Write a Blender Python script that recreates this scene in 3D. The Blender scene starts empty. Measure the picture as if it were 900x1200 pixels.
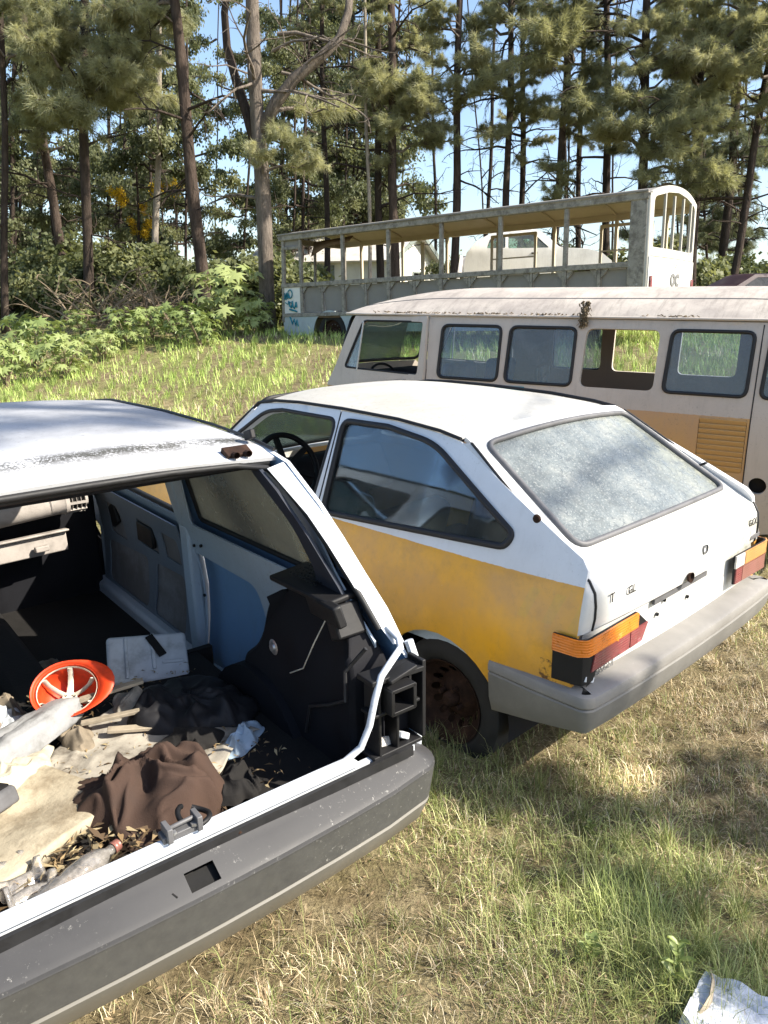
import bpy, bmesh, math, random
import numpy as np
from mathutils import Vector, Matrix, geometry

random.seed(7)
RNG = np.random.default_rng(11)
scene = bpy.context.scene
COL = scene.collection
R = math.radians

# ------------------------------------------------------------------ camera, sky, sun, exposure
CAM_F, CAM_P, CAM_R, CAM_H = 902.2, .2585, .0103, 1.768      # focal length in 900x1200 pixels, pitch, roll, height
cam_d = bpy.data.cameras.new('camera')
cam = bpy.data.objects.new('camera', cam_d)
COL.objects.link(cam)
cam_d.sensor_fit = 'VERTICAL'
cam_d.sensor_height = 36
cam_d.sensor_width = 27
cam_d.lens = 36 * CAM_F / 1200
cam_d.clip_start = .05
cam_d.clip_end = 3000
cam.matrix_world = Matrix.Translation((0, 0, CAM_H)) @ Matrix.Rotation(math.pi / 2 - CAM_P, 4, 'X') @ Matrix.Rotation(CAM_R, 4, 'Z')
scene.camera = cam

SUN_AZ, SUN_EL = 106, 40
SUN_DIR = Vector((math.sin(R(SUN_AZ)) * math.cos(R(SUN_EL)), math.cos(R(SUN_AZ)) * math.cos(R(SUN_EL)), math.sin(R(SUN_EL))))
world = bpy.data.worlds.new('World')
scene.world = world
world.use_nodes = True
wt = world.node_tree
wt.nodes.clear()
w_out = wt.nodes.new('ShaderNodeOutputWorld')
w_bg = wt.nodes.new('ShaderNodeBackground')
w_sky = wt.nodes.new('ShaderNodeTexSky')
w_sky.sky_type = 'NISHITA'
w_sky.sun_disc = False
w_sky.sun_elevation = R(SUN_EL)
w_sky.sun_rotation = R(SUN_AZ)
w_sky.dust_density = 1.6
w_sky.air_density = 1.0
w_sky.ozone_density = 1.5
w_bg.inputs['Strength'].default_value = .13
wt.links.new(w_sky.outputs[0], w_bg.inputs[0])
wt.links.new(w_bg.outputs[0], w_out.inputs[0])

sun_d = bpy.data.lights.new('sun', 'SUN')
sun_d.energy = 5.0
sun_d.angle = R(.53)
sun_d.color = (1, .92, .79)
sun = bpy.data.objects.new('sun', sun_d)
COL.objects.link(sun)
sun.rotation_euler = SUN_DIR.to_track_quat('Z', 'Y').to_euler()
sun.location = SUN_DIR * 40

scene.view_settings.view_transform = 'Standard'
scene.view_settings.look = 'None'
scene.view_settings.gamma = 1
scene.view_settings.use_curve_mapping = False
scene.view_settings.exposure = 1.15
scene.render.engine = 'CYCLES'
scene.cycles.max_bounces = 6
scene.cycles.diffuse_bounces = 2
scene.cycles.glossy_bounces = 2
scene.cycles.transparent_max_bounces = 24
scene.cycles.transmission_bounces = 4
scene.cycles.caustics_reflective = False
scene.cycles.caustics_refractive = False


def at(px, py, Y):
    """the point at forward distance Y seen at a pixel of the 900x1200 photograph"""
    U, V = (px - 450) / CAM_F, (py - 600) / CAM_F
    cr, sr, c, s = math.cos(CAM_R), math.sin(CAM_R), math.cos(CAM_P), math.sin(CAM_P)
    u, v = U * cr + V * sr, -U * sr + V * cr
    d = Vector((u, c - v * s, -s - v * c))
    return Vector((0, 0, CAM_H)) + d * (Y / d.y)


def sstep(t):
    t = np.clip(t, 0, 1)
    return t * t * (3 - 2 * t)


def gz(x, y):
    """height of the ground"""
    x = np.asarray(x, float)
    y = np.asarray(y, float)
    s = y + .9 * x
    z = 1.1 * sstep((s - 8.5) / 10) + .02 * np.clip(s - 18, 0, 60) + .035 * np.sin(x * 1.7 + 1) * np.sin(y * 1.3) * sstep((y - 3) / 4)
    z = z + .4 * sstep((y - 14) / 12) * sstep((-x - 3) / 8)
    return z


# ------------------------------------------------------------------ mesh helpers
def tag(o, label=None, cat=None, group=None, kind=None):
    if label: o['label'] = label
    if cat: o['category'] = cat
    if group: o['group'] = group
    if kind: o['kind'] = kind
    return o


def thing(name, label, cat, loc=(0, 0, 0), rot=(0, 0, 0), group=None):
    o = bpy.data.objects.new(name, None)
    COL.objects.link(o)
    o.location = loc
    o.rotation_euler = rot
    o.empty_display_size = .2
    return tag(o, label, cat, group)


def link(name, me, m=None, parent=None):
    o = bpy.data.objects.new(name, me)
    COL.objects.link(o)
    if m is not None and len(me.materials) == 0:
        me.materials.append(m)
    if parent is not None:
        o.parent = parent
    return o


def np_mesh(name, V, F, smooth=True):
    """mesh from an (n,3) array and an (m,k) array of faces of one size"""
    V = np.asarray(V, np.float32)
    F = np.asarray(F, np.int32)
    me = bpy.data.meshes.new(name)
    k = F.shape[1]
    me.vertices.add(len(V))
    me.vertices.foreach_set('co', V.ravel())
    me.loops.add(F.size)
    me.loops.foreach_set('vertex_index', F.ravel())
    me.polygons.add(len(F))
    me.polygons.foreach_set('loop_start', np.arange(0, F.size, k, dtype=np.int32))
    me.polygons.foreach_set('loop_total', np.full(len(F), k, np.int32))
    if smooth:
        me.polygons.foreach_set('use_smooth', np.ones(len(F), bool))
    me.update(calc_edges=True)
    return me


class MB:
    """collects shapes into one mesh"""
    def __init__(s):
        s.v, s.f = [], []

    def add(s, V, F):
        o = len(s.v)
        s.v += [tuple(p) for p in V]
        s.f += [tuple(i + o for i in f) for f in F]
        return s

    def box(s, c, size, rot=None, taper=1):
        x, y, z = size[0] / 2, size[1] / 2, size[2] / 2
        t = taper
        V = [Vector(p) for p in ((-x, -y, -z), (x, -y, -z), (x, y, -z), (-x, y, -z), (-x * t, -y * t, z), (x * t, -y * t, z), (x * t, y * t, z), (-x * t, y * t, z))]
        if rot is not None:
            M = rot if isinstance(rot, Matrix) else Matrix.Rotation(rot[2], 3, 'Z') @ Matrix.Rotation(rot[1], 3, 'Y') @ Matrix.Rotation(rot[0], 3, 'X')
            V = [M @ p for p in V]
        V = [p + Vector(c) for p in V]
        return s.add(V, [(0, 3, 2, 1), (4, 5, 6, 7), (0, 1, 5, 4), (1, 2, 6, 5), (2, 3, 7, 6), (3, 0, 4, 7)])

    def bar(s, a, b, w, h, up=(0, 0, 1)):
        a, b = Vector(a), Vector(b)
        d = (b - a)
        L = d.length
        d.normalize()
        u = Vector(up)
        side = d.cross(u)
        if side.length < 1e-4:
            side = d.cross(Vector((0, 1, 0)))
        side.normalize()
        u = side.cross(d)
        M = Matrix((d, side, u)).transposed()
        return s.box((a + b) / 2, (L, w, h), M)

    def tube(s, P, r, n=8, closed=False, caps=True, flat=1.0):
        P = [Vector(p) for p in P]
        N = len(P)
        rr = r if hasattr(r, '__len__') else [r] * N
        V, F = [], []
        up = None
        for i, p in enumerate(P):
            a = P[(i - 1) % N] if (closed or i > 0) else p
            b = P[(i + 1) % N] if (closed or i < N - 1) else p
            t = (b - a)
            if t.length < 1e-9: t = Vector((0, 0, 1))
            t.normalize()
            if up is None:
                up = Vector((0, 0, 1)) if abs(t.z) < .9 else Vector((1, 0, 0))
            x = up - t * up.dot(t)
            if x.length < 1e-6:
                x = t.orthogonal()
            x.normalize()
            y = t.cross(x)
            up = x
            for k in range(n):
                an = 2 * math.pi * k / n
                V.append(p + x * (math.cos(an) * rr[i]) + y * (math.sin(an) * rr[i] * flat))
        m = N if closed else N - 1
        for i in range(m):
            for k in range(n):
                j = (i + 1) % N
                F.append((i * n + k, i * n + (k + 1) % n, j * n + (k + 1) % n, j * n + k))
        if not closed and caps:
            F.append(tuple(range(n - 1, -1, -1)))
            F.append(tuple((N - 1) * n + k for k in range(n)))
        return s.add(V, F)

    def lathe(s, prof, n=24, axis='z', c=(0, 0, 0), close=False):
        """prof: (radius, height) pairs turned round an axis"""
        V, F = [], []
        m = len(prof)
        for k in range(n):
            a = 2 * math.pi * k / n
            for r, h in prof:
                p = (r * math.cos(a), r * math.sin(a), h)
                if axis == 'y': p = (p[0], p[2], p[1])
                if axis == 'x': p = (p[2], p[0], p[1])
                V.append((p[0] + c[0], p[1] + c[1], p[2] + c[2]))
        for k in range(n):
            for i in range(m if close else m - 1):
                a, b = k * m + i, k * m + (i + 1) % m
                c2, d = ((k + 1) % n) * m + (i + 1) % m, ((k + 1) % n) * m + i
                F.append((a, d, c2, b))
        return s.add(V, F)

    def mesh(s, name, smooth=True, angle=35):
        me = bpy.data.meshes.new(name)
        me.from_pydata(s.v, [], s.f)
        me.validate()
        finish(me, smooth, angle)
        return me

    def obj(s, name, m=None, parent=None, smooth=True, angle=35, bevel=0, segs=2):
        o = link(name, s.mesh(name, smooth, angle), m, parent)
        if bevel:
            b = o.modifiers.new('bevel', 'BEVEL')
            b.width = bevel
            b.segments = segs
            b.limit_method = 'ANGLE'
            b.angle_limit = R(40)
        return o


def finish(me, smooth=True, angle=35, recalc=True):
    if recalc:
        bm = bmesh.new()
        bm.from_mesh(me)
        bmesh.ops.recalc_face_normals(bm, faces=bm.faces)
        bm.to_mesh(me)
        bm.free()
    if smooth:
        me.polygons.foreach_set('use_smooth', np.ones(len(me.polygons), bool))
        if angle < 180:
            me.set_sharp_from_angle(angle=R(angle))
    me.update()


def rpoly(pts, seg=5):
    """polygon with rounded corners: (x, y) or (x, y, radius)"""
    out = []
    n = len(pts)
    for i, p in enumerate(pts):
        r = p[2] if len(p) > 2 else 0
        P = Vector(p[:2])
        if r <= 0:
            out.append((P.x, P.y))
            continue
        A, B = Vector(pts[i - 1][:2]) - P, Vector(pts[(i + 1) % n][:2]) - P
        la, lb = A.length, B.length
        A.normalize()
        B.normalize()
        r2 = min(r, la * .49, lb * .49)
        a, b = P + A * r2, P + B * r2
        for k in range(seg + 1):
            t = k / seg
            q = a * (1 - t) ** 2 + P * 2 * t * (1 - t) + b * t * t
            out.append((q.x, q.y))
    return out


def inpoly(X, Y, poly):
    P = np.asarray(poly)
    r = np.zeros(len(X), bool)
    n = len(P)
    for i in range(n):
        x1, y1 = P[i]
        x2, y2 = P[(i + 1) % n]
        if y1 == y2: continue
        c = ((Y > y1) != (Y > y2)) & (X < (x2 - x1) * (Y - y1) / (y2 - y1) + x1)
        r ^= c
    return r


def densify(poly, step):
    out = []
    n = len(poly)
    for i in range(n):
        a, b = np.array(poly[i][:2]), np.array(poly[(i + 1) % n][:2])
        k = max(1, int(math.ceil(np.linalg.norm(b - a) / step)))
        for j in range(k):
            out.append(tuple(a + (b - a) * j / k))
    return out


def panel_mesh(name, outer, holes, fn, step=.07, out=None):
    """a sheet cut to an outline with holes in a 2-D chart and laid on a curved surface fn(u, v)"""
    rings = [densify(r, step) for r in [outer] + list(holes)]
    pts, edges = [], []
    for r in rings:
        o = len(pts)
        pts += r
        edges += [(o + i, o + (i + 1) % len(r)) for i in range(len(r))]
    B = np.array(pts)
    x0, y0 = B.min(0)
    x1, y1 = B.max(0)
    gx, gy = np.meshgrid(np.arange(x0 + step * .5, x1, step), np.arange(y0 + step * .5, y1, step))
    gx, gy = gx.ravel(), gy.ravel()
    k = inpoly(gx, gy, rings[0])
    for h in rings[1:]:
        k &= ~inpoly(gx, gy, h)
    gx, gy = gx[k], gy[k]
    if len(gx):
        d = np.sqrt(((gx[:, None] - B[None, :, 0]) ** 2 + (gy[:, None] - B[None, :, 1]) ** 2)).min(1)
        gx, gy = gx[d > step * .45], gy[d > step * .45]
        pts = pts + list(zip(gx, gy))
    v, e, f, *_ = geometry.delaunay_2d_cdt([Vector(p) for p in pts], edges, [], 0, 1e-7)
    v = np.array([tuple(p) for p in v])
    f = np.array(f)
    c = v[f].mean(1)
    k = inpoly(c[:, 0], c[:, 1], rings[0])
    for h in rings[1:]:
        k &= ~inpoly(c[:, 0], c[:, 1], h)
    f = f[k]
    V = np.array([fn(a, b) for a, b in v])
    if out is not None:
        n = np.cross(V[f[:, 1]] - V[f[:, 0]], V[f[:, 2]] - V[f[:, 0]])
        if (n @ np.array(out)).sum() < 0:
            f = f[:, ::-1]
    return np_mesh(name, V, f)


def panel(name, outer, holes, fn, m, parent, out, t=.018, step=.07, mat_in=None):
    me = panel_mesh(name, outer, holes, fn, step, out)
    o = link(name, me, m, parent)
    if t:
        s = o.modifiers.new('thickness', 'SOLIDIFY')
        s.thickness = t
        s.offset = -1
        if mat_in is not None:
            me.materials.append(mat_in)
            s.material_offset = 1
            s.material_offset_rim = 0
        e = o.modifiers.new('edges', 'EDGE_SPLIT')
        e.split_angle = R(38)
    return o


def seal(name, ring, fn, r, m, parent, lift=.004, closed=True, flat=1.0, step=.05):
    """a rubber profile laid along a chart outline"""
    P = [fn(a, b) for a, b in (densify(ring, step) if closed else ring)]
    return MB().tube(P, r, 6, closed=closed, flat=flat).obj(name, m, parent, angle=80)


def copy_tree(o, parent=None):
    c = o.copy()
    COL.objects.link(c)
    c.parent = parent
    for ch in list(o.children):
        copy_tree(ch, c)
    return c


# ------------------------------------------------------------------ material helpers
class NT:
    def __init__(s, name):
        s.m = bpy.data.materials.new(name)
        s.m.use_nodes = True
        s.t = s.m.node_tree
        s.t.nodes.clear()
        s.out = s.t.nodes.new('ShaderNodeOutputMaterial')
        s.tc = None

    def n(s, typ, props=None, **inp):
        nd = s.t.nodes.new('ShaderNode' + typ)
        for k, v in (props or {}).items():
            setattr(nd, k, v)
        for k, v in inp.items():
            s.set(nd, k.replace('_', ' '), v)
        return nd

    def set(s, nd, k, v):
        i = nd.inputs[int(k[1:])] if k[0] == '#' else nd.inputs[k]
        if hasattr(v, 'is_output'):
            s.t.links.new(v, i)
        elif hasattr(v, 'outputs'):
            s.t.links.new(v.outputs[0], i)
        else:
            if hasattr(i.default_value, '__len__') and not hasattr(v, '__len__'):
                v = [v] * len(i.default_value)
            if hasattr(v, '__len__') and len(v) == 3 and len(i.default_value) == 4:
                v = tuple(v) + (1,)
            i.default_value = v

    def co(s, kind='Object'):
        if s.tc is None:
            s.tc = s.t.nodes.new('ShaderNodeTexCoord')
        return s.tc.outputs[kind]

    def noise(s, scale, detail=6, rough=.6, co=None, dist=0, out='Fac'):
        nd = s.n('TexNoise', None, Vector=co or s.co(), Scale=scale, Detail=detail, Roughness=rough, Distortion=dist)
        return nd.outputs[out]

    def ramp(s, fac, stops, interp='LINEAR'):
        nd = s.t.nodes.new('ShaderNodeValToRGB')
        nd.color_ramp.interpolation = interp
        el = nd.color_ramp.elements
        while len(el) < len(stops): el.new(.5)
        for e, (p, c) in zip(el, stops):
            e.position = p
            c = c if hasattr(c, '__len__') else (c, c, c)
            e.color = tuple(c) + (1,)
        s.t.links.new(fac, nd.inputs[0])
        return nd.outputs[0]

    def mix(s, fac, a, b, mode='MIX'):
        nd = s.t.nodes.new('ShaderNodeMix')
        nd.data_type = 'RGBA'
        nd.blend_type = mode
        for i, v in ((0, fac), (6, a), (7, b)):
            if hasattr(v, 'is_output'):
                s.t.links.new(v, nd.inputs[i])
            else:
                if i and len(v) == 3: v = tuple(v) + (1,)
                nd.inputs[i].default_value = v
        return nd.outputs[2]

    def math(s, op, a, b=0, c=0, clamp=False):
        nd = s.t.nodes.new('ShaderNodeMath')
        nd.operation = op
        nd.use_clamp = clamp
        for i, v in enumerate((a, b, c)):
            if hasattr(v, 'is_output'):
                s.t.links.new(v, nd.inputs[i])
            elif i < len(nd.inputs):
                nd.inputs[i].default_value = v
        return nd.outputs[0]

    def xyz(s, co=None):
        nd = s.n('SeparateXYZ', None, Vector=co or s.co())
        return nd.outputs

    def mapr(s, v, a, b, c=0, d=1):
        nd = s.n('MapRange', None)
        s.t.links.new(v, nd.inputs[0])
        for i, q in enumerate((a, b, c, d)): nd.inputs[i + 1].default_value = q
        return nd.outputs[0]

    def bump(s, h, strength=.3, dist=.01):
        nd = s.n('Bump', None, Height=h, Strength=strength, Distance=dist)
        return nd.outputs[0]

    def principled(s, color, rough=.5, metal=0, normal=None, spec=.5, coat=0, trans=0, **kw):
        nd = s.n('BsdfPrincipled')
        s.set(nd, 'Base Color', color)
        s.set(nd, 'Roughness', rough)
        s.set(nd, 'Metallic', metal)
        s.set(nd, 'Specular IOR Level', spec)
        if coat: s.set(nd, 'Coat Weight', coat)
        if trans: s.set(nd, 'Transmission Weight', trans)
        if normal is not None: s.t.links.new(normal, nd.inputs['Normal'])
        for k, v in kw.items(): s.set(nd, k.replace('_', ' '), v)
        return nd.outputs[0]

    def done(s, sh):
        s.t.links.new(sh, s.out.inputs[0])
        return s.m


def simple(name, color, rough=.6, var=.25, scale=8, bump=.15, bscale=40, metal=0, spec=.4, dark=None, bdist=.004):
    t = NT(name)
    n = t.noise(scale, 7, .65)
    dk = dark or tuple(c * (1 - var) for c in color)
    lt = tuple(min(1, c * (1 + var * .6)) for c in color)
    c = t.ramp(n, [(.3, dk), (.5, color), (.75, lt)])
    nb = t.noise(bscale, 4, .6)
    return t.done(t.principled(c, t.mapr(n, .2, .8, max(0, rough - .12), min(1, rough + .15)), metal, t.bump(nb, bump, bdist), spec))


def old_paint(name, color, rough=.4, grime=(.25, .23, .19), amount=.5, speck=.5, rust=0, two=None, extra=None, spec=.5, streak=.4, coat=0):
    """weathered vehicle paint; two = function(NT, colour) -> colour for a second tone"""
    t = NT(name)
    x, y, z = t.xyz()
    c = t.mix(t.ramp(t.noise(1.7, 5), [(.35, 0), (.75, 1)]), color, tuple(v * .88 for v in color))
    if two: c = two(t, c)
    # rain streaks and settled dust
    st = t.n('Mapping', None, Vector=t.co())
    st.inputs['Scale'].default_value = (14, 14, 1.4)
    s1 = t.ramp(t.noise(2.2, 6, .7, st.outputs[0]), [(.52, 0), (.78, 1)])
    c = t.mix(t.math('MULTIPLY', s1, streak * .55), c, grime)
    blotch = t.ramp(t.noise(3.1, 8, .72), [(.48, 0), (.8, 1)])
    c = t.mix(t.math('MULTIPLY', blotch, amount), c, grime)
    sp = t.ramp(t.noise(95, 3, .6), [(.62, 0), (.68, 1)])
    sp2 = t.ramp(t.noise(2.4, 4, .6), [(.42, 0), (.66, 1)])
    c = t.mix(t.math('MULTIPLY', t.math('MULTIPLY', sp, sp2), speck), c, (.05, .045, .035))
    if rust:
        rf = t.ramp(t.noise(9, 8, .75), [(.66, 0), (.72, 1)])
        c = t.mix(t.math('MULTIPLY', rf, rust), c, t.mix(t.noise(60), (.10, .03, .012), (.25, .09, .03)))
    if extra: c = extra(t, c)
    rg = t.math('ADD', t.math('MULTIPLY', blotch, .3), rough)
    nb = t.noise(3.0, 3)
    return t.done(t.principled(c, rg, 0, t.bump(nb, .12, .02), spec, coat))


def dusty_glass(name, dust=(.45, .43, .38), amount=(.1, .6), scale=3, tint=(.75, .82, .82), rough=.05, fine=60, clear_x=None):
    t = NT(name)
    n = t.math('ADD', t.math('MULTIPLY', t.noise(scale, 7, .7), .75), t.math('MULTIPLY', t.noise(fine, 3), .25))
    f = t.mapr(n, .35, .68, amount[0], amount[1])
    if clear_x:
        f = t.math('MULTIPLY', f, t.mapr(t.xyz()[0], clear_x[0], clear_x[1], .12, 1))
    tr = t.n('BsdfTransparent', None, Color=tint)
    gl = t.n('BsdfGlossy', None, Color=(1, 1, 1), Roughness=rough)
    fr = t.n('Fresnel', None, IOR=1.5)
    clear = t.n('MixShader', None)
    t.set(clear, '#0', t.math('MULTIPLY', fr.outputs[0], .9))
    t.set(clear, '#1', tr)
    t.set(clear, '#2', gl)
    df = t.n('BsdfDiffuse', None, Color=dust)
    tl = t.n('BsdfTranslucent', None, Color=dust)
    dd = t.n('MixShader', None)
    dd.inputs[0].default_value = .35
    t.set(dd, '#1', df)
    t.set(dd, '#2', tl)
    mx = t.n('MixShader', None)
    t.set(mx, '#0', f)
    t.set(mx, '#1', clear)
    t.set(mx, '#2', dd)
    return t.done(mx.outputs[0])


def leaf_mat(name, cols, trans=.35, rough=.5, attr=None, spec=.25):
    t = NT(name)
    oi = t.n('ObjectInfo')
    n = t.noise(1.3, 3, .6, t.co('Object'))
    if attr:
        a = t.n('Attribute', {'attribute_name': attr})
        c = a.outputs['Color']
    else:
        f = t.math('ADD', t.math('MULTIPLY', oi.outputs['Random'], .55), t.math('MULTIPLY', n, .6))
        k = len(cols)
        c = t.ramp(f, [(.2 + .7 * i / (k - 1), q) for i, q in enumerate(cols)])
    b = t.principled(c, rough, 0, None, spec)
    tl = t.n('BsdfTranslucent')
    t.set(tl, 'Color', t.mix(.5, c, t.mix(1, c, (1.6, 1.5, .7), 'MULTIPLY')))
    mx = t.n('MixShader', None)
    mx.inputs[0].default_value = trans
    t.set(mx, '#1', b)
    t.set(mx, '#2', tl)
    return t.done(mx.outputs[0])


M = {}
# ------------------------------------------------------------------ materials
def two_yellow(t, c):
    x, y, z = t.xyz()
    edge = t.math('SUBTRACT', z, t.math('ADD', .898, t.math('MULTIPLY', x, -.010)))
    edge = t.math('ADD', edge, t.math('MULTIPLY', t.math('SUBTRACT', t.noise(40, 3), .5), .006))
    below = t.math('LESS_THAN', edge, 0)
    behind = t.math('GREATER_THAN', x, .118)
    yel = t.mix(t.ramp(t.noise(4, 7, .7), [(.4, 0), (.7, 1)]), (.74, .36, .018), (.60, .30, .03))
    # darker ghosts of removed lettering on the rear quarter and faded bands
    gx = t.math('ADD', x, t.math('MULTIPLY', z, .35))
    g1 = t.math('MULTIPLY', t.math('GREATER_THAN', t.math('SINE', t.math('MULTIPLY', gx, 62)), .35), t.math('LESS_THAN', t.math('ABSOLUTE', t.math('SUBTRACT', z, .80)), .055))
    g1 = t.math('MULTIPLY', g1, t.math('LESS_THAN', x, .42))
    yel = t.mix(t.math('MULTIPLY', g1, .55), yel, (.60, .36, .02))
    fade = t.ramp(t.noise(2.1, 5), [(.45, 0), (.62, 1)])
    yel = t.mix(t.math('MULTIPLY', fade, .5), yel, (.50, .27, .07))
    band = t.math('MULTIPLY', t.mapr(z, .60, .72, 0, 1), t.ramp(t.noise(5.5, 4, .5), [(.40, .2), (.58, 1)]))
    yel = t.mix(t.math('MULTIPLY', band, .28), yel, (.42, .235, .12))
    dirt = t.ramp(t.math('ADD', t.math('MULTIPLY', t.noise(28, 6, .75), .6), t.math('MULTIPLY', t.noise(3.5, 4), .4)), [(.52, 0), (.66, 1)])
    yel = t.mix(t.math('MULTIPLY', dirt, .2), yel, (.20, .115, .04))
    # chips through to white
    ch = t.ramp(t.noise(55, 4, .7), [(.735, 0), (.75, 1)])
    yel = t.mix(ch, yel, (.75, .74, .7))
    rx = t.math('MULTIPLY', t.math('LESS_THAN', x, .28), t.math('LESS_THAN', z, .62))
    rf = t.ramp(t.noise(22, 6, .7), [(.5, 0), (.58, 1)])
    yel = t.mix(t.math('MULTIPLY', t.math('MULTIPLY', rf, rx), .9), yel, (.07, .025, .012))
    return t.mix(t.math('MULTIPLY', below, behind), c, yel)


M['y_paint'] = old_paint('white and yellow paint', (.66, .68, .70), .34, amount=.16, speck=.35, two=two_yellow, streak=.25, coat=.15)


def hatch_moss(t, c):
    x, y, z = t.xyz()
    f = t.ramp(t.noise(16, 8, .75), [(.42, 0), (.7, 1)])
    a = t.mapr(y, -.36, -.55, 0, 1)
    b = t.mapr(z, .95, .86, 0, 1)
    return t.mix(t.math('MULTIPLY', t.math('MULTIPLY', f, a), t.math('MULTIPLY', b, .9)), c, (.20, .21, .12))


M['y_white'] = old_paint('sun bleached white paint', (.57, .57, .55), .36, amount=.14, speck=.4, extra=hatch_moss, streak=.1, rust=.25, coat=.15)


def roof_dirt(t, c):
    n = t.ramp(t.noise(2.4, 7, .7), [(.42, 0), (.72, 1)])
    c = t.mix(t.math('MULTIPLY', n, .6), c, (.33, .31, .26))
    s = t.ramp(t.noise(42, 6, .75), [(.56, 0), (.66, 1)])
    return t.mix(t.math('MULTIPLY', s, .4), c, (.17, .16, .12))


M['y_roof'] = old_paint('dirty white roof paint', (.50, .49, .45), .5, amount=.5, speck=.5, extra=roof_dirt, streak=0)


def fg_moss_shade(t, c):
    # a belt of black lichen along the folded rear edge of the roof
    x, y, z = t.xyz()
    d = t.math('ABSOLUTE', t.math('SUBTRACT', x, t.math('ADD', .745, t.math('MULTIPLY', t.math('SUBTRACT', t.noise(4, 2), .5), .05))))
    belt = t.mapr(d, .075, .015, 0, 1)
    n = t.ramp(t.math('ADD', t.noise(110, 5, .8), t.math('MULTIPLY', t.noise(7, 3), .45)), [(.64, 0), (.74, 1)])
    c = t.mix(t.math('MULTIPLY', t.math('MULTIPLY', belt, n), .95), c, (.045, .042, .03))
    big = t.ramp(t.noise(2.6, 7, .7), [(.32, .15), (.62, 1)])  # broad grey mottle: dirt, with tree shade put into the colour
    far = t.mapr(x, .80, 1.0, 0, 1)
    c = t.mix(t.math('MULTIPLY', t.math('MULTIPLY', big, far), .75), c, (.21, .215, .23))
    s = t.ramp(t.noise(60, 5, .75), [(.6, 0), (.68, 1)])
    return t.mix(t.math('MULTIPLY', t.math('MULTIPLY', s, far), .55), c, (.10, .09, .07))


M['f_roof'] = old_paint('lichen and shade mottled white roof paint', (.50, .51, .53), .5, amount=.3, speck=.6, extra=fg_moss_shade, streak=0)
M['f_paint'] = old_paint('white car paint', (.60, .64, .69), .35, amount=.14, speck=.4, streak=.2, coat=.1)
M['f_door'] = old_paint('dull inner door sheet', (.20, .235, .28), .5, amount=.35, speck=.5, streak=.35)
M['f_inner'] = old_paint('bare white inner panel', (.44, .53, .62), .45, amount=.22, speck=.5, streak=.25)
M['f_blue'] = old_paint('sky light tinted white inner skin', (.22, .39, .62), .45, amount=.22, speck=.3, streak=.3)  # white skin with the blue sky light put into its colour
M['door_trim'] = old_paint('stripped door panel', (.20, .18, .17), .75, amount=.8, speck=.3, streak=.3, grime=(.42, .43, .45))
M['black'] = simple('black plastic', (.010, .010, .011), .55, .4, 6, .1, spec=.3)
M['black_trim'] = simple('dusty black trim', (.0085, .009, .012), .75, .5, 5, .12, dark=(.004, .004, .006), spec=.2)
M['rubber'] = simple('rubber seal', (.014, .014, .015), .55, .4, 20, .1)
M['tyre'] = simple('old tyre rubber', (.022, .021, .020), .8, .5, 14, .3)
M['void'] = simple('dark hollow', (.006, .006, .006), .9, .2)


def bumper_mat(name, base, light, rough=.5, scuff=.5, face_amt=0):
    t = NT(name)
    a = t.noise(2.3, 7, .7)
    c = t.ramp(a, [(.32, tuple(v * .75 for v in base)), (.55, base), (.78, light)])
    d = t.ramp(t.noise(70, 5, .75), [(.60, 0), (.70, 1)])
    e = t.ramp(t.noise(3.6, 4), [(.46, 0), (.62, 1)])
    c = t.mix(t.math('MULTIPLY', t.math('MULTIPLY', d, e), scuff), c, (.42, .41, .38))
    mp = t.n('Mapping', None, Vector=t.co())
    mp.inputs['Scale'].default_value = (3, 1.2, 14)
    sc = t.ramp(t.noise(9, 4, .6, mp.outputs[0]), [(.70, 0), (.73, 1)])
    c = t.mix(t.math('MULTIPLY', sc, .35), c, light)
    x, y, z = t.xyz()
    face = t.mapr(z, .492, .482, 0, face_amt)
    c = t.mix(t.math('MULTIPLY', face, t.ramp(t.noise(26, 7, .75), [(.3, .45), (.7, 1)])), c, (.105, .105, .095))
    mud = t.math('MULTIPLY', t.mapr(z, .36, .30, 0, 1), t.ramp(t.noise(6, 6), [(.3, .2), (.6, 1)]))
    c = t.mix(t.math('MULTIPLY', mud, .7), c, (.20, .17, .12))
    return t.done(t.principled(c, t.mapr(a, .2, .8, rough - .14, rough + .15), 0, t.bump(t.noise(180, 3), .04, .002), .4))


M['f_bumper'] = bumper_mat('worn black bumper plastic', (.034, .034, .036), (.085, .084, .083), .55, .85, .55)
M['f_bumper_low'] = bumper_mat('greyed bumper skirt', (.14, .133, .115), (.22, .205, .175), .6, .4)
M['y_bumper'] = bumper_mat('bleached grey bumper plastic', (.215, .205, .19), (.32, .305, .28), .55, .25)
M['y_bumper_low'] = bumper_mat('bleached lower bumper plastic', (.185, .178, .165), (.27, .26, .24), .6, .2)
M['glass_q'] = dusty_glass('dusty quarter glass', (.42, .42, .37), (.0, .13), 3, (.62, .74, .82), .04)
M['glass_f'] = dusty_glass('grimy quarter glass', (.20, .20, .175), (.42, .97), 2.2, (.8, .85, .8), .05, 40, (.60, .68))
M['glass_clear'] = dusty_glass('windscreen glass', (.5, .52, .45), (.02, .35), 2, (.8, .9, .82), .03)
M['glass_van'] = dusty_glass('dusty van glass', (.46, .50, .54), (.04, .30), 2.5, (.66, .74, .84), .05)
M['glass_dark'] = dusty_glass('dark wreck glass', (.2, .2, .2), (.2, .6), 2.5, (.3, .33, .34), .05)
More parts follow.
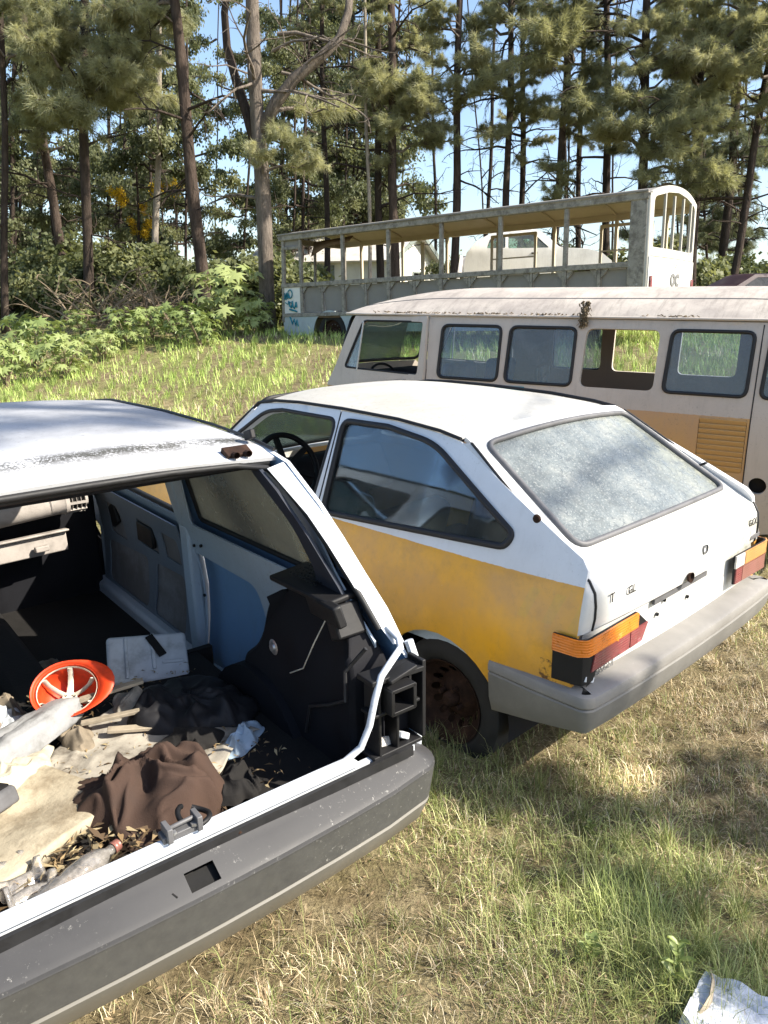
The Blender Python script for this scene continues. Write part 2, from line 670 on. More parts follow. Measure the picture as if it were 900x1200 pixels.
def lens_mat(name, col, rough=.25):
    t = NT(name)
    n = t.noise(14, 6, .7)
    x, y, z = t.xyz()
    rib = t.math('SINE', t.math('MULTIPLY', z, 620))
    c = t.ramp(n, [(.3, tuple(v * .72 for v in col)), (.55, col), (.8, tuple(min(1, v * 1.15 + .02) for v in col))])
    c = t.mix(t.math('MULTIPLY', t.ramp(t.noise(50, 5, .7), [(.55, 0), (.7, 1)]), .35), c, (.22, .17, .12))
    return t.done(t.principled(c, t.mapr(n, .3, .7, rough - .08, rough + .2), 0, t.bump(rib, .35, .002), .6))


M['amber'] = lens_mat('amber lens', (.74, .20, .014))
M['amber_old'] = lens_mat('bleached amber lens', (.50, .24, .075), .35)
M['red'] = lens_mat('dull red lens', (.21, .045, .045), .3)
M['red_old'] = lens_mat('faded red lens', (.23, .095, .075), .35)
M['clear_lens'] = lens_mat('cloudy clear lens', (.52, .50, .47), .35)
M['chrome'] = simple('dull zinc', (.45, .45, .45), .4, .3, 20, .2, metal=.8)
t = NT('rusted steel')
n1 = t.noise(11, 8, .75)
M['rust'] = t.done(t.principled(t.ramp(n1, [(.3, (.016, .010, .008)), (.5, (.034, .018, .012)), (.72, (.08, .042, .027))]), .85, .1, t.bump(t.noise(70, 5), .5, .004), .2))

# crazed, peeling film over the rear glass
t = NT('crazed rear glass')
mp = t.n('Mapping', None, Vector=t.co())
mp.inputs['Scale'].default_value = (1, 1, 1)
wv = t.n('TexNoise', None, Vector=t.co(), Scale=9, Detail=4)
wa = t.n('VectorMath', {'operation': 'SCALE'})
t.set(wa, '#0', wv.outputs['Color'])
wa.inputs['Scale'].default_value = .12
wb = t.n('VectorMath', {'operation': 'ADD'})
t.set(wb, '#0', t.co())
t.set(wb, '#1', wa.outputs[0])
vo = t.n('TexVoronoi', {'feature': 'DISTANCE_TO_EDGE'}, Vector=wb.outputs[0], Scale=20)
vo2 = t.n('TexVoronoi', {'feature': 'DISTANCE_TO_EDGE'}, Vector=wb.outputs[0], Scale=46)
cr = t.math('MAXIMUM', t.mapr(vo.outputs[0], .0, .035, 1, 0), t.math('MULTIPLY', t.mapr(vo2.outputs[0], 0, .06, 1, 0), t.ramp(t.noise(5, 4), [(.45, 0), (.65, 1)])))
cl = t.ramp(t.noise(3.3, 8, .72), [(.34, (.075, .088, .090)), (.52, (.155, .175, .175)), (.72, (.30, .305, .275))])
x, y, z = t.xyz()
cl = t.mix(t.math('MULTIPLY', t.mapr(y, -.15, -.5, 0, 1), t.ramp(t.noise(20, 6), [(.35, 0), (.6, .85)])), cl, (.24, .25, .20))
cl = t.mix(t.math('MULTIPLY', cr, .85), cl, (.085, .095, .10))
sp = t.ramp(t.noise(130, 4, .7), [(.55, 0), (.66, 1)])
cl = t.mix(t.math('MULTIPLY', sp, .4), cl, (.60, .60, .56))
sp = t.ramp(t.noise(75, 5, .75), [(.56, 0), (.66, 1)])
cl = t.mix(t.math('MULTIPLY', sp, .55), cl, (.06, .07, .06))
M['crazed'] = t.done(t.principled(cl, t.mapr(t.noise(14, 5), .3, .7, .14, .5), 0, t.bump(t.math('ADD', cr, t.noise(30, 4)), .18, .004), .5, .12))

# van
def van_two(t, c):
    x, y, z = t.xyz()
    zz = t.math('ADD', z, t.math('MULTIPLY', t.math('SUBTRACT', t.noise(30, 3), .5), .01))
    b = t.math('MULTIPLY', t.math('LESS_THAN', zz, 1.082), t.math('GREATER_THAN', x, -2.462))
    o = t.mix(t.ramp(t.noise(3, 6), [(.35, 0), (.7, 1)]), (.54, .32, .115), (.47, .29, .15))
    return t.mix(b, c, o)


M['van_paint'] = old_paint('chalky van paint', (.52, .462, .395), .6, amount=.32, speck=.5, two=van_two, streak=.7, rust=.5, grime=(.30, .26, .22))
M['van_louvre'] = old_paint('ochre van paint', (.50, .30, .11), .6, amount=.2, speck=.2, streak=.3)
M['van_inner'] = old_paint('van inner panel', (.36, .38, .42), .65, amount=.3, speck=.2, streak=.3)
M['van_brown'] = old_paint('brown primer panel', (.40, .29, .21), .75, amount=.3, speck=.2, streak=.3)


def van_roof_dirt(t, c):
    n = t.ramp(t.noise(2.6, 8, .72), [(.38, 0), (.68, 1)])
    c = t.mix(t.math('MULTIPLY', n, .85), c, (.27, .235, .21))
    mp = t.n('Mapping', None, Vector=t.co())
    mp.inputs['Scale'].default_value = (7, 1, 1)
    s = t.ramp(t.noise(3.5, 6, .7, mp.outputs[0]), [(.5, 0), (.68, 1)])
    c = t.mix(t.math('MULTIPLY', s, .55), c, (.20, .175, .15))
    k = t.ramp(t.noise(34, 6, .8), [(.58, 0), (.68, 1)])
    return t.mix(t.math('MULTIPLY', k, .5), c, (.12, .11, .085))


M['van_roof'] = old_paint('peeling van roof', (.53, .475, .41), .65, amount=.3, speck=.5, extra=van_roof_dirt, streak=0)
M['leaf_dirt'] = simple('caught leaves', (.13, .10, .06), .9, .5, 30, .5)

# bus
def metal_flake(t, c):
    k = t.ramp(t.noise(7, 8, .8), [(.45, 0), (.6, 1)])
    c = t.mix(t.math('MULTIPLY', k, .85), c, (.12, .105, .085))
    w = t.ramp(t.noise(13, 7, .8), [(.58, 0), (.66, 1)])
    return t.mix(t.math('MULTIPLY', w, .8), c, (.46, .46, .43))


M['bus_frame'] = old_paint('flaking grey bus frame', (.30, .275, .23), .7, amount=.45, speck=.5, extra=metal_flake, streak=.3)
M['bus_panel'] = old_paint('dull grey bus panel', (.24, .225, .205), .75, amount=.55, speck=.5, streak=.8, grime=(.20, .18, .155))
M['bus_cream'] = old_paint('cream bus lining', (.58, .50, .36), .65, amount=.22, speck=.3, streak=.2)
M['bus_tail'] = old_paint('chalky bus tail frame', (.47, .455, .41), .65, amount=.35, speck=.5, streak=.5)
M['bus_white'] = old_paint('white bus tail', (.74, .73, .68), .5, amount=.10, speck=.2, streak=.15)
M['bus_side'] = old_paint('pale blue grey bus side', (.40, .46, .47), .6, amount=.3, speck=.4, streak=.5)
M['brown_board'] = simple('warped brown board', (.16, .105, .065), .8, .4, 5, .2)
M['teal'] = simple('teal spray paint', (.015, .20, .26), .6, .4, 30, .1)
M['mark'] = simple('faded black lettering', (.16, .16, .16), .6, .3, 40, .1)
M['mark_dark'] = simple('black lettering', (.03, .03, .03), .6, .3, 40, .1)
M['house_wall'] = simple('white rendered wall', (.70, .70, .66), .8, .15, 2, .2, 20)
M['house_roof'] = simple('pale sheet roof', (.60, .57, .53), .6, .2, 2, .2, 20)
M['house_trim'] = simple('grey green barge board', (.20, .23, .21), .7, .3, 4, .2)
M['wreck_white'] = old_paint('grimy white wreck paint', (.74, .73, .68), .5, amount=.3, speck=.5, streak=.5, rust=.4)
M['wreck_maroon'] = old_paint('dull maroon paint', (.035, .012, .018), .5, amount=.3, speck=.4, streak=.3)
M['wreck_rust'] = old_paint('rusty brown paint', (.16, .09, .06), .7, amount=.4, speck=.4, streak=.3, rust=.9)
M['bluecloth'] = simple('blue plastic', (.03, .09, .22), .5, .4, 4, .2)
M['tarp'] = simple('blue and white tarp', (.28, .36, .45), .7, .5, 6, .2)

M['navy'] = simple('dark pillar trim', (.022, .028, .042), .6, .4, 8, .1, spec=.3)
# junk
M['brown_cloth'] = simple('brown canvas', (.046, .026, .018), .9, .35, 6, .5, 220, bdist=.002, dark=(.036, .021, .015))
M['foam'] = simple('dirty cream foam sheet', (.36, .315, .23), .85, .35, 6, .6, 38, dark=(.15, .115, .07), bdist=.008)
M['dirty_sheet'] = simple('dirt stained sheet', (.30, .275, .23), .85, .7, 9, .4, 60, dark=(.07, .055, .04))
M['pillow'] = simple('pale grey cushion cloth', (.25, .255, .26), .9, .5, 11, .3, 90, dark=(.15, .15, .145))
M['orange'] = simple('orange hard hat plastic', (.62, .052, .012), .45, .4, 14, .05)
M['strap'] = simple('dirty white strap', (.60, .55, .45), .7, .3, 20, .2)
M['white_plastic'] = simple('scuffed white plastic', (.52, .55, .58), .5, .35, 9, .15, dark=(.25, .26, .27))
M['bin_bag'] = simple('black cloth', (.010, .010, .012), .6, .3, 9, .3, 30, spec=.3)
M['blue_bag'] = simple('pale blue plastic bag', (.34, .44, .54), .4, .4, 14, .3, 30)
M['dash'] = simple('sun bleached dashboard', (.33, .30, .275), .75, .35, 9, .2, 120)
M['carpet'] = simple('dark dusty floor', (.009, .008, .0075), .95, .6, 7, .4, 80)
M['wood'] = simple('splintered pale wood', (.30, .255, .19), .85, .4, 14, .4)
M['grey_plastic'] = simple('grey plastic', (.11, .11, .115), .55, .3, 12, .1)
M['bottle'] = dusty_glass('clear plastic', (.75, .72, .68), (.06, .30), 30, (.93, .92, .91), .06, 120)
M['polystyrene'] = simple('white broken slab', (.60, .62, .66), .85, .12, 30, .7, 60, bdist=.01)
M['cardboard'] = simple('grey brown dirt', (.20, .165, .12), .95, .5, 12, .5)

# plants
def bark(name, a, b, sc=9):
    t = NT(name)
    mp = t.n('Mapping', None, Vector=t.co())
    mp.inputs['Scale'].default_value = (1, 1, .22)
    n = t.noise(sc, 8, .7, mp.outputs[0])
    v = t.n('TexNoise', None, Vector=mp.outputs[0], Scale=sc * 3.1, Detail=5, Roughness=.7)
    c = t.ramp(t.math('ADD', t.math('MULTIPLY', n, .7), t.math('MULTIPLY', v.outputs[0], .35)), [(.36, a), (.55, b), (.72, tuple(q * 1.5 for q in b))])
    return t.done(t.principled(c, .9, 0, t.bump(t.math('ADD', n, v.outputs[0]), .9, .04), .1))


M['bark'] = bark('pine bark', (.026, .019, .015), (.078, .059, .048))
M['bark_grey'] = bark('grey bark', (.06, .05, .043), (.16, .135, .112))
M['bark_dark'] = bark('dark bark', (.022, .017, .014), (.058, .045, .037))
M['bark_pale'] = bark('pale eucalyptus bark', (.15, .13, .105), (.32, .28, .23), 5)
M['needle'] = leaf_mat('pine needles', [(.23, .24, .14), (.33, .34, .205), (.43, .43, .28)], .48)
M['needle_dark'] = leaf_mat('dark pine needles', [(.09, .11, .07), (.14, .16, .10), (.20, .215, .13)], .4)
M['euc'] = leaf_mat('eucalyptus leaves', [(.085, .105, .06), (.145, .165, .09), (.22, .235, .13)], .46, .4)
M['euc_yellow'] = leaf_mat('yellow leaves', [(.42, .27, .012), (.50, .33, .02), (.55, .38, .03)], .4, .5)
M['bush'] = leaf_mat('bush leaves', [(.085, .105, .05), (.14, .16, .075), (.21, .225, .11)], .42, .45)
M['bush_light'] = leaf_mat('light bush leaves', [(.11, .15, .055), (.17, .21, .08), (.23, .27, .11)], .42, .45)
M['castor'] = leaf_mat('castor leaves', [(.18, .24, .085), (.26, .32, .12), (.33, .38, .16)], .35, .35)
M['twig'] = simple('dry twigs', (.20, .155, .105), .9, .4, 10, .2)
M['grass'] = leaf_mat('grass blades', None, .18, .6, attr='tint')
M['litter'] = leaf_mat('fallen leaves', None, .15, .8, attr='tint')

t = NT('dry grassy ground')
g = t.noise(.55, 7, .65, t.co('Object'))
g2 = t.noise(7, 8, .7, t.co('Object'))
g3 = t.noise(60, 5, .7, t.co('Object'))
c = t.ramp(g2, [(.28, (.10, .073, .042)), (.48, (.25, .195, .115)), (.68, (.44, .36, .225))])
x, y, z = t.xyz()
gr = t.math('MULTIPLY', t.ramp(g, [(.4, 0), (.6, 1)]), t.mapr(y, 4, 9, .25, .8))
c = t.mix(gr, c, t.mix(g2, (.20, .235, .06), (.34, .38, .12)))
c = t.mix(t.ramp(g3, [(.35, .6), (.65, 0)]), c, (.045, .034, .022))
M['ground'] = t.done(t.principled(c, .95, 0, t.bump(t.math('ADD', g2, t.math('MULTIPLY', g3, .5)), .9, .05), .1))
# ------------------------------------------------------------------ ground
def make_ground():
    xs = np.unique(np.concatenate([np.linspace(-1200, -40, 14), np.linspace(-40, 40, 161), np.linspace(40, 1200, 14)]))
    ys = np.unique(np.concatenate([np.linspace(-600, -10, 8), np.linspace(-10, 60, 141), np.linspace(60, 1500, 16)]))
    X, Y = np.meshgrid(xs, ys)
    Z = gz(X, Y)
    V = np.stack([X.ravel(), Y.ravel(), Z.ravel()], 1)
    w = len(xs)
    i, j = np.meshgrid(np.arange(w - 1), np.arange(len(ys) - 1))
    a = (j * w + i).ravel()
    F = np.stack([a, a + 1, a + w + 1, a + w], 1)
    o = link('ground', np_mesh('ground', V, F), M['ground'])
    tag(o, 'dry straw coloured earth and meadow under the parked wrecks', kind='structure')


make_ground()
# ------------------------------------------------------------------ the white and yellow hatchback
def interp(prof, q):
    return float(np.interp(q, [p[0] for p in prof], [p[1] for p in prof]))


def smooth_prof(prof, n=3):
    z = np.linspace(prof[0][0], prof[-1][0], 140)
    y = np.interp(z, [p[0] for p in prof], [p[1] for p in prof])
    for _ in range(n):
        y2 = y.copy()
        y2[2:-2] = (y[:-4] + y[1:-3] * 2 + y[2:-2] * 3 + y[3:-1] * 2 + y[4:]) / 9
        y = y2
    return list(zip(z, y))


def wheel(parent, c, side, r=.275, w=.165, rim=True):
    """side = +1: the outer face looks to +y"""
    t = bpy.data.objects.new('wheel', None)
    COL.objects.link(t)
    t.parent = parent
    t.location = c
    if side < 0: t.rotation_euler = (0, 0, math.pi)
    hw = w / 2
    prof = [(r * .64, -hw * .8), (r * .72, -hw), (r * .9, -hw), (r * .98, -hw * .8), (r, -hw * .3), (r * .992, -hw * .05), (r, hw * .3), (r * .98, hw * .8), (r * .9, hw), (r * .72, hw), (r * .64, hw * .8)]
    mb = MB().lathe(prof, 32, 'y')
    mb.obj('tyre', M['tyre'], t, angle=40)
    if rim:
        ri = r * .655
        holes = [[(math.cos(a) * ri * .66 + math.cos(b) * .017, math.sin(a) * ri * .66 + math.sin(b) * .017) for b in np.linspace(0, 2 * math.pi, 9)[:-1]] for a in np.linspace(0, 2 * math.pi, 15)[:-1]]
        circ = [(math.cos(a) * ri, math.sin(a) * ri) for a in np.linspace(0, 2 * math.pi, 33)[:-1]]
        pr = smooth_prof([(0, .012), (.035, .03), (.07, .022), (.10, -.01), (.135, .022), (.15, .028), (.18, .055)], 2)
        fn = lambda u, v: (u, interp(pr, math.hypot(u, v)), v)
        panel('rim', circ, holes, fn, M['rust'], t, (0, 1, 0), .006, .025)
        hub = MB().lathe([(0, .075), (.02, .075), (.032, .06), (.034, .03)], 14, 'y')
        for k in range(4):
            a = k * math.pi / 2 + .4
            hub.lathe([(0, .062), (.009, .062), (.010, .03)], 6, 'y', (math.cos(a) * .052, 0, math.sin(a) * .052))
        hub.obj('hub', M['rust'], t)
        MB().lathe([(ri, hw * .8), (ri * 1.02, hw * .98), (ri * .97, hw * .9), (ri * .93, .03), (ri * .93, -hw * .8)], 32, 'y').obj('rim_flange', M['rust'], t)
    return t


def arc(cx, cz, r, a0, a1, n=14):
    return [(cx + r * math.cos(R(a0 + (a1 - a0) * k / n)), cz + r * math.sin(R(a0 + (a1 - a0) * k / n))) for k in range(n + 1)]


def sweep(path, prof, closed_prof=False, skip=()):
    """path: [(x, y, nx, ny)], prof: [(out, z)] -> MB grid; skip = quads (i, k) left open"""
    V, F = [], []
    m = len(prof(0) if callable(prof) else prof)
    for i, (x, y, nx, ny) in enumerate(path):
        for o, z in (prof(i) if callable(prof) else prof):
            V.append((x + nx * o, y + ny * o, z))
    for i in range(len(path) - 1):
        for k in range(m if closed_prof else m - 1):
            if (i, k) in skip: continue
            F.append((i * m + k, (i + 1) * m + k, (i + 1) * m + (k + 1) % m, i * m + (k + 1) % m))
    if closed_prof:
        F.append(tuple(range(m)))
        F.append(tuple((len(path) - 1) * m + k for k in range(m))[::-1])
    mb = MB()
    mb.add(V, F)
    return mb


def u_path(xs, yw, xr, rad, bow=.02, ys=None):
    """plan line of a rear bumper from the left flank round to the right flank"""
    P = [(xs, yw), ((xs + xr + rad) / 2, yw + .004)]
    for k in range(7):
        a = math.pi / 2 * k / 6
        P.append((xr + rad - rad * math.sin(a), yw - rad + rad * math.cos(a)))
    ys = ys or list(np.linspace(yw - rad - .12, -(yw - rad - .12), 9))
    for y in ys:
        P.append((xr - bow * (1 - (y / yw) ** 2), y))
    for k in range(7):
        a = math.pi / 2 * (6 - k) / 6
        P.append((xr + rad - rad * math.sin(a), -(yw - rad + rad * math.cos(a))))
    P += [((xs + xr + rad) / 2, -yw - .004), (xs, -yw)]
    out = []
    for i, p in enumerate(P):
        a, b = P[max(0, i - 1)], P[min(len(P) - 1, i + 1)]
        t = Vector((b[0] - a[0], b[1] - a[1])).normalized()
        out.append((p[0], p[1], -abs(t.y) if abs(t.y) > 1e-6 else 0, t.x * -1 if False else (-t.x if p[1] > 0 else -t.x)))
    res = []
    for (x, y, nx, ny) in out:
        n = Vector((nx, abs(ny) * (1 if y > 0 else -1)))
        n.normalize()
        res.append((x, y, n.x, n.y))
    return res


def text_mesh(name, s, size, depth=.0012, bold=0, shear=0):
    cu = bpy.data.curves.new(name, 'FONT')
    cu.body = s
    cu.size = size
    cu.extrude = depth
    cu.offset = bold
    cu.shear = shear
    cu.align_x = 'CENTER'
    ob = bpy.data.objects.new(name, cu)
    COL.objects.link(ob)
    dg = bpy.context.evaluated_depsgraph_get()
    me = bpy.data.meshes.new_from_object(ob.evaluated_get(dg))
    bpy.data.objects.remove(ob)
    return me


def housing(root, cx, s, cz=.24, r=.335, y0=.545, y1=.752):
    mb = MB()
    A = arc(cx, cz, r, -8, 188, 16)
    n = len(A)
    V = [(x, s * y0, z) for x, z in A] + [(x, s * y1, z) for x, z in A]
    mb.add(V, [(i, i + 1, n + i + 1, n + i) for i in range(n - 1)] + [tuple(range(n))])
    mb.obj('wheel_housing', M['black_trim'], root)


YP = smooth_prof([(.10, .70), (.20, .745), (.30, .775), (.45, .79), (.60, .795), (.70, .785), (.80, .765), (.90, .735), (.95, .715), (1.30, .580), (1.40, .54)])


def y_side(x, z):
    y = interp(YP, z)
    if x < .7: y -= .045 * ((.7 - x) / .7) ** 2
    if x > 2.9: y -= .07 * ((x - 2.9) / .9) ** 2
    return y


def yellow_car():
    root = thing('hatchback_car', 'white hatchback with yellow lower flanks, amber tail lamps and a crazed rear window', 'car',
                 (1.3287, 2.8608, -.015), (-.035, 0, .7606 + math.pi / 2))
    P = M['y_paint']
    qwin = rpoly([(1.535, .898, .05), (1.545, 1.302, .05), (1.25, 1.306), (.96, 1.272, .08), (.478, 1.012, .06), (.50, .962, .05)])
    dwin = rpoly([(1.625, .93, .04), (1.60, 1.300, .05), (2.03, 1.302), (2.17, 1.282, .06), (2.66, .95, .05)])
    for s in (1, -1):
        fn = lambda x, z, s=s: (x, s * y_side(x, z), z)
        ar = arc(.755, .235, .325, 4, 176)
        quarter = [(1.575, .20), (1.08, .20)] + [p for p in ar if p[1] > .2 and not (p[0] < .6 and p[1] < .34)] + [(.447, .345), (.30, .39), (.152, .42), (.150, .74), (.160, .95), (.19, .985), (.83, 1.296), (.95, 1.313), (1.2, 1.332), (1.575, 1.340)]
        panel('quarter_panel', quarter, [qwin], fn, P, root, (0, s, 0), .02, .06)
        door = [(1.585, .20), (2.695, .20), (2.73, .90), (2.66, .96), (2.215, 1.318), (1.95, 1.340), (1.585, 1.345)]
        d = panel('door', door, [dwin], fn, P, root, (0, s, 0), .045, .06)
        seal('window_seal', dwin, lambda x, z, s=s: (x, s * (y_side(x, z) - .004), z), .010, M['rubber'], d)
        MB().tube([(1.580, s * (y_side(1.58, z) - .0005), z) for z in np.linspace(.20, 1.335, 16)], .0035, 5).obj('shut_line', M['rubber'], d, angle=80)
        MB().box((1.80, s * (y_side(1.8, .82) + .008), .80), (.15, .022, .035)).obj('door_handle', M['black'], d, bevel=.006)
        fender = [(2.705, .20), (2.77, .20)] + [p for p in arc(3.11, .235, .325, 176, 4) if p[1] > .2] + [(3.62, .25), (3.66, .55), (3.63, .78), (3.30, .84), (2.74, .90)]
        fender = [fender[0]] + fender[1:]
        panel('fender', fender, [], fn, P, root, (0, s, 0), .018, .08)
        gl = panel('quarter_window', qwin, [], lambda x, z, s=s: (x, s * (y_side(x, z) - .006), z), M['glass_q'], root, (0, s, 0), .004, .08)
        seal('window_seal', qwin, lambda x, z, s=s: (x, s * (y_side(x, z) + .001), z), .014, M['rubber'], gl)
        # rain gutter from the windscreen foot over the roof edge to the tail
        gp = [(2.70, .93), (2.45, 1.14), (2.235, 1.318), (2.10, 1.340), (1.9, 1.349), (1.575, 1.350), (1.2, 1.341), (.95, 1.322), (.83, 1.303)]
        MB().tube([(x, s * (y_side(x, z) + .002), z + .002) for x, z in gp], .0085, 6).obj('rain_gutter', M['black'], root, angle=80)
        for c in ((.755, s * .665, .235), (3.11, s * .665, .235)):
            wheel(root, c, s)
        # wheel housings
        for cx in (.755, 3.11): housing(root, cx, s)
    # roof
    gut = smooth_prof([(.70, 1.265), (.83, 1.298), (.95, 1.318), (1.2, 1.337), (1.575, 1.346), (1.9, 1.345), (2.1, 1.336), (2.30, 1.310)], 2)
    def rw(x): return y_side(x, interp(gut, x)) - .004
    def roof_z(x, y): return interp(gut, x) + .044 * (1 - min(1, abs(y / rw(x))) ** 2.6) - .004
    L = [(x, rw(x)) for x in np.linspace(.845, 2.225, 16)]
    bowf = lambda y: 2.225 + .05 * (1 - (y / .56) ** 2)
    bowr = lambda y: .845 - .035 * (1 - (y / .57) ** 2)
    outer = L + [(bowf(y), y) for y in np.linspace(.5, -.5, 9)] + [(x, -y) for x, y in L[::-1]] + [(bowr(y), y) for y in np.linspace(-.5, .5, 9)]
    panel('roof', outer, [], lambda x, y: (x, y, roof_z(x, y)), M['y_roof'], root, (0, 0, 1), .012, .07, M['y_white'])
    # hatch: chart is (y, s) with s running down from the roof edge
    hp = [(.835, 1.300), (.79, 1.283), (.245, .972), (.150, .915), (.128, .875), (.122, .80), (.132, .738)]
    S = [0]
    for a, b in zip(hp, hp[1:]): S.append(S[-1] + math.hypot(a[0] - b[0], a[1] - b[1]))
    hx = smooth_prof(list(zip(S, [p[0] for p in hp])), 2)
    hz = smooth_prof(list(zip(S, [p[1] for p in hp])), 2)
    def hw(s):
        x, z = interp(hx, s), interp(hz, s)
        return y_side(x, min(z, 1.33)) - .016 if z > .93 else min(.688, y_side(x, .93) - .016)
    def hatch(y, s, lift=0):
        x, z = interp(hx, s), interp(hz, s)
        q = (y / .66) ** 2
        k = max(0, 1 - s / S[2])
        return (x + .030 * q * (1 - .3 * k) - .028 - lift * .6, y, z + .036 * (1 - q) * k + .012 * (1 - q) + lift * .8)
    ss = np.linspace(.0, S[-1], 22)
    outer = [(hw(s), s) for s in ss] + [(y, S[-1]) for y in np.linspace(.6, -.6, 9)] + [(-hw(s), s) for s in ss[::-1]] + [(y, 0) for y in np.linspace(-.5, .5, 9)]
    g0, g1 = .075, S[2] - .025
    gwin = rpoly([(hw(g0) - .055, g0, .05), (hw(g1) - .075, g1, .06), (-hw(g1) + .075, g1, .06), (-hw(g0) + .055, g0, .05)])
    hd = panel('tailgate', outer, [gwin], hatch, M['y_white'], root, (-.5, 0, .8), .02, .06)
    panel('rear_glass', gwin, [], lambda y, s: hatch(y, s, -.004), M['crazed'], hd, (-.5, 0, .8), .005, .07)
    seal('glass_seal', gwin, lambda y, s: hatch(y, s, .003), .013, M['grey_plastic'], hd)
    # dark shut lines round the tailgate
    for s in (1, -1):
        MB().tube([(hatch(s * (hw(q) + .004), q)[0] - .001, s * (hw(q) + .005), hatch(s * (hw(q) + .004), q)[2] + .001) for q in ss[1:]], .006, 6).obj('shut_line', M['rubber'], root, angle=80)
        if s < 0:
            b = hatch(s * .615, .50)
            MB().box((b[0] - .01, b[1], b[2] + .010), (.05, .022, .012), (0, .55, 0)).obj('hinge_stub', M['black'], hd, bevel=.004)
    MB().tube([(.845 - .035 * (1 - (y / .57) ** 2) - .004, y, roof_z(.845 - .035 * (1 - (y / .57) ** 2), y) - .004) for y in np.linspace(-.56, .56, 15)], .006, 6).obj('shut_line', M['rubber'], root, angle=80)
    # painted strip that rolls from the flank to the shut line
    ez = [(.70, .150), (.74, .150), (.95, .160), (.985, .190), (1.296, .83), (1.33, .90)]
    for s in (1, -1):
        V, F = [], []
        qs = ss[1:]
        for q in qs:
            H = hatch(hw(q) + .004, q)
            z = H[2] - .004
            x = interp(ez, z)
            S0 = (x + .002, y_side(x, z) - .0005, z)
            for k in range(5):
                a = k / 4 * math.pi / 2
                fx, fy = math.sin(a), 1 - math.cos(a)
                V.append((S0[0] + (H[0] - .001 - S0[0]) * fx, s * (S0[1] + (H[1] - S0[1]) * fy), z + .004 * fx))
        for i in range(len(qs) - 1):
            for k in range(4): F.append((i * 5 + k, i * 5 + k + 1, (i + 1) * 5 + k + 1, (i + 1) * 5 + k))
        MB().add(V, F).obj('tail_corner', M['y_white'], root, angle=180)
    # lock, traces of the badges
    c = hatch(.05, S[5])
    MB().lathe([(0, .012), (.018, .012), (.022, .0)], 14, 'x', (c[0] - .012, c[1], c[2] - .04)).obj('lock', M['rust'], hd)
    c = hatch(-.075, S[4] + .03)
    MB().lathe([(.012, .003), (.020, .003), (.020, -.002)], 16, 'x', (c[0] - .004, c[1], c[2])).obj('badge_trace', M['mark'], hd)
    def letter(txt, y, s, size, m, bold=.0):
        me = text_mesh('badge_letters', txt, size, .001, bold)
        o = link('badge_letters', me, m, hd)
        p = hatch(y, s)
        o.location = (p[0] - .004, p[1], p[2])
        o.rotation_euler = (R(90), 0, R(-90))
    letter('T', .592, S[5] - .02, .05, M['mark_dark'])
    letter('GL', .475, S[5] - .02, .045, M['mark_dark'])
    letter('GOL', -.60, S[5] - .035, .045, M['mark_dark'])
    c = hatch(-.665, S[5] + .02)
    MB().box((c[0] - .003, c[1] + .01, c[2] - .01), (.006, .10, .020)).obj('badge_plate', M['grey_plastic'], hd, bevel=.002)
    # tail panel under the hatch
    tp = [(.745, .43), (.745, .60), (.70, .732), (-.70, .732), (-.745, .60), (-.745, .43)]
    tfn = lambda y, z: (.135 + .02 * (y / .7) ** 2, y, z)
    tpn = panel('tail_panel', tp, [], tfn, M['y_white'], root, (-1, 0, 0), .02, .09)
    MB().box((.125, .05, .722), (.012, .44, .020)).obj('latch_recess', M['grey_plastic'], tpn)
    for y in (.22, -.03, .17):
        MB().lathe([(0, .004), (.008, .004), (.008, -.004)], 8, 'x', (.130, y, .655 if y != .17 else .70)).obj('plate_hole', M['mark_dark'], tpn)
    me = text_mesh('dealer_sticker', 'RIGONI', .036, .0008)
    o = link('dealer_sticker', me, M['mark'], tpn)
    o.location = (.1255, .60, .557)
    o.rotation_euler = (R(90), 0, R(-90))
    # tail lamps wrap round the corner: chart is (l, z), l runs from the flank inwards
    def lamp_fn(sg, lift):
        def f(l, z):
            x, y = (.225 - l, .765) if l < .09 else (.135 - .035 * min(1, (l - .09) / .035) , .765 - max(0, l - .105) * 1.0)
            if l < .09: x, y = .225 - l, .779 - .008 * (l / .09)
            elif l < .13:
                a = (l - .09) / .04
                x, y = .135 - .028 * math.sin(a * math.pi / 2), .771 - .030 * (1 - math.cos(a * math.pi / 2))
            else:
                x, y = .107 + .01 * (l - .13), .741 - (l - .13)
            return (x - (lift if l > .1 else 0), sg * (y + (lift if l < .11 else 0)), z)
        return f
    def lens(name, pts, sg, m, lift=.012, parent=None):
        return panel(name, pts, [], lamp_fn(sg, lift), m, parent, (-1, sg * .3, 0), .008, .02)
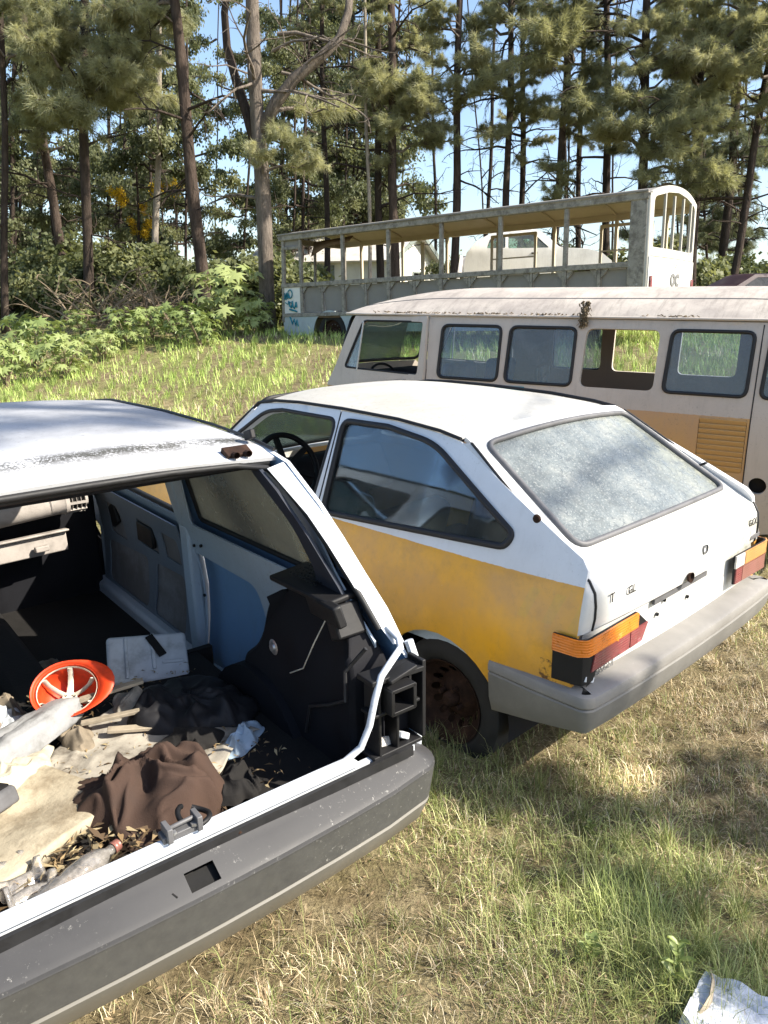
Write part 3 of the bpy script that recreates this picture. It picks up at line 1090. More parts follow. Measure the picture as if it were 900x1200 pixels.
    for sg in (1, -1):
        tl = bpy.data.objects.new('tail_lamp', None)
        COL.objects.link(tl)
        tl.parent = root
        lens('lamp_base', [(0, .560), (.165, .565), (.185, .598), (.50, .606), (.53, .672), (.45, .734), (0, .734)] if sg > 0 else [(0, .60), (.44, .60), (.45, .734), (0, .734)], sg, M['black'], .002, tl)
        if sg > 0:
            lens('amber_lens', [(.002, .672), (.45, .676), (.45, .733), (.002, .733)], sg, M['amber'], .011, tl)
            lens('red_lens', [(.145, .605), (.40, .607), (.40, .672), (.165, .668)], sg, M['red'], .007, tl)
            lens('red_lens', [(.405, .607), (.49, .609), (.53, .672), (.405, .672)], sg, M['red'], .008, tl)
            MB().box((.205, .757, .610), (.012, .02, .10)).obj('lamp_divider', M['white_plastic'], tl)
            MB().box((.116, .724, .575), (.02, .06, .018), (.4, 0, 0)).obj('broken_rim', M['white_plastic'], tl)
        else:
            lens('clear_lens', [(.36, .676), (.448, .676), (.448, .733), (.36, .733)], sg, M['clear_lens'], .009, tl)
            lens('amber_lens', [(.002, .676), (.355, .676), (.355, .733), (.002, .733)], sg, M['amber_old'], .010, tl)
            lens('red_lens', [(.375, .602), (.438, .602), (.438, .672), (.375, .672)], sg, M['red'], .009, tl)
            lens('red_lens', [(.002, .602), (.37, .602), (.37, .672), (.002, .672)], sg, M['red_old'], .009, tl)
    # bumper
    path = u_path(.495, .797, .058, .055, .022)
    bp = bpy.data.objects.new('rear_bumper', None)
    COL.objects.link(bp)
    bp.parent = root
    sweep(path, [(-.10, .551), (-.02, .541), (-.006, .533), (.0, .520), (.0, .497), (-.004, .492), (-.10, .47)], True).obj('bumper_cap', M['y_bumper'], bp, angle=30)
    def skirt(i):
        x, y = path[i][:2]
        t_ = max(0, min(1, (x - .12) / .36)) if abs(y) > .7 else 0
        return [(-.10, .489), (-.006, .489), (-.002, .482), (-.010, .43 - .05 * t_), (-.030, .385 - .07 * t_), (-.075, .362 - .07 * t_), (-.10, .38 - .06 * t_)]
    sweep(path, skirt, True).obj('bumper_skirt', M['y_bumper_low'], bp, angle=30)
    # front of the car
    hood = [(2.72, .66), (3.62, .60), (3.62, -.60), (2.72, -.66)]
    panel('bonnet', hood, [], lambda x, y: (x, y, .925 - .09 * (x - 2.72) - .05 * max(0, (x - 3.3)) ** 2 - .03 * (y / .66) ** 2), M['y_white'], root, (0, 0, 1), .015, .1)
    nose = [(.68, .25), (.70, .80), (-.70, .80), (-.68, .25)]
    nz = panel('nose_panel', nose, [], lambda y, z: (3.66 - .03 * (y / .7) ** 2 - .06 * max(0, z - .6), y, z), M['y_white'], root, (1, 0, 0), .02, .1)
    for s in (1, -1):
        MB().box((3.65, s * .52, .66), (.05, .26, .15)).obj('headlamp', M['clear_lens'], nz, bevel=.01)
    MB().box((3.66, 0, .66), (.03, .76, .13)).obj('grille', M['black'], nz)
    MB().box((3.70, 0, .45), (.12, 1.56, .16)).obj('front_bumper', M['y_bumper'], root, bevel=.03)
    ws = rpoly([(-.62, .0, .05), (.62, .0, .05), (.535, .56, .06), (-.535, .56, .06)])
    wfn = lambda y, s: (2.70 - s * .815 - .02 + .05 * (1 - (y / .6) ** 2), y, .945 + s * .70)
    wsn = panel('windscreen', ws, [], wfn, M['glass_clear'], root, (.6, 0, .7), .005, .1)
    seal('glass_seal', ws, wfn, .014, M['rubber'], wsn)
    for s in (1, -1):
        MB().tube([(2.74, s * .672, .90), (2.5, s * .635, 1.09), (2.27, s * .572, 1.285)], [.03, .026, .022], 8).obj('windscreen_pillar', P, root)
    # inside: floor, dash, steering wheel, inner side trims, folded seat bases, spare
    MB().box((2.05, 0, .24), (2.3, 1.10, .03)).obj('floor', M['carpet'], root)
    MB().box((.43, 0, .47), (.60, 1.0, .03)).obj('boot_floor', M['carpet'], root)
    MB().box((2.62, 0, .74), (.30, 1.28, .30), (0, .2, 0), .9).obj('dashboard', M['black_trim'], root, bevel=.05, segs=4)
    sw = bpy.data.objects.new('steering_wheel', None)
    COL.objects.link(sw)
    sw.parent = root
    sw.location = (2.30, .36, .93)
    sw.rotation_euler = (0, R(-62), 0)
    MB().tube([(math.cos(a) * .19, math.sin(a) * .19, 0) for a in np.linspace(0, 2 * math.pi, 37)[:-1]], .017, 8, True).obj('wheel_rim', M['black'], sw, angle=80)
    mb = MB()
    for a in (.1, math.pi - .1, -math.pi / 2 - .5, -math.pi / 2 + .5):
        mb.bar((0, 0, -.02), (math.cos(a) * .18, math.sin(a) * .18, 0), .035, .014)
    mb.lathe([(0, .01), (.05, .01), (.065, -.02), (.03, -.12), (.02, -.3)], 14)
    mb.obj('spokes', M['black'], sw)
    for y in (.36, -.36):
        se = MB()
        se.box((1.62, y, .42), (.48, .46, .16))
        se.box((1.36, y, .68), (.13, .44, .46), (0, -.28, 0))
        se.obj('front_seat', M['bluecloth'] if False else M['black_trim'], root, bevel=.05, segs=4)
    MB().box((.83, 0, .60), (.10, 1.05, .34), (0, -.15, 0)).obj('rear_seat_back', M['van_inner'], root, bevel=.03)
    for s in (1, -1):
        it = [(.22, .50), (1.52, .45), (1.50, .86), (.25, .92)]
        hol = [rpoly([(1.05, .55, .03), (1.4, .55, .03), (1.4, .80, .03), (1.05, .80, .03)]), rpoly([(.68, .70, .03), (.90, .70, .03), (.90, .82, .03), (.68, .82, .03)])]
        panel('inner_trim', it, hol, lambda x, z, s=s: (x, s * (y_side(x, z) - .07), z), M['f_inner'], root, (0, -s, 0), .012, .08)
    for k, (x, z) in enumerate(((.493, 1.147),)):
        MB().lathe([(0, .004), (.014, .004), (.018, -.003)], 12, 'y', (.40, y_side(.40, 1.08) + .002, 1.08)).obj('aerial_hole', M['rust'], root)
    return root


yellow_car()
# ------------------------------------------------------------------ the stripped white hatchback in front
FP = smooth_prof([(.10, .72), (.20, .76), (.45, .795), (.60, .80), (.75, .785), (.90, .745), (.95, .725), (1.30, .61), (1.45, .565)])


def f_side(x, z):
    y = interp(FP, z)
    if x < .6: y -= .03 * ((.6 - x) / .6) ** 2
    if x > 2.9: y -= .07 * ((x - 2.9) / .9) ** 2
    return y


def front_car():
    root = thing('stripped_car', 'stripped white hatchback without tailgate, junk inside, black rear bumper, lichen on its roof', 'car',
                 (-.3916, 1.5280, -.065), (-.03, 0, .6693 + math.pi / 2))
    P, I = M['f_paint'], M['f_inner']
    qwin = rpoly([(1.446, .958, .03), (1.375, 1.335, .05), (.645, 1.345, .07), (.475, 1.17, .06), (.432, 1.03, .04), (.50, .978, .05)])
    dwin = rpoly([(1.655, .93, .03), (1.60, 1.335, .05), (2.15, 1.325, .06), (2.72, .93, .05)])
    for s in (1, -1):
        fn = lambda x, z, s=s: (x, s * f_side(x, z), z)
        ar = [p for p in arc(.78, .235, .335, 4, 176) if p[1] > .2]
        quarter = [(1.605, .20), (1.12, .20)] + ar + [(.43, .25), (.30, .36), (.16, .46), (.158, .80), (.185, .84), (.285, 1.06), (.400, 1.257), (.52, 1.370), (.62, 1.392), (.72, 1.402), (1.0, 1.416), (1.605, 1.418)]
        panel('quarter_panel', quarter, [qwin], fn, P, root, (0, s, 0), .012, .06, M['f_blue'])
        gl = panel('quarter_window', qwin, [], lambda x, z, s=s: (x, s * (f_side(x, z) - .012), z), M['glass_f'], root, (0, s, 0), .004, .08)
        seal('window_seal', qwin, lambda x, z, s=s: (x, s * (f_side(x, z) - .014), z), .013, M['rubber'], gl)
        # inner skin of the quarter with its big access hole, and the inner pillar
        inner = [(1.60, .22), (1.05, .22), (.86, .45), (.72, .58), (.30, .62), (.22, .86), (.36, 1.05), (.44, 1.20), (.58, 1.335), (1.60, 1.395)]
        hole = rpoly([(1.50, .30, .06), (1.515, .80, .03), (1.0, .80, .05), (.93, .56, .05), (1.15, .33, .08)])
        win2 = rpoly([(1.45, .945, .03), (1.385, 1.32, .05), (.655, 1.33, .07), (.49, 1.17, .06), (.445, 1.03, .04), (.51, .965, .05)])
        q = panel('inner_quarter', inner, [hole, win2], lambda x, z, s=s: (x, s * (f_side(x, z) - (.075 if z < .9 else .075 - .035 * min(1, (z - .9) / .3))), z), I, root, (0, -s, 0), .006, .06)
        MB().bar((1.565, s * .705, .26), (1.555, s * .69, .92), .05, .085, (1, 0, 0)).bar((1.555, s * .685, .92), (1.53, s * .58, 1.36), .045, .07, (1, 0, 0)).obj('door_pillar', I, root, bevel=.012)
        for z, x in ((.84, 1.48), (.60, 1.50), (.70, 1.535), (.86, 1.40), (.50, 1.535)):
            MB().lathe([(0, .004), (.007, .004), (.007, -.004)], 8, 'y', (x, s * (f_side(x, z) - .083), z)).obj('trim_clip', M['black'], q)
        # door with window frame, its inner sheet and stripped trim
        door = [(1.615, .20), (2.86, .20), (2.89, .90), (2.78, .95), (2.22, 1.385), (1.615, 1.41)]
        d = panel('door', door, [dwin], fn, P, root, (0, s, 0), .03, .06, I)
        dti = [(1.655, .27), (2.80, .27), (2.83, .885), (1.655, .885)]
        cut = [rpoly([(2.16, .33, .05), (2.72, .33, .05), (2.72, .56, .04), (2.16, .60, .04)]), rpoly([(1.72, .33, .04), (2.08, .33, .04), (2.05, .60, .04), (1.72, .62, .04)]),
               rpoly([(1.98, .66, .02), (2.22, .66, .02), (2.20, .80, .02), (2.0, .80, .02)]), rpoly([(2.42, .62, .02), (2.66, .62, .02), (2.64, .80, .02), (2.46, .80, .02)]), rpoly([(1.72, .67, .02), (1.90, .67, .02), (1.90, .80, .02), (1.72, .80, .02)])]
        panel('door_inner_sheet', dti, cut, lambda x, z, s=s: (x, s * (f_side(x, z) - .075), z), M['f_door'], d, (0, -s, 0), .006, .06)
        panel('door_membrane', [(1.67, .29), (2.79, .29), (2.82, .84), (1.67, .84)], [], lambda x, z, s=s: (x, s * (f_side(x, z) - .066), z), M['door_trim'], d, (0, -s, 0), .003, .06)
        MB().box((2.10, s * .705, .735), (.20, .02, .10)).obj('speaker_recess', M['black'], d, bevel=.008)
        MB().box((2.55, s * .71, .74), (.10, .02, .12), (0, .5, 0)).obj('handle_recess', M['black'], d, bevel=.008)
        seal('window_seal', dwin, lambda x, z, s=s: (x, s * (f_side(x, z) - .012), z), .014, M['rubber'], d)
        fender = [(2.90, .20)] + [p for p in arc(3.17, .235, .335, 176, 4) if p[1] > .2] + [(3.70, .25), (3.74, .55), (3.71, .76), (3.40, .83), (2.905, .90)]
        panel('fender', fender, [], fn, P, root, (0, s, 0), .015, .08)
        for c in ((.78, s * .70, .265), (3.17, s * .70, .265)):
            wheel(root, c, s)
        for cx in (.78, 3.17): housing(root, cx, s, .245, .34, .545, .755)
        gp = [(2.84, .91), (2.5, 1.19), (2.25, 1.385), (2.0, 1.412), (1.4, 1.428), (1.0, 1.424), (.72, 1.410), (.60, 1.393)]
        MB().tube([(x, s * (f_side(x, z) + .001), z + .001) for x, z in gp], .0055, 6).obj('rain_gutter', M['rubber'], root, angle=80)
        # black boot trim with ledge
        tr = rpoly([(.20, .46, .04), (.205, .80, .04), (.285, .945, .04), (.33, .965, .03), (.60, .955, .05), (.68, .86, .08), (.74, .70, .08), (.88, .60, .05), (.90, .40, .04), (.40, .40, .04)])
        n = len(tr)
        mb = MB()
        ya, yb = s * .735, s * .575
        mb.add([(x, s * min(abs(ya), f_side(x, z) - .05), z) for x, z in tr] + [(x + .01, yb + s * .05 * (z > .9), z) for x, z in tr], [tuple(range(n)), tuple(range(2 * n - 1, n - 1, -1))] + [(i, (i + 1) % n, n + (i + 1) % n, n + i) for i in range(n)])
        tb = mb.obj('boot_side_trim', M['black_trim'], root, angle=30, bevel=.015)
        led = MB()
        led.box((.46, s * .630, .985), (.34, .15, .020), (s * .10, .03, 0))
        led.box((.33, s * .572, .955), (.20, .03, .07), (s * .25, .10, s * .14))
        led.box((.285, s * .61, .925), (.05, .10, .10), (0, .45, 0))
        led.obj('shelf_ledge', M['black'], tb, bevel=.007)
        gr = MB()
        for i in range(9):
            for j in range(5):
                gr.lathe([(0, .002), (.004, .002), (.004, -.001)], 6, 'z', (.42 + i * .018, s * (.60 + j * .018), .999 + j * .0018 + .0))
        gr.obj('speaker_holes', M['void'], tb)
        MB().lathe([(0, .010), (.014, .009), (.018, .003), (.030, .0), (.030, -.01)], 18, 'y', (.66, 0, .71)).obj('shelf_knob', M['chrome'], tb).location = (0, s * .575 if s > 0 else -.575, 0)
        MB().tube([(.30, s * .575, .97), (.36, s * .545, .84), (.45, s * .56, .72), (.55, s * .57, .66)], .0022, 5).obj('shelf_cord', M['strap'], tb)
        MB().tube([(.17, s * .60, .88), (.22, s * .56, .80), (.20, s * .545, .72), (.30, s * .55, .66), (.42, s * .56, .60), (.44, s * .555, .50)], .006, 6).obj('wiring', M['rubber'], tb)
        # rear corner: lamp housing with open compartments
        lh = bpy.data.objects.new('lamp_housing', None)
        COL.objects.link(lh)
        lh.parent = root
        cb = MB()
        z0, z1, y0, y1 = .565, .805, .588, .752
        xx = .115
        cb.box((xx + .05, s * (y0 + y1) / 2, (z0 + z1) / 2), (.006, y1 - y0, z1 - z0))
        cb.obj('housing_back', M['black_trim'], lh)
        cb = MB()
        cb.box((xx + .012, s * .655, z1), (.075, .19, .016), (s * -.05, 0, 0))
        cb.box((xx + .012, s * .655, z0 + .004), (.07, .18, .012))
        cb.box((xx + .012, s * y1, .70), (.07, .014, .25))
        cb.box((xx + .012, s * y0, .69), (.07, .010, .24))
        cb.box((xx + .008, s * .65, .705), (.065, .17, .010))
        cb.box((xx + .008, s * .700, .755), (.06, .010, .10))
        cb.box((xx + .01, s * .655, .63), (.06, .010, .14))
        cb.obj('housing_frame', M['black'], lh, bevel=.003)
        bx = MB()
        for (ya, yb, za, zb) in ((.61, .69, .712, .782),):
            for (cy, cz, sy, sz) in (((ya + yb) / 2, za, yb - ya, .006), ((ya + yb) / 2, zb, yb - ya, .006), (ya, (za + zb) / 2, .006, zb - za), (yb, (za + zb) / 2, .006, zb - za)):
                bx.box((xx - .018, s * cy, cz), (.075, sy + .006, sz + .006))
        bx.obj('bulb_box', M['black'], lh, bevel=.002)
        MB().box((xx - .02, s * .66, .815), (.05, .10, .012), (s * .2, .1, 0)).obj('housing_lip', M['black'], lh, bevel=.003)
        MB().box((xx + .02, s * .628, .585), (.02, .06, .03), (.3, .4, .2)).obj('broken_lens_bits', M['clear_lens'], lh, bevel=.004)
        MB().box((xx + .0, s * .69, .592), (.02, .05, .02), (.6, .1, .4)).obj('broken_lens_bits', M['white_plastic'], lh, bevel=.004)
        # wrap of body colour outside the lamp
        MB().tube([(.165, s * .782, .46), (.150, s * .780, .60), (.148, s * .772, .78), (.175, s * .762, .855)], .014, 8).obj('corner_edge', P, root)
        # front pillars
        MB().tube([(2.88, s * .70, .90), (2.56, s * .655, 1.14), (2.29, s * .585, 1.345)], [.032, .028, .022], 8).obj('windscreen_pillar', P, root)
    # roof with its folded rear edge
    gut = smooth_prof([(.50, 1.36), (.58, 1.378), (.64, 1.396), (.72, 1.408), (1.0, 1.422), (1.4, 1.428), (2.0, 1.412), (2.25, 1.388), (2.35, 1.37)], 1)
    fold = smooth_prof([(.50, 0), (.60, .0), (.72, .020), (.82, .026), (1.2, .034), (2.3, .03)], 2)
    def rw(x): return f_side(x, interp(gut, x)) - .003
    def rz(x, y): return interp(gut, x) - .003 + interp(fold, x) * (1 - min(1, abs(y / rw(x))) ** 2.4)
    L = [(x, rw(x)) for x in np.linspace(.58, 2.25, 26)]
    outer = L + [(2.25 + .06 * (1 - (y / .6) ** 2), y) for y in np.linspace(.5, -.5, 9)] + [(x, -y) for x, y in L[::-1]] + [(.58 + .035 * (1 - (y / .57) ** 2), y) for y in np.linspace(-.53, .53, 11)]
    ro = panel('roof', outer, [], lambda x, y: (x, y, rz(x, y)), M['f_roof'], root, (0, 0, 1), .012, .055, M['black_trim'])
    ry = np.linspace(-.56, .56, 21)
    MB().tube([(.60 + .03 * (1 - (y / .57) ** 2), y, rz(.60, y) - .022) for y in ry], .014, 6).obj('roof_weatherstrip', M['rubber'], ro, angle=80)
    # inner roof rail behind the lip
    MB().box((.72, 0, 1.355), (.16, 1.06, .03), (0, -.1, 0)).obj('roof_header', M['black_trim'], ro, bevel=.01)
    for s in (1, -1):
        h = MB()
        h.box((.628, s * .47, 1.395), (.045, .085, .022), (0, -.45, 0))
        h.lathe([(0, .0), (.010, .0), (.010, -.02)], 10, 'x', (.607, s * .47 - .02, 1.395))
        h.lathe([(0, .0), (.010, .0), (.010, -.02)], 10, 'x', (.607, s * .47 + .02, 1.395))
        hg = h.obj('tailgate_hinge', M['rust'], ro, bevel=.003)
        MB().box((.70, s * .555, 1.43), (.05, .018, .03), (0, .3, 0)).obj('roof_rack_foot', M['black'], ro, bevel=.004)
    # flange round the tailgate opening
    half = [(.165, .716, .876), (.128, .692, .868), (.102, .640, .856), (.090, .592, .828), (.086, .566, .770), (.090, .548, .690), (.102, .526, .625), (.118, .480, .590), (.128, .40, .583), (.125, .2, .586)]
    up = [(.61, .0, 1.372), (.605, .25, 1.372), (.59, .45, 1.366), (.565, .540, 1.350), (.50, .575, 1.312), (.41, .605, 1.220), (.33, .645, 1.105), (.26, .678, 1.0), (.205, .705, .905)]
    pts = up + half + [(.122, 0, .588)]
    fl = pts + [(x, -y, z) for x, y, z in pts[::-1][1:-1]]
    low = [(x, y, z) for x, y, z in [up[-1]] + half + [(.122, 0, .588)]]
    MB().tube(low + [(x, -y, z) for x, y, z in low[::-1][1:]], .0105, 8).obj('opening_flange', P, root, angle=80)
    wsr = [(x + .008, y * .965 if z < 1.34 else y, z - .004) for x, y, z in up]
    for s in (1, -1):
        MB().tube([(x, s * y, z) for x, y, z in wsr], .010, 6).obj('weatherstrip', M['rubber'], root, angle=80)
        # broad painted pillar between flange and flank
        pv, pf = [], []
        A = [(.53, .572, 1.368), (.402, .622, 1.256), (.342, .655, 1.16), (.287, .688, 1.06), (.23, .728, .95), (.187, .756, .845)]
        B = [(.545, .525, 1.352), (.405, .570, 1.232), (.348, .600, 1.148), (.292, .632, 1.052), (.238, .664, .955), (.178, .705, .858)]
        for a, b in zip(A, B): pv += [(a[0], s * a[1], a[2]), (b[0], s * b[1], b[2])]
        pf = [(2 * i, 2 * i + 1, 2 * i + 3, 2 * i + 2) for i in range(len(A) - 1)]
        MB().add(pv, pf).obj('rear_pillar', P, root)
        pt = rpoly([(.64, 1.345, .03), (.478, 1.18, .05), (.430, 1.03, .04), (.49, .955, .04), (.275, .93, .02), (.315, 1.02), (.40, 1.165), (.50, 1.29), (.565, 1.345)])
        panel('pillar_trim', pt, [], lambda x, z, s=s: (x, s * (f_side(x, z) - .086), z), M['navy'], root, (0, -s, 0), .01, .05)
    # sill, latch, valance
    sv = MB()
    sv.box((.114, 0, .578), (.038, 1.03, .016))
    sv.obj('boot_sill', P, root, bevel=.006)
    MB().box((.086, 0, .553), (.012, 1.40, .03)).obj('sill_gap', M['rubber'], root)
    MB().box((.115, 0, .46), (.02, 1.45, .21)).obj('rear_valance', P, root)
    la = bpy.data.objects.new('tailgate_latch', None)
    COL.objects.link(la)
    la.parent = root
    l1 = MB()
    l1.box((.125, .005, .602), (.035, .10, .018))
    l1.box((.12, .040, .615), (.045, .014, .04))
    l1.box((.12, -.036, .615), (.045, .014, .04))
    l1.tube([(.122, -.03, .625), (.122, .035, .622)], .006, 8)
    l1.obj('striker', M['grey_plastic'], la, bevel=.004)
    l2 = MB()
    for y in (.03, -.025): l2.lathe([(0, .006), (.009, .006), (.010, 0)], 6, 'z', (.11, y, .612))
    l2.obj('bolt', M['chrome'], la)
    # bumper, with the plate lamp hole through its sloping top
    ys = [.58, .40, .20, .033, -.043, -.20, -.40, -.58]
    path = u_path(.42, .80, .045, .085, .045, ys)
    i0 = min(i for i, p in enumerate(path) if abs(p[1] - .033) < 1e-4 and p[0] < .1)
    bp = bpy.data.objects.new('rear_bumper', None)
    COL.objects.link(bp)
    bp.parent = root
    prof = [(-.100, .550), (-.094, .557), (-.060, .532), (-.016, .508), (-.004, .498), (.0, .488), (-.016, .380), (-.03, .372), (-.11, .40)]
    sweep(path, prof, True, {(i0, 2)}).obj('bumper_cover', M['f_bumper'], bp, angle=28)
    sweep(path, [(-.022, .373), (-.017, .368), (-.045, .300), (-.075, .272), (-.10, .285), (-.10, .36)], True).obj('bumper_skirt', M['f_bumper_low'], bp, angle=28)
    MB().box((.050, -.005, .475), (.075, .13, .05), (0, -.46, 0)).obj('hole_shade_fill', M['void'], bp)  # near-black box standing in for the shade inside the plate lamp hole
    MB().box((.028, .07, .513), (.016, .004, .004), (0, -.4, .5)).obj('bumper_slit', M['void'], bp)
    MB().lathe([(0, .008), (.008, .008), (.010, 0)], 10, 'z', (.088, -.13, .552)).obj('bumper_screw', M['rust'], bp)
    MB().lathe([(0, .008), (.008, .008), (.010, 0)], 10, 'z', (.092, -.64, .550)).obj('bumper_screw', M['rust'], bp)
    # floors, tunnel, dash
    MB().box((.72, 0, .43), (1.20, 1.16, .03)).obj('boot_floor', M['carpet'], root)
    MB().box((2.05, 0, .24), (1.75, 1.36, .03)).obj('cabin_floor', M['carpet'], root)
    MB().box((1.33, 0, .34), (.03, 1.3, .22)).obj('heel_board', M['carpet'], root)
    MB().box((2.0, 0, .30), (1.5, .22, .14), None, .8).obj('tunnel', M['carpet'], root, bevel=.03)
    for s in (1, -1):
        MB().box((2.25, s * .70, .25), (1.3, .10, .13)).obj('rocker_sill', P, root, bevel=.02)
    d = bpy.data.objects.new('dashboard', None)
    COL.objects.link(d)
    d.parent = root
    MB().box((2.86, 0, .58), (.20, 1.36, .74)).obj('bulkhead', M['black_trim'], d, bevel=.02)
    MB().box((2.74, 0, .90), (.24, 1.28, .05), (0, -.15, 0)).obj('dash_top', M['black_trim'], d, bevel=.02)
    MB().tube([(2.66, .45, .775), (2.63, .1, .80), (2.60, -.15, .818), (2.595, -.46, .836)], [.06, .062, .058, .054], 16).obj('air_duct', M['dash'], d, angle=60)
    ven = MB()
    ven.lathe([(.050, 0), (.062, .0), (.064, .02), (.058, .03), (.058, .09), (.050, .10)], 18, 'y')
    for a in range(8):
        an = a * math.pi / 4
        ven.box((math.cos(an) * .055, -.035, math.sin(an) * .055), (.012, .10, .012), (0, -an, 0))
    for q in (0, 1, 2, 3): ven.lathe([(.052, -.01 - q * .022), (.060, -.012 - q * .022), (.052, -.016 - q * .022)], 18, 'y')
    ven.lathe([(0, -.105), (.03, -.10), (.034, -.085)], 14, 'y')
    vo = ven.obj('vent', M['dash'], d)
    vo.location = (2.595, -.49, .838)
    MB().lathe([(0, -.05), (.048, -.05), (.048, .04)], 14, 'y', (2.595, -.50, .838)).obj('vent_core', M['void'], d)
    g = MB()
    g.box((2.585, -.10, .63), (.03, .74, .10), (0, .12, .09))
    g.box((2.57, -.10, .69), (.05, .76, .012), (0, .12, .09))
    g.box((2.56, -.33, .625), (.03, .07, .03), (0, .1, .1))
    g.obj('glovebox_panel', M['dash'], d, bevel=.006)
    MB().tube([(2.60, .02 + .0, .55), (2.62, .0, .25)], .012, 6).obj('gear_lever', M['black'], root)
    # front end
    panel('bonnet', [(2.88, .68), (3.70, .60), (3.70, -.60), (2.88, -.68)], [], lambda x, y: (x, y, .92 - .10 * (x - 2.88) - .03 * (y / .66) ** 2), P, root, (0, 0, 1), .015, .1)
    nz = panel('nose_panel', [(.68, .25), (.70, .80), (-.70, .80), (-.68, .25)], [], lambda y, z: (3.74 - .03 * (y / .7) ** 2, y, z), P, root, (1, 0, 0), .02, .1)
    for s in (1, -1):
        MB().box((3.74, s * .52, .66), (.04, .26, .13)).obj('headlamp', M['clear_lens'], nz, bevel=.01)
    MB().box((3.78, 0, .45), (.12, 1.56, .16)).obj('front_bumper', M['f_bumper'], root, bevel=.03)
    ws = rpoly([(-.64, .0, .05), (.64, .0, .05), (.56, .62, .06), (-.56, .62, .06)])
    wfn = lambda y, s: (2.86 - s * .93 + .05 * (1 - (y / .6) ** 2), y, .93 + s * .71)
    wsn = panel('windscreen', ws, [], wfn, M['glass_clear'], root, (.6, 0, .7), .005, .1)
    seal('glass_seal', ws, wfn, .014, M['rubber'], wsn)
    return root


FCAR = front_car()
# ------------------------------------------------------------------ junk lying in the stripped car (placed in the car's own frame)
FM = Matrix.Translation(FCAR.location) @ FCAR.rotation_euler.to_matrix().to_4x4()


def in_car(name, label, cat, loc, rz=0, rx=0, ry=0, group=None):
    o = thing(name, label, cat, (0, 0, 0), (0, 0, 0), group)
    o.matrix_world = FM @ Matrix.Translation(loc) @ Matrix.Rotation(rz, 4, 'Z') @ Matrix.Rotation(ry, 4, 'Y') @ Matrix.Rotation(rx, 4, 'X')
    return o


def place_in_car(o, loc, rz=0, rx=0, ry=0):
    o.matrix_world = FM @ Matrix.Translation(loc) @ Matrix.Rotation(rz, 4, 'Z') @ Matrix.Rotation(ry, 4, 'Y') @ Matrix.Rotation(rx, 4, 'X')
    return o


def vnoise(P, seed, freq):
    """smooth value noise for an (n,3) array, -1..1"""
    P = np.asarray(P, float) * freq
    i = np.floor(P).astype(int)
    f = P - i
    f = f * f * (3 - 2 * f)
    def h(a):
        n = (a[:, 0] * 374761393 + a[:, 1] * 668265263 + a[:, 2] * 2147483647 + seed * 1274126177) & 0x7fffffff
        n = ((n ^ (n >> 13)) * 1274126177) & 0x7fffffff
        return (n ^ (n >> 16)) % 65536 / 32767.5 - 1
    r = 0
    for dx in (0, 1):
        for dy in (0, 1):
            for dz in (0, 1):
                w = (f[:, 0] if dx else 1 - f[:, 0]) * (f[:, 1] if dy else 1 - f[:, 1]) * (f[:, 2] if dz else 1 - f[:, 2])
                r = r + w * h(i + np.array([dx, dy, dz]))
    return r


def ridged(P, seed, freq, oct=3):
    r = 0
    a = 1
    for k in range(oct):
        r = r + a * (1 - 2 * np.abs(vnoise(P, seed + k * 7, freq * 2 ** k)))
        a *= .5
    return r


def lump(name, size, seed, amp, freq, n=48, top=None, ridge=False, flat_bottom=True, square=4, fold=None):
    """a closed soft body: rounded-box shape with folds"""
    th = np.linspace(0, 2 * math.pi, n, endpoint=False)
    ph = np.linspace(-math.pi / 2, math.pi / 2, n // 2)
    T, Ph = np.meshgrid(th, ph)
    def se(c, e): return np.sign(c) * np.abs(c) ** e
    e = 2 / square
    X = se(np.cos(Ph), e) * se(np.cos(T), e)
    Y = se(np.cos(Ph), e) * se(np.sin(T), e)
    Z = se(np.sin(Ph), .7)
    P = np.stack([X.ravel() * size[0], Y.ravel() * size[1], Z.ravel() * size[2]], 1)
    nn = ridged(P, seed, freq) if ridge else vnoise(P, seed, freq) + .5 * vnoise(P, seed + 3, freq * 2.3) + .25 * vnoise(P, seed + 5, freq * 5)
    d = P / (np.linalg.norm(P / np.array(size), axis=1, keepdims=True) + 1e-6)
    d /= np.linalg.norm(d, axis=1, keepdims=True) + 1e-9
    P = P + d * (amp * nn)[:, None]
    if fold is not None: P = fold(P)
    if flat_bottom: P[:, 2] = np.maximum(P[:, 2], -size[2] * .92 + .01 * nn)
    w = n
    i, j = np.meshgrid(np.arange(n), np.arange(n // 2 - 1))
    a, b = (j * w + i).ravel(), (j * w + (i + 1) % n).ravel()
    F = np.stack([a, b, b + w, a + w], 1)
    return np_mesh(name, P, F)


def sheet(name, w, d, nx, ny, hf, t=.01):
    """a cloth or slab: height field with real thickness"""
    xs, ys = np.linspace(-w / 2, w / 2, nx), np.linspace(-d / 2, d / 2, ny)
    X, Y = np.meshgrid(xs, ys)
    P = np.stack([X.ravel(), Y.ravel(), np.zeros(X.size)], 1)
    P = hf(P)
    i, j = np.meshgrid(np.arange(nx - 1), np.arange(ny - 1))
    a = (j * nx + i).ravel()
    me = np_mesh(name, P, np.stack([a, a + 1, a + nx + 1, a + nx], 1))
    return me


def solid(o, t, off=-1):
    s = o.modifiers.new('thickness', 'SOLIDIFY')
    s.thickness = t
    s.offset = off
    return o


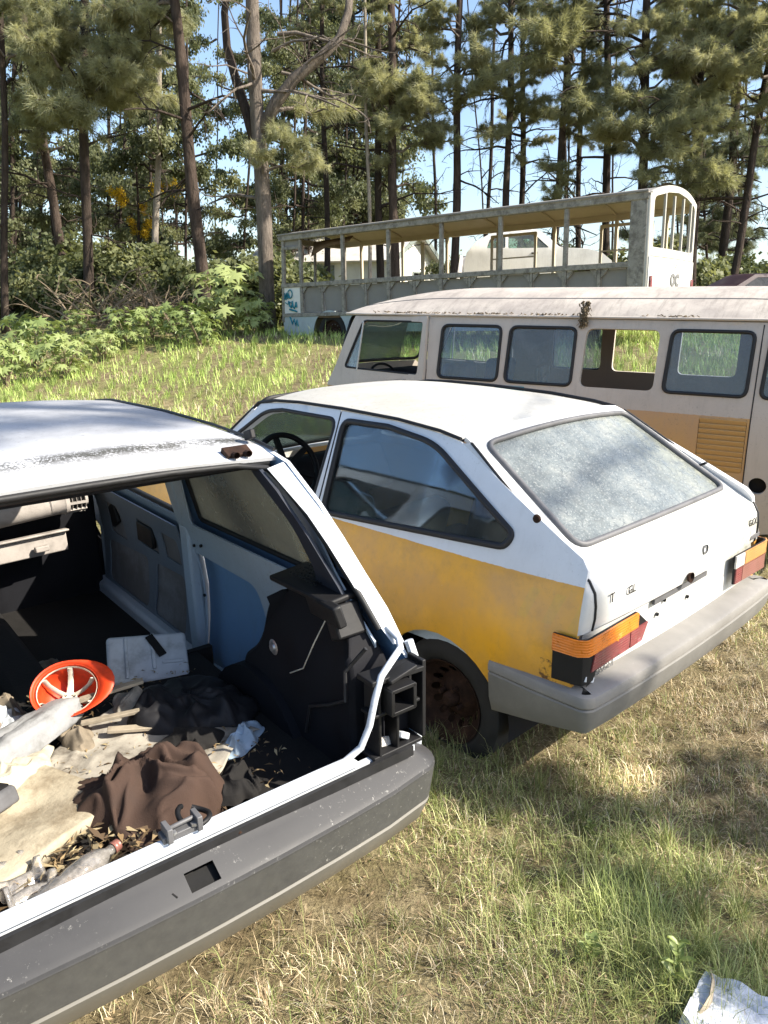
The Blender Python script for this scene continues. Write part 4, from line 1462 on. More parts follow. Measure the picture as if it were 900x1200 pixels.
def heap(name, rx, ry, H, seed, fold=.03, f1=6, warp=.07, n=120, m=46, side=1.0, swirl=0):
    """a crumpled cloth heap: folds run over a domed plan and the hem lies on the floor"""
    th = np.linspace(0, 2 * math.pi, n, endpoint=False)
    rr = np.linspace(0, 1, m)
    T, Q = np.meshgrid(th, rr)
    T, Q = T.ravel(), Q.ravel()
    out = 1 + .16 * np.sin(T * 2 + seed) + .09 * np.sin(T * 3 + seed * 2.1) + .06 * np.sin(T * 7 + seed)
    X, Y = Q * out * rx * np.cos(T), Q * out * ry * np.sin(T)
    P = np.stack([X, Y, np.zeros_like(X)], 1)
    W = P + warp * np.stack([vnoise(P, seed, 7), vnoise(P, seed + 11, 7), 0 * X], 1) + .02 * np.stack([vnoise(P, seed + 4, 19), vnoise(P, seed + 13, 19), 0 * X], 1)
    dome = (1 - np.clip(Q, 0, 1) ** 3.2) ** .62
    k = .35 + .65 * np.clip((X / rx * swirl + Y / ry * (1 - abs(swirl)) + .35), 0, 1)
    r1 = 1 - np.abs(vnoise(W, seed + 21, f1))
    r2 = 1 - np.abs(vnoise(W * np.array([1, 1.8, 1]), seed + 22, f1 * 2.1))
    h = H * dome * (.55 + .45 * k) + fold * dome ** .6 * k * (1.6 * r1 ** 2 + .7 * r2 ** 2 - 1.2)
    P[:, 2] = np.maximum(h, .004)
    P[:, 0] += .3 * fold * vnoise(W, seed + 31, f1 * 1.5) * dome
    P[:, 1] += .3 * fold * vnoise(W, seed + 32, f1 * 1.5) * dome
    i, j = np.meshgrid(np.arange(n), np.arange(m - 1))
    a, b = (j * n + i).ravel(), (j * n + (i + 1) % n).ravel()
    return np_mesh(name, P, np.stack([a, b, b + n, a + n], 1))


FLOOR = .447
# cracked foam sheet
def hf(P):
    P[:, 2] = .035 + .012 * vnoise(P, 3, 9) + .03 * np.clip(P[:, 0] / .3, -1, 1) ** 2 * .3
    edge = np.minimum(.30 - np.abs(P[:, 0]), .27 - np.abs(P[:, 1]))
    P[:, 2] -= .02 * (edge < .015)
    P[:, 0] += .02 * vnoise(P, 8, 7)
    P[:, 1] += .02 * vnoise(P, 9, 7)
    return P
o = link('foam_sheet', sheet('foam_sheet', .56, .50, 50, 44, hf), M['foam'])
solid(o, .045)
tag(o, 'cracked cream foam sheet lying flat in the open boot', 'foam sheet')
place_in_car(o, (.66, .36, FLOOR + .012), .50)
o = link('cushion', heap('cushion', .24, .115, .075, 12, .030, 9), M['pillow'])
M_c = simple('sunlit cream cushion', (.40, .365, .28), .9, .5, 9, .3, 90)
o.data.materials.clear(); o.data.materials.append(M_c)
tag(o, 'plump cream cushion on the foam sheet below the grey bolster', 'cushion')
place_in_car(o, (.80, .30, FLOOR + .03), -1.0 + math.pi)
o = link('bolster', lump('bolster', (.27, .06, .048), 17, .012, 12, 80, ridge=True), M['pillow'])
tag(o, 'pale grey cloth bolster in front of the orange hard hat', 'cushion')
place_in_car(o, (.915, .20, FLOOR + .075), -1.0 + math.pi, .25)

# orange hard hat lying upside down, webbing towards the camera
hat = in_car('hard_hat', 'orange hard hat lying upturned with white webbing inside', 'hard hat', (1.06, .015, FLOOR + .125), 1.05, R(4), R(-44))
hz_ = Vector((-.62, .22, .75)).normalized()
hx_ = Vector((-.25, -.95, .05))
hx_ = (hx_ - hz_ * hx_.dot(hz_)).normalized()
hy_ = hz_.cross(hx_)
hat.matrix_world = FM @ Matrix.Translation((1.05, .0, FLOOR + .135)) @ Matrix((hx_, hy_, hz_)).transposed().to_4x4() @ Matrix.Diagonal((.72, .72, .72, 1))
def shell_prof(o=0): return [(.001, .135 + o), (.04, .131 + o), (.075, .116 + o), (.102, .085 + o * .7), (.117, .045 + o * .3), (.124, .0), (.126, -.02)]
mb = MB()
V, F = [], []
def hatring(prof, sx, sy, n=36):
    V, F = [], []
    for k in range(n):
        a = 2 * math.pi * k / n
        for r, z in prof: V.append((r * math.cos(a) * sx, r * math.sin(a) * sy, -z))
    m = len(prof)
    for k in range(n):
        for i in range(m - 1): F.append((k * m + i, ((k + 1) % n) * m + i, ((k + 1) % n) * m + i + 1, k * m + i + 1))
    return V, F
V, F = hatring(shell_prof(), 1.14, 1.0)
mb.add(V, F)
sh = mb.obj('shell', M['orange'], hat, angle=60)
solid(sh, .004, 0)
mb = MB()
n = 36
V = []
for k in range(n):
    a = 2 * math.pi * k / n
    ext = .012 + .05 * max(0, math.cos(a)) ** 3
    for e, z in ((0, .018), (ext * .6, .022), (ext, .030)): V.append(((.126 + e) * math.cos(a) * 1.14, (.126 + e) * math.sin(a), z))
mb.add(V, [(k * 3 + i, ((k + 1) % n) * 3 + i, ((k + 1) % n) * 3 + i + 1, k * 3 + i + 1) for k in range(n) for i in (0, 1)])
solid(mb.obj('brim', M['orange'], hat, angle=60), .004, 0)
for k in range(6):
    a = math.pi / 3 * k + .3
    c, s_ = math.cos(a), math.sin(a)
    b = MB()
    pts = [(c * .125, s_ * .112, .004), (c * .105, s_ * .095, -.045), (c * .065, s_ * .06, -.080), (c * .02, s_ * .02, -.092)]
    b.tube(pts, [.013, .012, .013, .016], 6, flat=.25)
    b.obj('webbing_strap', M['strap'], hat, angle=80)
MB().lathe([(0, -.088), (.032, -.088), (.034, -.094), (0, -.096)], 20).obj('webbing_crown', M['strap'], hat)
for k in range(3):
    a = math.pi * 2 / 3 * k + .2
    MB().lathe([(0, -.0865), (.007, -.0865)], 10, 'z', (math.cos(a) * .022, math.sin(a) * .022, 0)).obj('crown_hole', M['void'], hat)
MB().tube([(math.cos(a) * .118 * 1.12, math.sin(a) * .116, .004) for a in np.linspace(0, 2 * math.pi, 31)[:-1]], .009, 6, True, flat=.3).obj('headband', M['strap'], hat, angle=80)

# dirty pale sheet spread over the floor, with rubbish on it
def hf2(P):
    q = P.copy()
    P[:, 2] = .010 + .016 * (1 - np.abs(vnoise(q, 51, 7))) + .010 * (1 - np.abs(vnoise(q, 52, 15)))
    P[:, 0] += .03 * vnoise(q, 53, 6)
    P[:, 1] += .03 * vnoise(q, 54, 6)
    return P
o = link('plastic_sheet', sheet('plastic_sheet', .55, .52, 70, 66, hf2), M['dirty_sheet'])
solid(o, .003)
tag(o, 'dirt stained pale sheet spread under the brown canvas bag', 'sheet')
place_in_car(o, (.70, -.10, FLOOR), .5)
for k, (x, y, rx_, H_, m_, lab) in enumerate(((.92, .02, .08, .05, 'cardboard', 'small dirt brown rag between the hard hat and the slats'), (.66, -.25, .10, .05, 'carpet', 'dark rag between the brown bag and the pale blue bag'),
                                             (1.02, -.20, .09, .06, 'dirty_sheet', 'pale dusty rag at the foot of the white plastic cover'), (.36, -.26, .09, .04, 'carpet', 'dark rag behind the sill right of the latch'), (1.22, .20, .13, .07, 'cardboard', 'grey brown rag behind the orange hard hat'))):
    o = link('rag', heap('rag', rx_, rx_ * .75, H_, 140 + k * 5, .04, 11), M[m_])
    tag(o, lab, 'rag')
    place_in_car(o, (x, y, FLOOR + .02), k)

# crumpled brown canvas bag
o = link('canvas_bag', heap('canvas_bag', .210, .175, .135, 3, .085, 6.5, .085, 150, 60, swirl=.5), M['brown_cloth'])
solid(o, .004)
tag(o, 'crumpled brown canvas bag inside the open boot', 'bag')
place_in_car(o, (.455, -.035, FLOOR), -1.9)

# white plastic cover with ribs
w = in_car('plastic_cover', 'scuffed white plastic cover leaning behind the black cloth heap', 'plastic part', (1.30, -.37, .47))
nz_ = Vector((-.62, .10, .78)).normalized()
ax_ = Vector((-.35, -.93, .0))
ax_ = (ax_ - nz_ * ax_.dot(nz_)).normalized()
w.matrix_world = FM @ Matrix.Translation((1.27, -.36, .50)) @ Matrix((ax_, nz_.cross(ax_), nz_)).transposed().to_4x4()
b = MB().box((0, 0, 0), (.30, .20, .035))
b.obj('shell', M['white_plastic'], w, bevel=.015, segs=3)
b = MB()
b.box((.02, .02, .022), (.015, .15, .012)).box((-.08, 0, .022), (.012, .17, .010)).box((.09, -.03, .022), (.08, .012, .012))
b.obj('rib', M['white_plastic'], w, bevel=.003)
MB().box((.03, .04, .030), (.03, .10, .006), (0, 0, .5)).obj('slot', M['void'], w)

o = link('cloth_heap', heap('cloth_heap', .24, .17, .11, 5, .05, 7), M['bin_bag'])
solid(o, .004)
tag(o, 'black cloth heap slumped behind the boot trim', 'bag')
place_in_car(o, (.86, -.36, FLOOR), .4)
o = link('plastic_bag', heap('plastic_bag', .095, .05, .06, 8, .04, 16, .05), M['blue_bag'])
tag(o, 'pale blue crumpled plastic bag wedged against the black boot trim', 'bag')
place_in_car(o, (.585, -.40, FLOOR), 2.1)

for k, (a, b, wd) in enumerate((((1.03, -.03, .545), (.97, -.23, .575), .028), ((.93, .0, .515), (.86, -.17, .530), .022), ((.86, -.06, .500), (.80, -.19, .490), .03))):
    o = MB().bar(a, b, wd, .012).obj('splintered_slat', M['wood'], None, bevel=.002)
    o.matrix_world = FM
    tag(o, ['longest splintered pale wood slat touching the black cloth heap', 'middle splintered wood slat in the boot', 'shortest splintered wood slat nearest the brown bag'][k], 'wood slat', 'wood slats in the boot')

# clear bottle
bt = in_car('plastic_bottle', 'crushed clear plastic bottle lying behind the boot sill', 'bottle', (.235, .24, FLOOR + .060), -1.15, 0, R(90))
pr = [(0, -.12), (.030, -.12), (.034, -.11), (.033, -.09), (.030, -.08), (.034, -.065), (.030, -.05), (.034, -.035), (.030, -.02), (.034, 0), (.034, .05), (.028, .085), (.013, .11), (.013, .13)]
solid(MB().lathe(pr, 20).obj('bottle_body', M['bottle'], bt, angle=80), .0012)
MB().lathe([(0, .145), (.015, .145), (.016, .125)], 16).obj('cap', M['red_old'], bt)
cup = in_car('plastic_tray', 'clear crumpled plastic tray beside the crushed bottle', 'tray', (.315, .345, FLOOR + .045), .3, .2, .1)
me = sheet('tray', .19, .13, 30, 22, lambda P: np.c_[P[:, 0], P[:, 1], .018 * np.sin(P[:, 0] * 90) + .02 * vnoise(P, 77, 14) + .03 * (np.abs(P[:, 1]) > .05)])
solid(link('tray', me, M['bottle'], cup), .0012)

gp = in_car('grey_casing', 'dark grey plastic casing on the foam sheet at the frame edge', 'plastic part', (.66, .345, FLOOR + .10), .7, .2, 0)
MB().box((0, 0, 0), (.16, .12, .05), None, .85).obj('casing', M['grey_plastic'], gp, bevel=.012, segs=3)
MB().box((0, 0, .028), (.11, .07, .006)).obj('recess', M['void'], gp)

rg = in_car('black_hose', 'short black hose loop beside the sill latch', 'hose', (.16, -.045, .60), 0, R(12), 0)
MB().tube([(math.cos(a) * .045, math.sin(a) * .038, .006 * math.sin(2 * a)) for a in np.linspace(.4, 5.9, 24)], .007, 8).obj('hose', M['black'], rg, angle=80)

# cabin junk: broken grey lumps, a pale tray and a seat cushion
for k, (loc, size, m, lab) in enumerate((((1.66, .02, .40), (.12, .09, .05), 'cardboard', 'grey brown rag heap in the middle of the cabin floor'),
                                         ((1.50, .20, .44), (.13, .10, .06), 'foam', 'torn foam lump beside the orange hard hat'),
                                         ((1.78, -.05, .36), (.16, .10, .05), 'cardboard', 'dusty rag nearest the dashboard'),
                                         ((1.18, .22, .50), (.10, .07, .05), 'white_plastic', 'white crumpled plastic lump left of the hard hat'))):
    o = link('rag', heap('rag', size[0] * 1.2, size[1] * 1.2, size[2] * 1.7, 80 + k * 3, .04, 9), M[m])
    tag(o, lab, 'rag')
    place_in_car(o, (loc[0], loc[1], .258 if loc[0] > 1.36 else FLOOR), k * 1.3)

# a drift of bark strips and dry leaves along the boot sill
def scatter_leaves(n, fx, fy, fz, seed, L=(.03, .09), W=(.006, .02)):
    r = np.random.default_rng(seed)
    V, F, C = [], [], []
    for k in range(n):
        c = np.array([r.uniform(*fx), r.uniform(*fy), r.uniform(*fz)])
        a = r.uniform(0, 6.28)
        l, w2 = r.uniform(*L) / 2, r.uniform(*W) / 2
        d = np.array([math.cos(a), math.sin(a), r.uniform(-.35, .35)])
        sdir = np.array([-math.sin(a), math.cos(a), r.uniform(-.5, .5)])
        b = len(V)
        V += [c - d * l, c + sdir * w2 - d * l * .1 + [0, 0, .004], c + d * l, c - sdir * w2 + [0, 0, .004]]
        F.append((b, b + 1, b + 2, b + 3))
        q = r.uniform(.5, 1.3)
        col = [(.20, .135, .07), (.33, .24, .13), (.11, .075, .045), (.42, .34, .20)][r.integers(4)]
        C += [tuple(v * q for v in col) + (1,)] * 4
    me = np_mesh('leaf_drift', np.array(V), np.array(F), False)
    at_ = me.color_attributes.new('tint', 'FLOAT_COLOR', 'POINT')
    at_.data.foreach_set('color', np.array(C, np.float32).ravel())
    return me
o = link('leaf_drift', scatter_leaves(520, (.15, .46), (-.12, .62), (FLOOR + .004, FLOOR + .05), 5), M['litter'])
tag(o, 'dry leaves and bark strips drifted along the boot sill', 'leaves', kind='stuff')
o.matrix_world = FM
o = link('floor_debris', scatter_leaves(900, (.3, 1.32), (-.48, .5), (FLOOR + .016, FLOOR + .035), 6, (.008, .04), (.002, .010)), M['litter'])
tag(o, 'scraps of dirt and debris on the dark car floor', 'debris', kind='stuff')
o.matrix_world = FM
# ------------------------------------------------------------------ the old van
KP = smooth_prof([(.15, .76), (.30, .82), (.5, .86), (.9, .89), (1.08, .893), (1.2, .882), (1.65, .840), (1.72, .822)], 2)


def k_side(x, z):
    y = interp(KP, z)
    if x > .75: y -= .16 * ((x - .75) / .75) ** 2
    if x < -2.5: y -= .10 * ((-2.5 - x) / .6) ** 2
    return y


def old_van():
    root = thing('van', 'old cream van with ochre lower side, rounded dirty roof and a row of side windows', 'van',
                 (.9308, 7.3153, -.013), (0, 0, .9756 + math.pi / 2))
    P = M['van_paint']
    FR, RE = 1.32, -2.98
    def win(x0, x1, z0=1.225, z1=1.652, sl=.035, r=.055): return rpoly([(x1, z0, r), (x1 - sl * .2, z1, r), (x0 - sl * .6, z1, r), (x0, z0, r)])
    left = [win(-.62 * i, -.62 * i - .552) for i in range(4)] + [win(-2.50, -2.86)]
    right = [win(-.31 - .61 * i, -.31 - .61 * i - .50) for i in range(-0, 4)]
    dwin = rpoly([(.195, 1.232, .03), (.165, 1.675, .03), (.80, 1.675, .04), (1.0, 1.26, .04)])
    for s in (1, -1):
        fn = lambda x, z, s=s: (x, s * k_side(x, z), z)
        wins = left if s > 0 else right
        ra = [p for p in arc(-2.10, .30, .36, 2, 178) if p[1] > .25]
        body = [(.10, .25), (-1.70, .25)] + ra + [(-2.50, .25), (RE + .02, .35), (RE, .9), (RE + .04, 1.4), (RE + .12, 1.715), (.115, 1.722)]
        lv = rpoly([(-2.135, .70, .02), (-2.135, 1.068, .02), (-2.445, 1.062, .02), (-2.445, .70, .02)])
        cap = [(-2.555 + .058 * math.cos(a), .626 + .058 * math.sin(a)) for a in np.linspace(0, 2 * math.pi, 21)[:-1]]
        holes = wins + ([lv, cap] if s > 0 else [])
        panel('side_panel', body, holes, fn, P, root, (0, s, 0), .03, .07, M['van_inner'] if s > 0 else M['van_brown'])
        if s > 0:
            panel('cap_recess', [(x * 1, z) for x, z in [(-2.555 + .075 * math.cos(a), .626 + .075 * math.sin(a)) for a in np.linspace(0, 2 * math.pi, 21)[:-1]]], [], lambda x, z: (x, k_side(x, z) - .05, z), M['void'], root, (0, 1, 0), .01, .05)
            for k in range(10):
                z = .72 + k * .0365
                MB().box((-2.29, k_side(-2.29, z) - .004, z), (.305, .012, .040), (-.42, 0, .006)).obj('louvre', M['van_louvre'], root, bevel=.004)
            panel('louvre_back', lv, [], lambda x, z: (x, k_side(x, z) - .035, z), M['void'], root, (0, 1, 0), .005, .1)
            MB().tube([(-2.463, k_side(-2.463, z) + .001, z) for z in np.linspace(.4, 1.70, 12)], .004, 6).obj('panel_seam', M['rubber'], root)
        for i, wv in enumerate(wins):
            if s > 0 and i == 2: continue
            if s < 0 and i in (1, 2): continue
            g = panel('side_window', wv, [], lambda x, z, s=s: (x, s * (k_side(x, z) - .010), z), M['glass_van'], root, (0, s, 0), .004, .1)
            seal('window_seal', wv, lambda x, z, s=s: (x, s * (k_side(x, z) + .001), z), .013, M['rubber'], g)
        door = [(.125, .28), (.62, .28), (.95, .55), (1.18, .75), (1.22, 1.10), (1.115, 1.27), (.90, 1.715), (.125, 1.722)]
        d = panel('cab_door', door, [dwin], lambda x, z, s=s: (x, s * (k_side(x, z) + (.03 * max(0, (.3 - x)) / .18 if s > 0 else 0)), z), P, root, (0, s, 0), .035, .07, M['van_inner'])
        seal('window_seal', dwin, lambda x, z, s=s: (x, s * (k_side(x, z) - .006), z), .010, M['rubber'], d)
        MB().tube([(.845, s * k_side(.845, 1.24), 1.24), (.80, s * k_side(.80, 1.67), 1.67)], .009, 6).obj('quarterlight_bar', M['chrome'], d)
        fw = rpoly([(.86, 1.25, .02), (.81, 1.665, .02), (.79, 1.665), (.83, 1.25)])
        gl = rpoly([(.86, 1.255, .03), (.82, 1.66, .02), (.805, 1.665, .02), (.985, 1.27, .03)])
        panel('quarterlight', gl, [], lambda x, z, s=s: (x, s * (k_side(x, z) - .012), z), M['glass_van'], d, (0, s, 0), .004, .1)
        MB().box((.20, s * (k_side(.2, 1.12) + .03), 1.12), (.11, .02, .022)).obj('door_handle', M['chrome'], d, bevel=.005)
        for c in ((.72, s * .69, .30), (-2.10, s * .69, .30)):
            wheel(root, c, s, .31, .18)
    # roof
    def rwid(x):
        w = .828
        if x > .72: w = .828 * max(.02, 1 - min(1, (x - .72) / .62) ** 2.4) ** .55
        if x < -2.5: w -= .10 * ((-2.5 - x) / .5) ** 2
        return w
    def rz(x, y):
        h = .236
        if x > -.1: h *= max(0, 1 - (max(0, x + .1) / 1.42) ** 2.2)
        if x < -2.2: h *= max(0, 1 - ((-2.2 - x) / .95) ** 2.5)
        return 1.735 + h * (1 - min(1, abs(y) / rwid(x)) ** 2.3) ** .85
    xs = np.linspace(RE + .08, 1.28, 40)
    xs = list(xs) + [1.31, 1.33]
    outer = [(x, rwid(x)) for x in xs] + [(x, -rwid(x)) for x in xs[::-1]]
    ro = panel('roof', outer, [], lambda x, y: (x, y, rz(x, y)), M['van_roof'], root, (0, 0, 1), .012, .075, M['van_inner'])
    for y in (.60, -.60):
        MB().tube([(x, y * rwid(x) / .828, rz(x, y * rwid(x) / .828) + .001) for x in np.linspace(RE + .4, 1.0, 30)], .0035, 5).obj('roof_seam', M['mark'], ro)
    for s in (1, -1):
        MB().tube([(x, s * (rwid(x) + .006), 1.732) for x in np.linspace(1.26, RE + .12, 40)], .010, 6).obj('rain_gutter', P, root, angle=80)
    # leaf tufts caught on the gutter
    r = np.random.default_rng(4)
    mb = MB()
    for k in range(130):
        x = -1.235 + r.normal(0, .018)
        z = r.uniform(1.66, 1.84)
        y = .842 - max(0, z - 1.74) * .35 + r.uniform(0, .02)
        mb.box((x, y, z), (.012, .003, .03), (r.uniform(-1, 1), r.uniform(-1, 1), r.uniform(-2, 2)))
    for k in range(160):
        x = r.choice([.15, -.9, -1.9, -.4, .5]) + r.normal(0, .12)
        mb.box((x, rwid(x) - .004, 1.745 + r.uniform(0, .012)), (.022, .006, .004), (r.uniform(-.6, .6), r.uniform(-.6, .6), r.uniform(-2, 2)))
    mo = mb.obj('caught_leaves', M['leaf_dirt'], ro, smooth=False)
    mo['kind'] = 'stuff'
    # front and rear ends
    nose = [(.74, .25), (.80, .6), (.80, 1.15), (.70, 1.24), (-.70, 1.24), (-.80, 1.15), (-.80, .6), (-.74, .25)]
    def nf(y, z): return (1.42 - .22 * (abs(y) / .8) ** 2.4 - .12 * max(0, z - .8), y, z)
    npn = panel('nose_panel', nose, [], nf, P, root, (1, 0, 0), .02, .1)
    for s in (1, -1):
        MB().lathe([(0, .05), (.07, .04), (.095, .0)], 18, 'x', (1.36, s * .56, .78)).obj('headlamp', M['clear_lens'], npn)
    wsc = rpoly([(-.72, 1.26, .08), (.72, 1.26, .08), (.66, 1.70, .1), (-.66, 1.70, .1)])
    wf = lambda y, z: (1.36 - .24 * (abs(y) / .8) ** 2.4 - .32 * (z - 1.24), y, z)
    wn = panel('windscreen', wsc, [], wf, M['glass_clear'], root, (1, 0, .3), .005, .1)
    seal('glass_seal', wsc, wf, .016, M['rubber'], wn)
    MB().box((1.46, 0, .42), (.10, 1.56, .16)).obj('front_bumper', M['bus_white'], root, bevel=.03)
    rear = [(.72, .30), (.80, .8), (.78, 1.35), (.70, 1.70), (-.70, 1.70), (-.78, 1.35), (-.80, .8), (-.72, .30)]
    rwin = rpoly([(-.58, 1.24, .08), (.58, 1.24, .08), (.54, 1.62, .08), (-.54, 1.62, .08)])
    rf = lambda y, z: (RE + .01 + .10 * (abs(y) / .8) ** 3 + .10 * max(0, z - 1.1), y, z)
    panel('rear_panel', rear, [rwin], rf, P, root, (-1, 0, 0), .02, .1)
    panel('rear_window', rwin, [], lambda y, z: (rf(y, z)[0] + .01, y, z), M['glass_van'], root, (-1, 0, 0), .004, .1)
    MB().box((RE - .06, 0, .45), (.10, 1.56, .15)).obj('rear_bumper', M['bus_white'], root, bevel=.03)
    # inside
    MB().box((-.8, 0, .42), (4.0, 1.55, .04)).obj('floor', M['van_brown'], root)
    MB().box((-2.6, 0, .72), (.70, 1.5, .60)).obj('engine_deck', M['van_inner'], root, bevel=.03)
    MB().box((1.08, 0, 1.08), (.24, 1.36, .22), None, .85).obj('dashboard', M['black_trim'], root, bevel=.04)
    for y in (.42, -.42):
        se = MB()
        se.box((.30, y, .78), (.48, .50, .16))
        se.box((.06, y, 1.08), (.12, .50, .50), (0, -.12, 0))
        se.obj('cab_seat', M['bluecloth'], root, bevel=.05, segs=3)
    MB().tube([(.86 + .07 * math.sin(a) * .6, .42 + .20 * math.cos(a), 1.17 + .10 * math.sin(a)) for a in np.linspace(0, 2 * math.pi, 31)[:-1]], .012, 6, True).obj('steering_wheel', M['black'], root, angle=80)
    # pale chair frame behind the second window
    c = MB()
    c.box((-.80, .52, 1.30), (.02, .30, .07), (0, 0, .3)).box((-.80, .52, 1.20), (.02, .22, .10), (0, 0, .3)).bar((-.82, .66, .9), (-.80, .66, 1.33), .03, .03).bar((-.76, .38, .9), (-.78, .38, 1.33), .03, .03)
    c.obj('seat_frame', M['foam'], root, bevel=.006)
    for (x0, x1, z) in ((-.35, -.5, 1.16), (-.55, -.80, 1.168)):
        MB().box(((x0 + x1) / 2, k_side(-.5, z) + .002, z), (abs(x1 - x0), .003, .05)).obj('spray_mark', M['teal'], root)
    return root


old_van()
# ------------------------------------------------------------------ the skeleton of a bus
def old_bus():
    root = thing('bus', 'gutted grey bus skeleton with bare window posts, cream ceiling and white tail', 'bus',
                 (4.60, 14.30, 1.25), (0, .032, R(50.7) + math.pi / 2))
    FR, W = M['bus_frame'], 2.35
    posts = [1.55, 2.98, 4.42, 5.86, 7.24, 8.64]
    L = 9.33
    # left flank
    for x in posts:
        MB().box((x, -.035, 1.54), (.085, .07, 1.84)).obj('window_post', FR, root, bevel=.008)
    MB().bar((.16, -.03, 1.335), (L, -.03, 1.335), .085, .10).obj('sill_rail', FR, root, bevel=.01)
    MB().bar((.16, -.03, .62), (L, -.03, .62), .08, .09).obj('floor_rail', FR, root, bevel=.01)
    MB().bar((-.02, -.02, 2.47), (L + .03, -.02, 2.47), .10, .14).obj('eave_rail', FR, root, bevel=.02)
    MB().bar((-.02, .045, 2.545), (L + .03, .045, 2.545), .03, .035).obj('rain_strip', M['bus_panel'], root, bevel=.006)
    bays = [.16] + posts
    for a, b in zip(bays, bays[1:]):
        m = (a + b) / 2
        MB().box((m, -.04, .97), (.06, .05, .66)).obj('stud', FR, root, bevel=.006)
        for p, q in ((a + .05, m - .04), (m + .04, b - .05)):
            wdt = q - p
            panel('flank_panel', rpoly([(p, .69, .02), (q, .69, .02), (q, 1.27, .02), (p, 1.27, .02)]), [], lambda x, z: (x, -.075 + .01 * math.sin(x * 9 + z * 5), z), M['bus_panel'], root, (0, 1, 0), .006, .15)
            for e, d in ((p, 1), (q, -1)):
                MB().add([(e, -.02, 1.28), (e + d * .14, -.02, 1.28), (e, -.02, 1.12), (e, -.05, 1.28), (e + d * .14, -.05, 1.28), (e, -.05, 1.12)], [(0, 1, 2), (3, 5, 4), (0, 3, 4, 1), (1, 4, 5, 2), (2, 5, 3, 0)]).obj('gusset', FR, root, smooth=False)
    # front corner: cab opening, graffiti panel, lower skirt with wheel arch
    MB().bar((L - .02, -.04, .45), (L - .10, -.04, 2.42), .09, .09, (0, 1, 0)).obj('front_pillar', FR, root, bevel=.015)
    MB().bar((8.66, -.03, 2.22), (L - .05, -.03, 2.22), .06, .07).obj('cab_window_rail', FR, root, bevel=.01)
    panel('cab_header', [(8.68, 2.26), (9.22, 2.26), (9.21, 2.40), (8.68, 2.40)], [], lambda x, z: (x, -.04, z), M['bus_panel'], root, (0, 1, 0), .01, .2)
    gp = panel('cab_side_panel', [(8.66, .64), (9.31, .64), (9.29, 1.29), (8.66, 1.29)], [], lambda x, z: (x, -.01, z), M['bus_white'], root, (0, 1, 0), .02, .15)
    rr = np.random.default_rng(3)
    def scrawl(pts, r): MB().tube([(x, .014, z) for x, z in pts], r, 5, flat=1).obj('graffiti', M['teal'], gp)
    scrawl([(9.22, 1.0), (9.20, 1.15), (9.16, 1.0), (9.14, 1.16), (9.10, 1.02), (9.08, 1.15), (9.03, 1.03)], .018)
    scrawl([(9.02 + .08 * math.cos(a), 1.13 + .10 * math.sin(a)) for a in np.linspace(0, 6.3, 18)], .014)
    scrawl([(9.06, .95), (9.05, .84), (9.00, .80), (8.96, .86), (8.95, .96), (8.93, .82), (8.88, .78), (8.84, .85), (8.82, .93), (8.80, .80)], .020)
    scrawl([(9.05, .76), (8.96, .74), (8.86, .72), (8.80, .70)], .022)
    scrawl([(9.20, .93), (9.10, .88), (9.08, .96), (9.0, .92)], .013)
    skirt = [(L - .02, .15), (L, .60), (7.0, .60), (7.0, .20)] + [(7.05, .20)] + [p for p in arc(7.72, .18, .55, 178, 20, 12) if p[1] > .15] + [(8.4, .12)]
    sk = panel('front_skirt', [(L - .04, .10), (L, .60), (6.9, .60), (6.9, .16), (7.17, .16)] + [p for p in arc(7.72, .16, .55, 176, 4, 14)] + [(8.30, .10)], [], lambda x, z: (x, 0.0 - .02 * (1 - z), z), M['bus_side'], root, (0, 1, 0), .02, .15)
    def sk_scrawl(pts, r): MB().tube([(x, .012 - .02 * (1 - z), z) for x, z in pts], r, 5).obj('graffiti', M['teal'], sk)
    sk_scrawl([(9.06, .58), (8.98, .40), (8.92, .52), (8.86, .36), (8.82, .50), (8.78, .34)], .020)
    panel('rear_skirt', [(6.88, .20), (6.88, .60), (.10, .60), (.10, .20)], [], lambda x, z: (x, -.01, z), M['bus_side'], root, (0, 1, 0), .02, .4)
    for x in (7.72, 2.2):
        for y in (-.22, -W + .22):
            wheel(root, (x, y, .18), 1 if y > -1 else -1, .46, .26)
    # floor and right flank
    MB().box((L / 2, -W / 2, .56), (L - .1, W - .1, .05)).obj('floor', M['brown_board'], root)
    for i, x in enumerate([.5] + posts + [L - .05]):
        MB().box((x, -W + .035, 1.54), (.07, .07, 1.84)).obj('window_post', M['bus_cream'], root, bevel=.008)
    for (a, b) in ((.75, 1.9), (3.4, 4.6)):
        q = rpoly([(a, 1.40, .03), (b, 1.40, .03), (b, 2.33, .03), (a, 2.33, .03)])
        h = rpoly([(a + .06, 1.46, .05), (b - .06, 1.46, .05), (b - .06, 2.27, .06), (a + .06, 2.27, .06)])
        w = panel('window_frame', q, [h], lambda x, z: (x, -W + .08, z), M['bus_cream'], root, (0, 1, 0), .03, .3)
        MB().bar((a + .05, -W + .065, 1.80), (b - .05, -W + .065, 1.80), .02, .03).obj('slider_rail', M['bus_cream'], w)
    MB().bar((0, -W + .03, 1.335), (L, -W + .03, 1.335), .08, .10).obj('sill_rail', M['bus_cream'], root, bevel=.01)
    MB().bar((0, -W + .03, 2.47), (L, -W + .03, 2.47), .10, .16).obj('eave_rail', M['bus_cream'], root, bevel=.02)
    panel('right_wall', [(0, .60), (L, .60), (L, 1.29), (0, 1.29)], [], lambda x, z: (x, -W + .01, z), M['bus_cream'], root, (0, 1, 0), .01, .5)
    # roof
    def rz(y): return 2.53 + .20 * (1 - (abs(y + W / 2) / (W / 2)) ** 2.2)
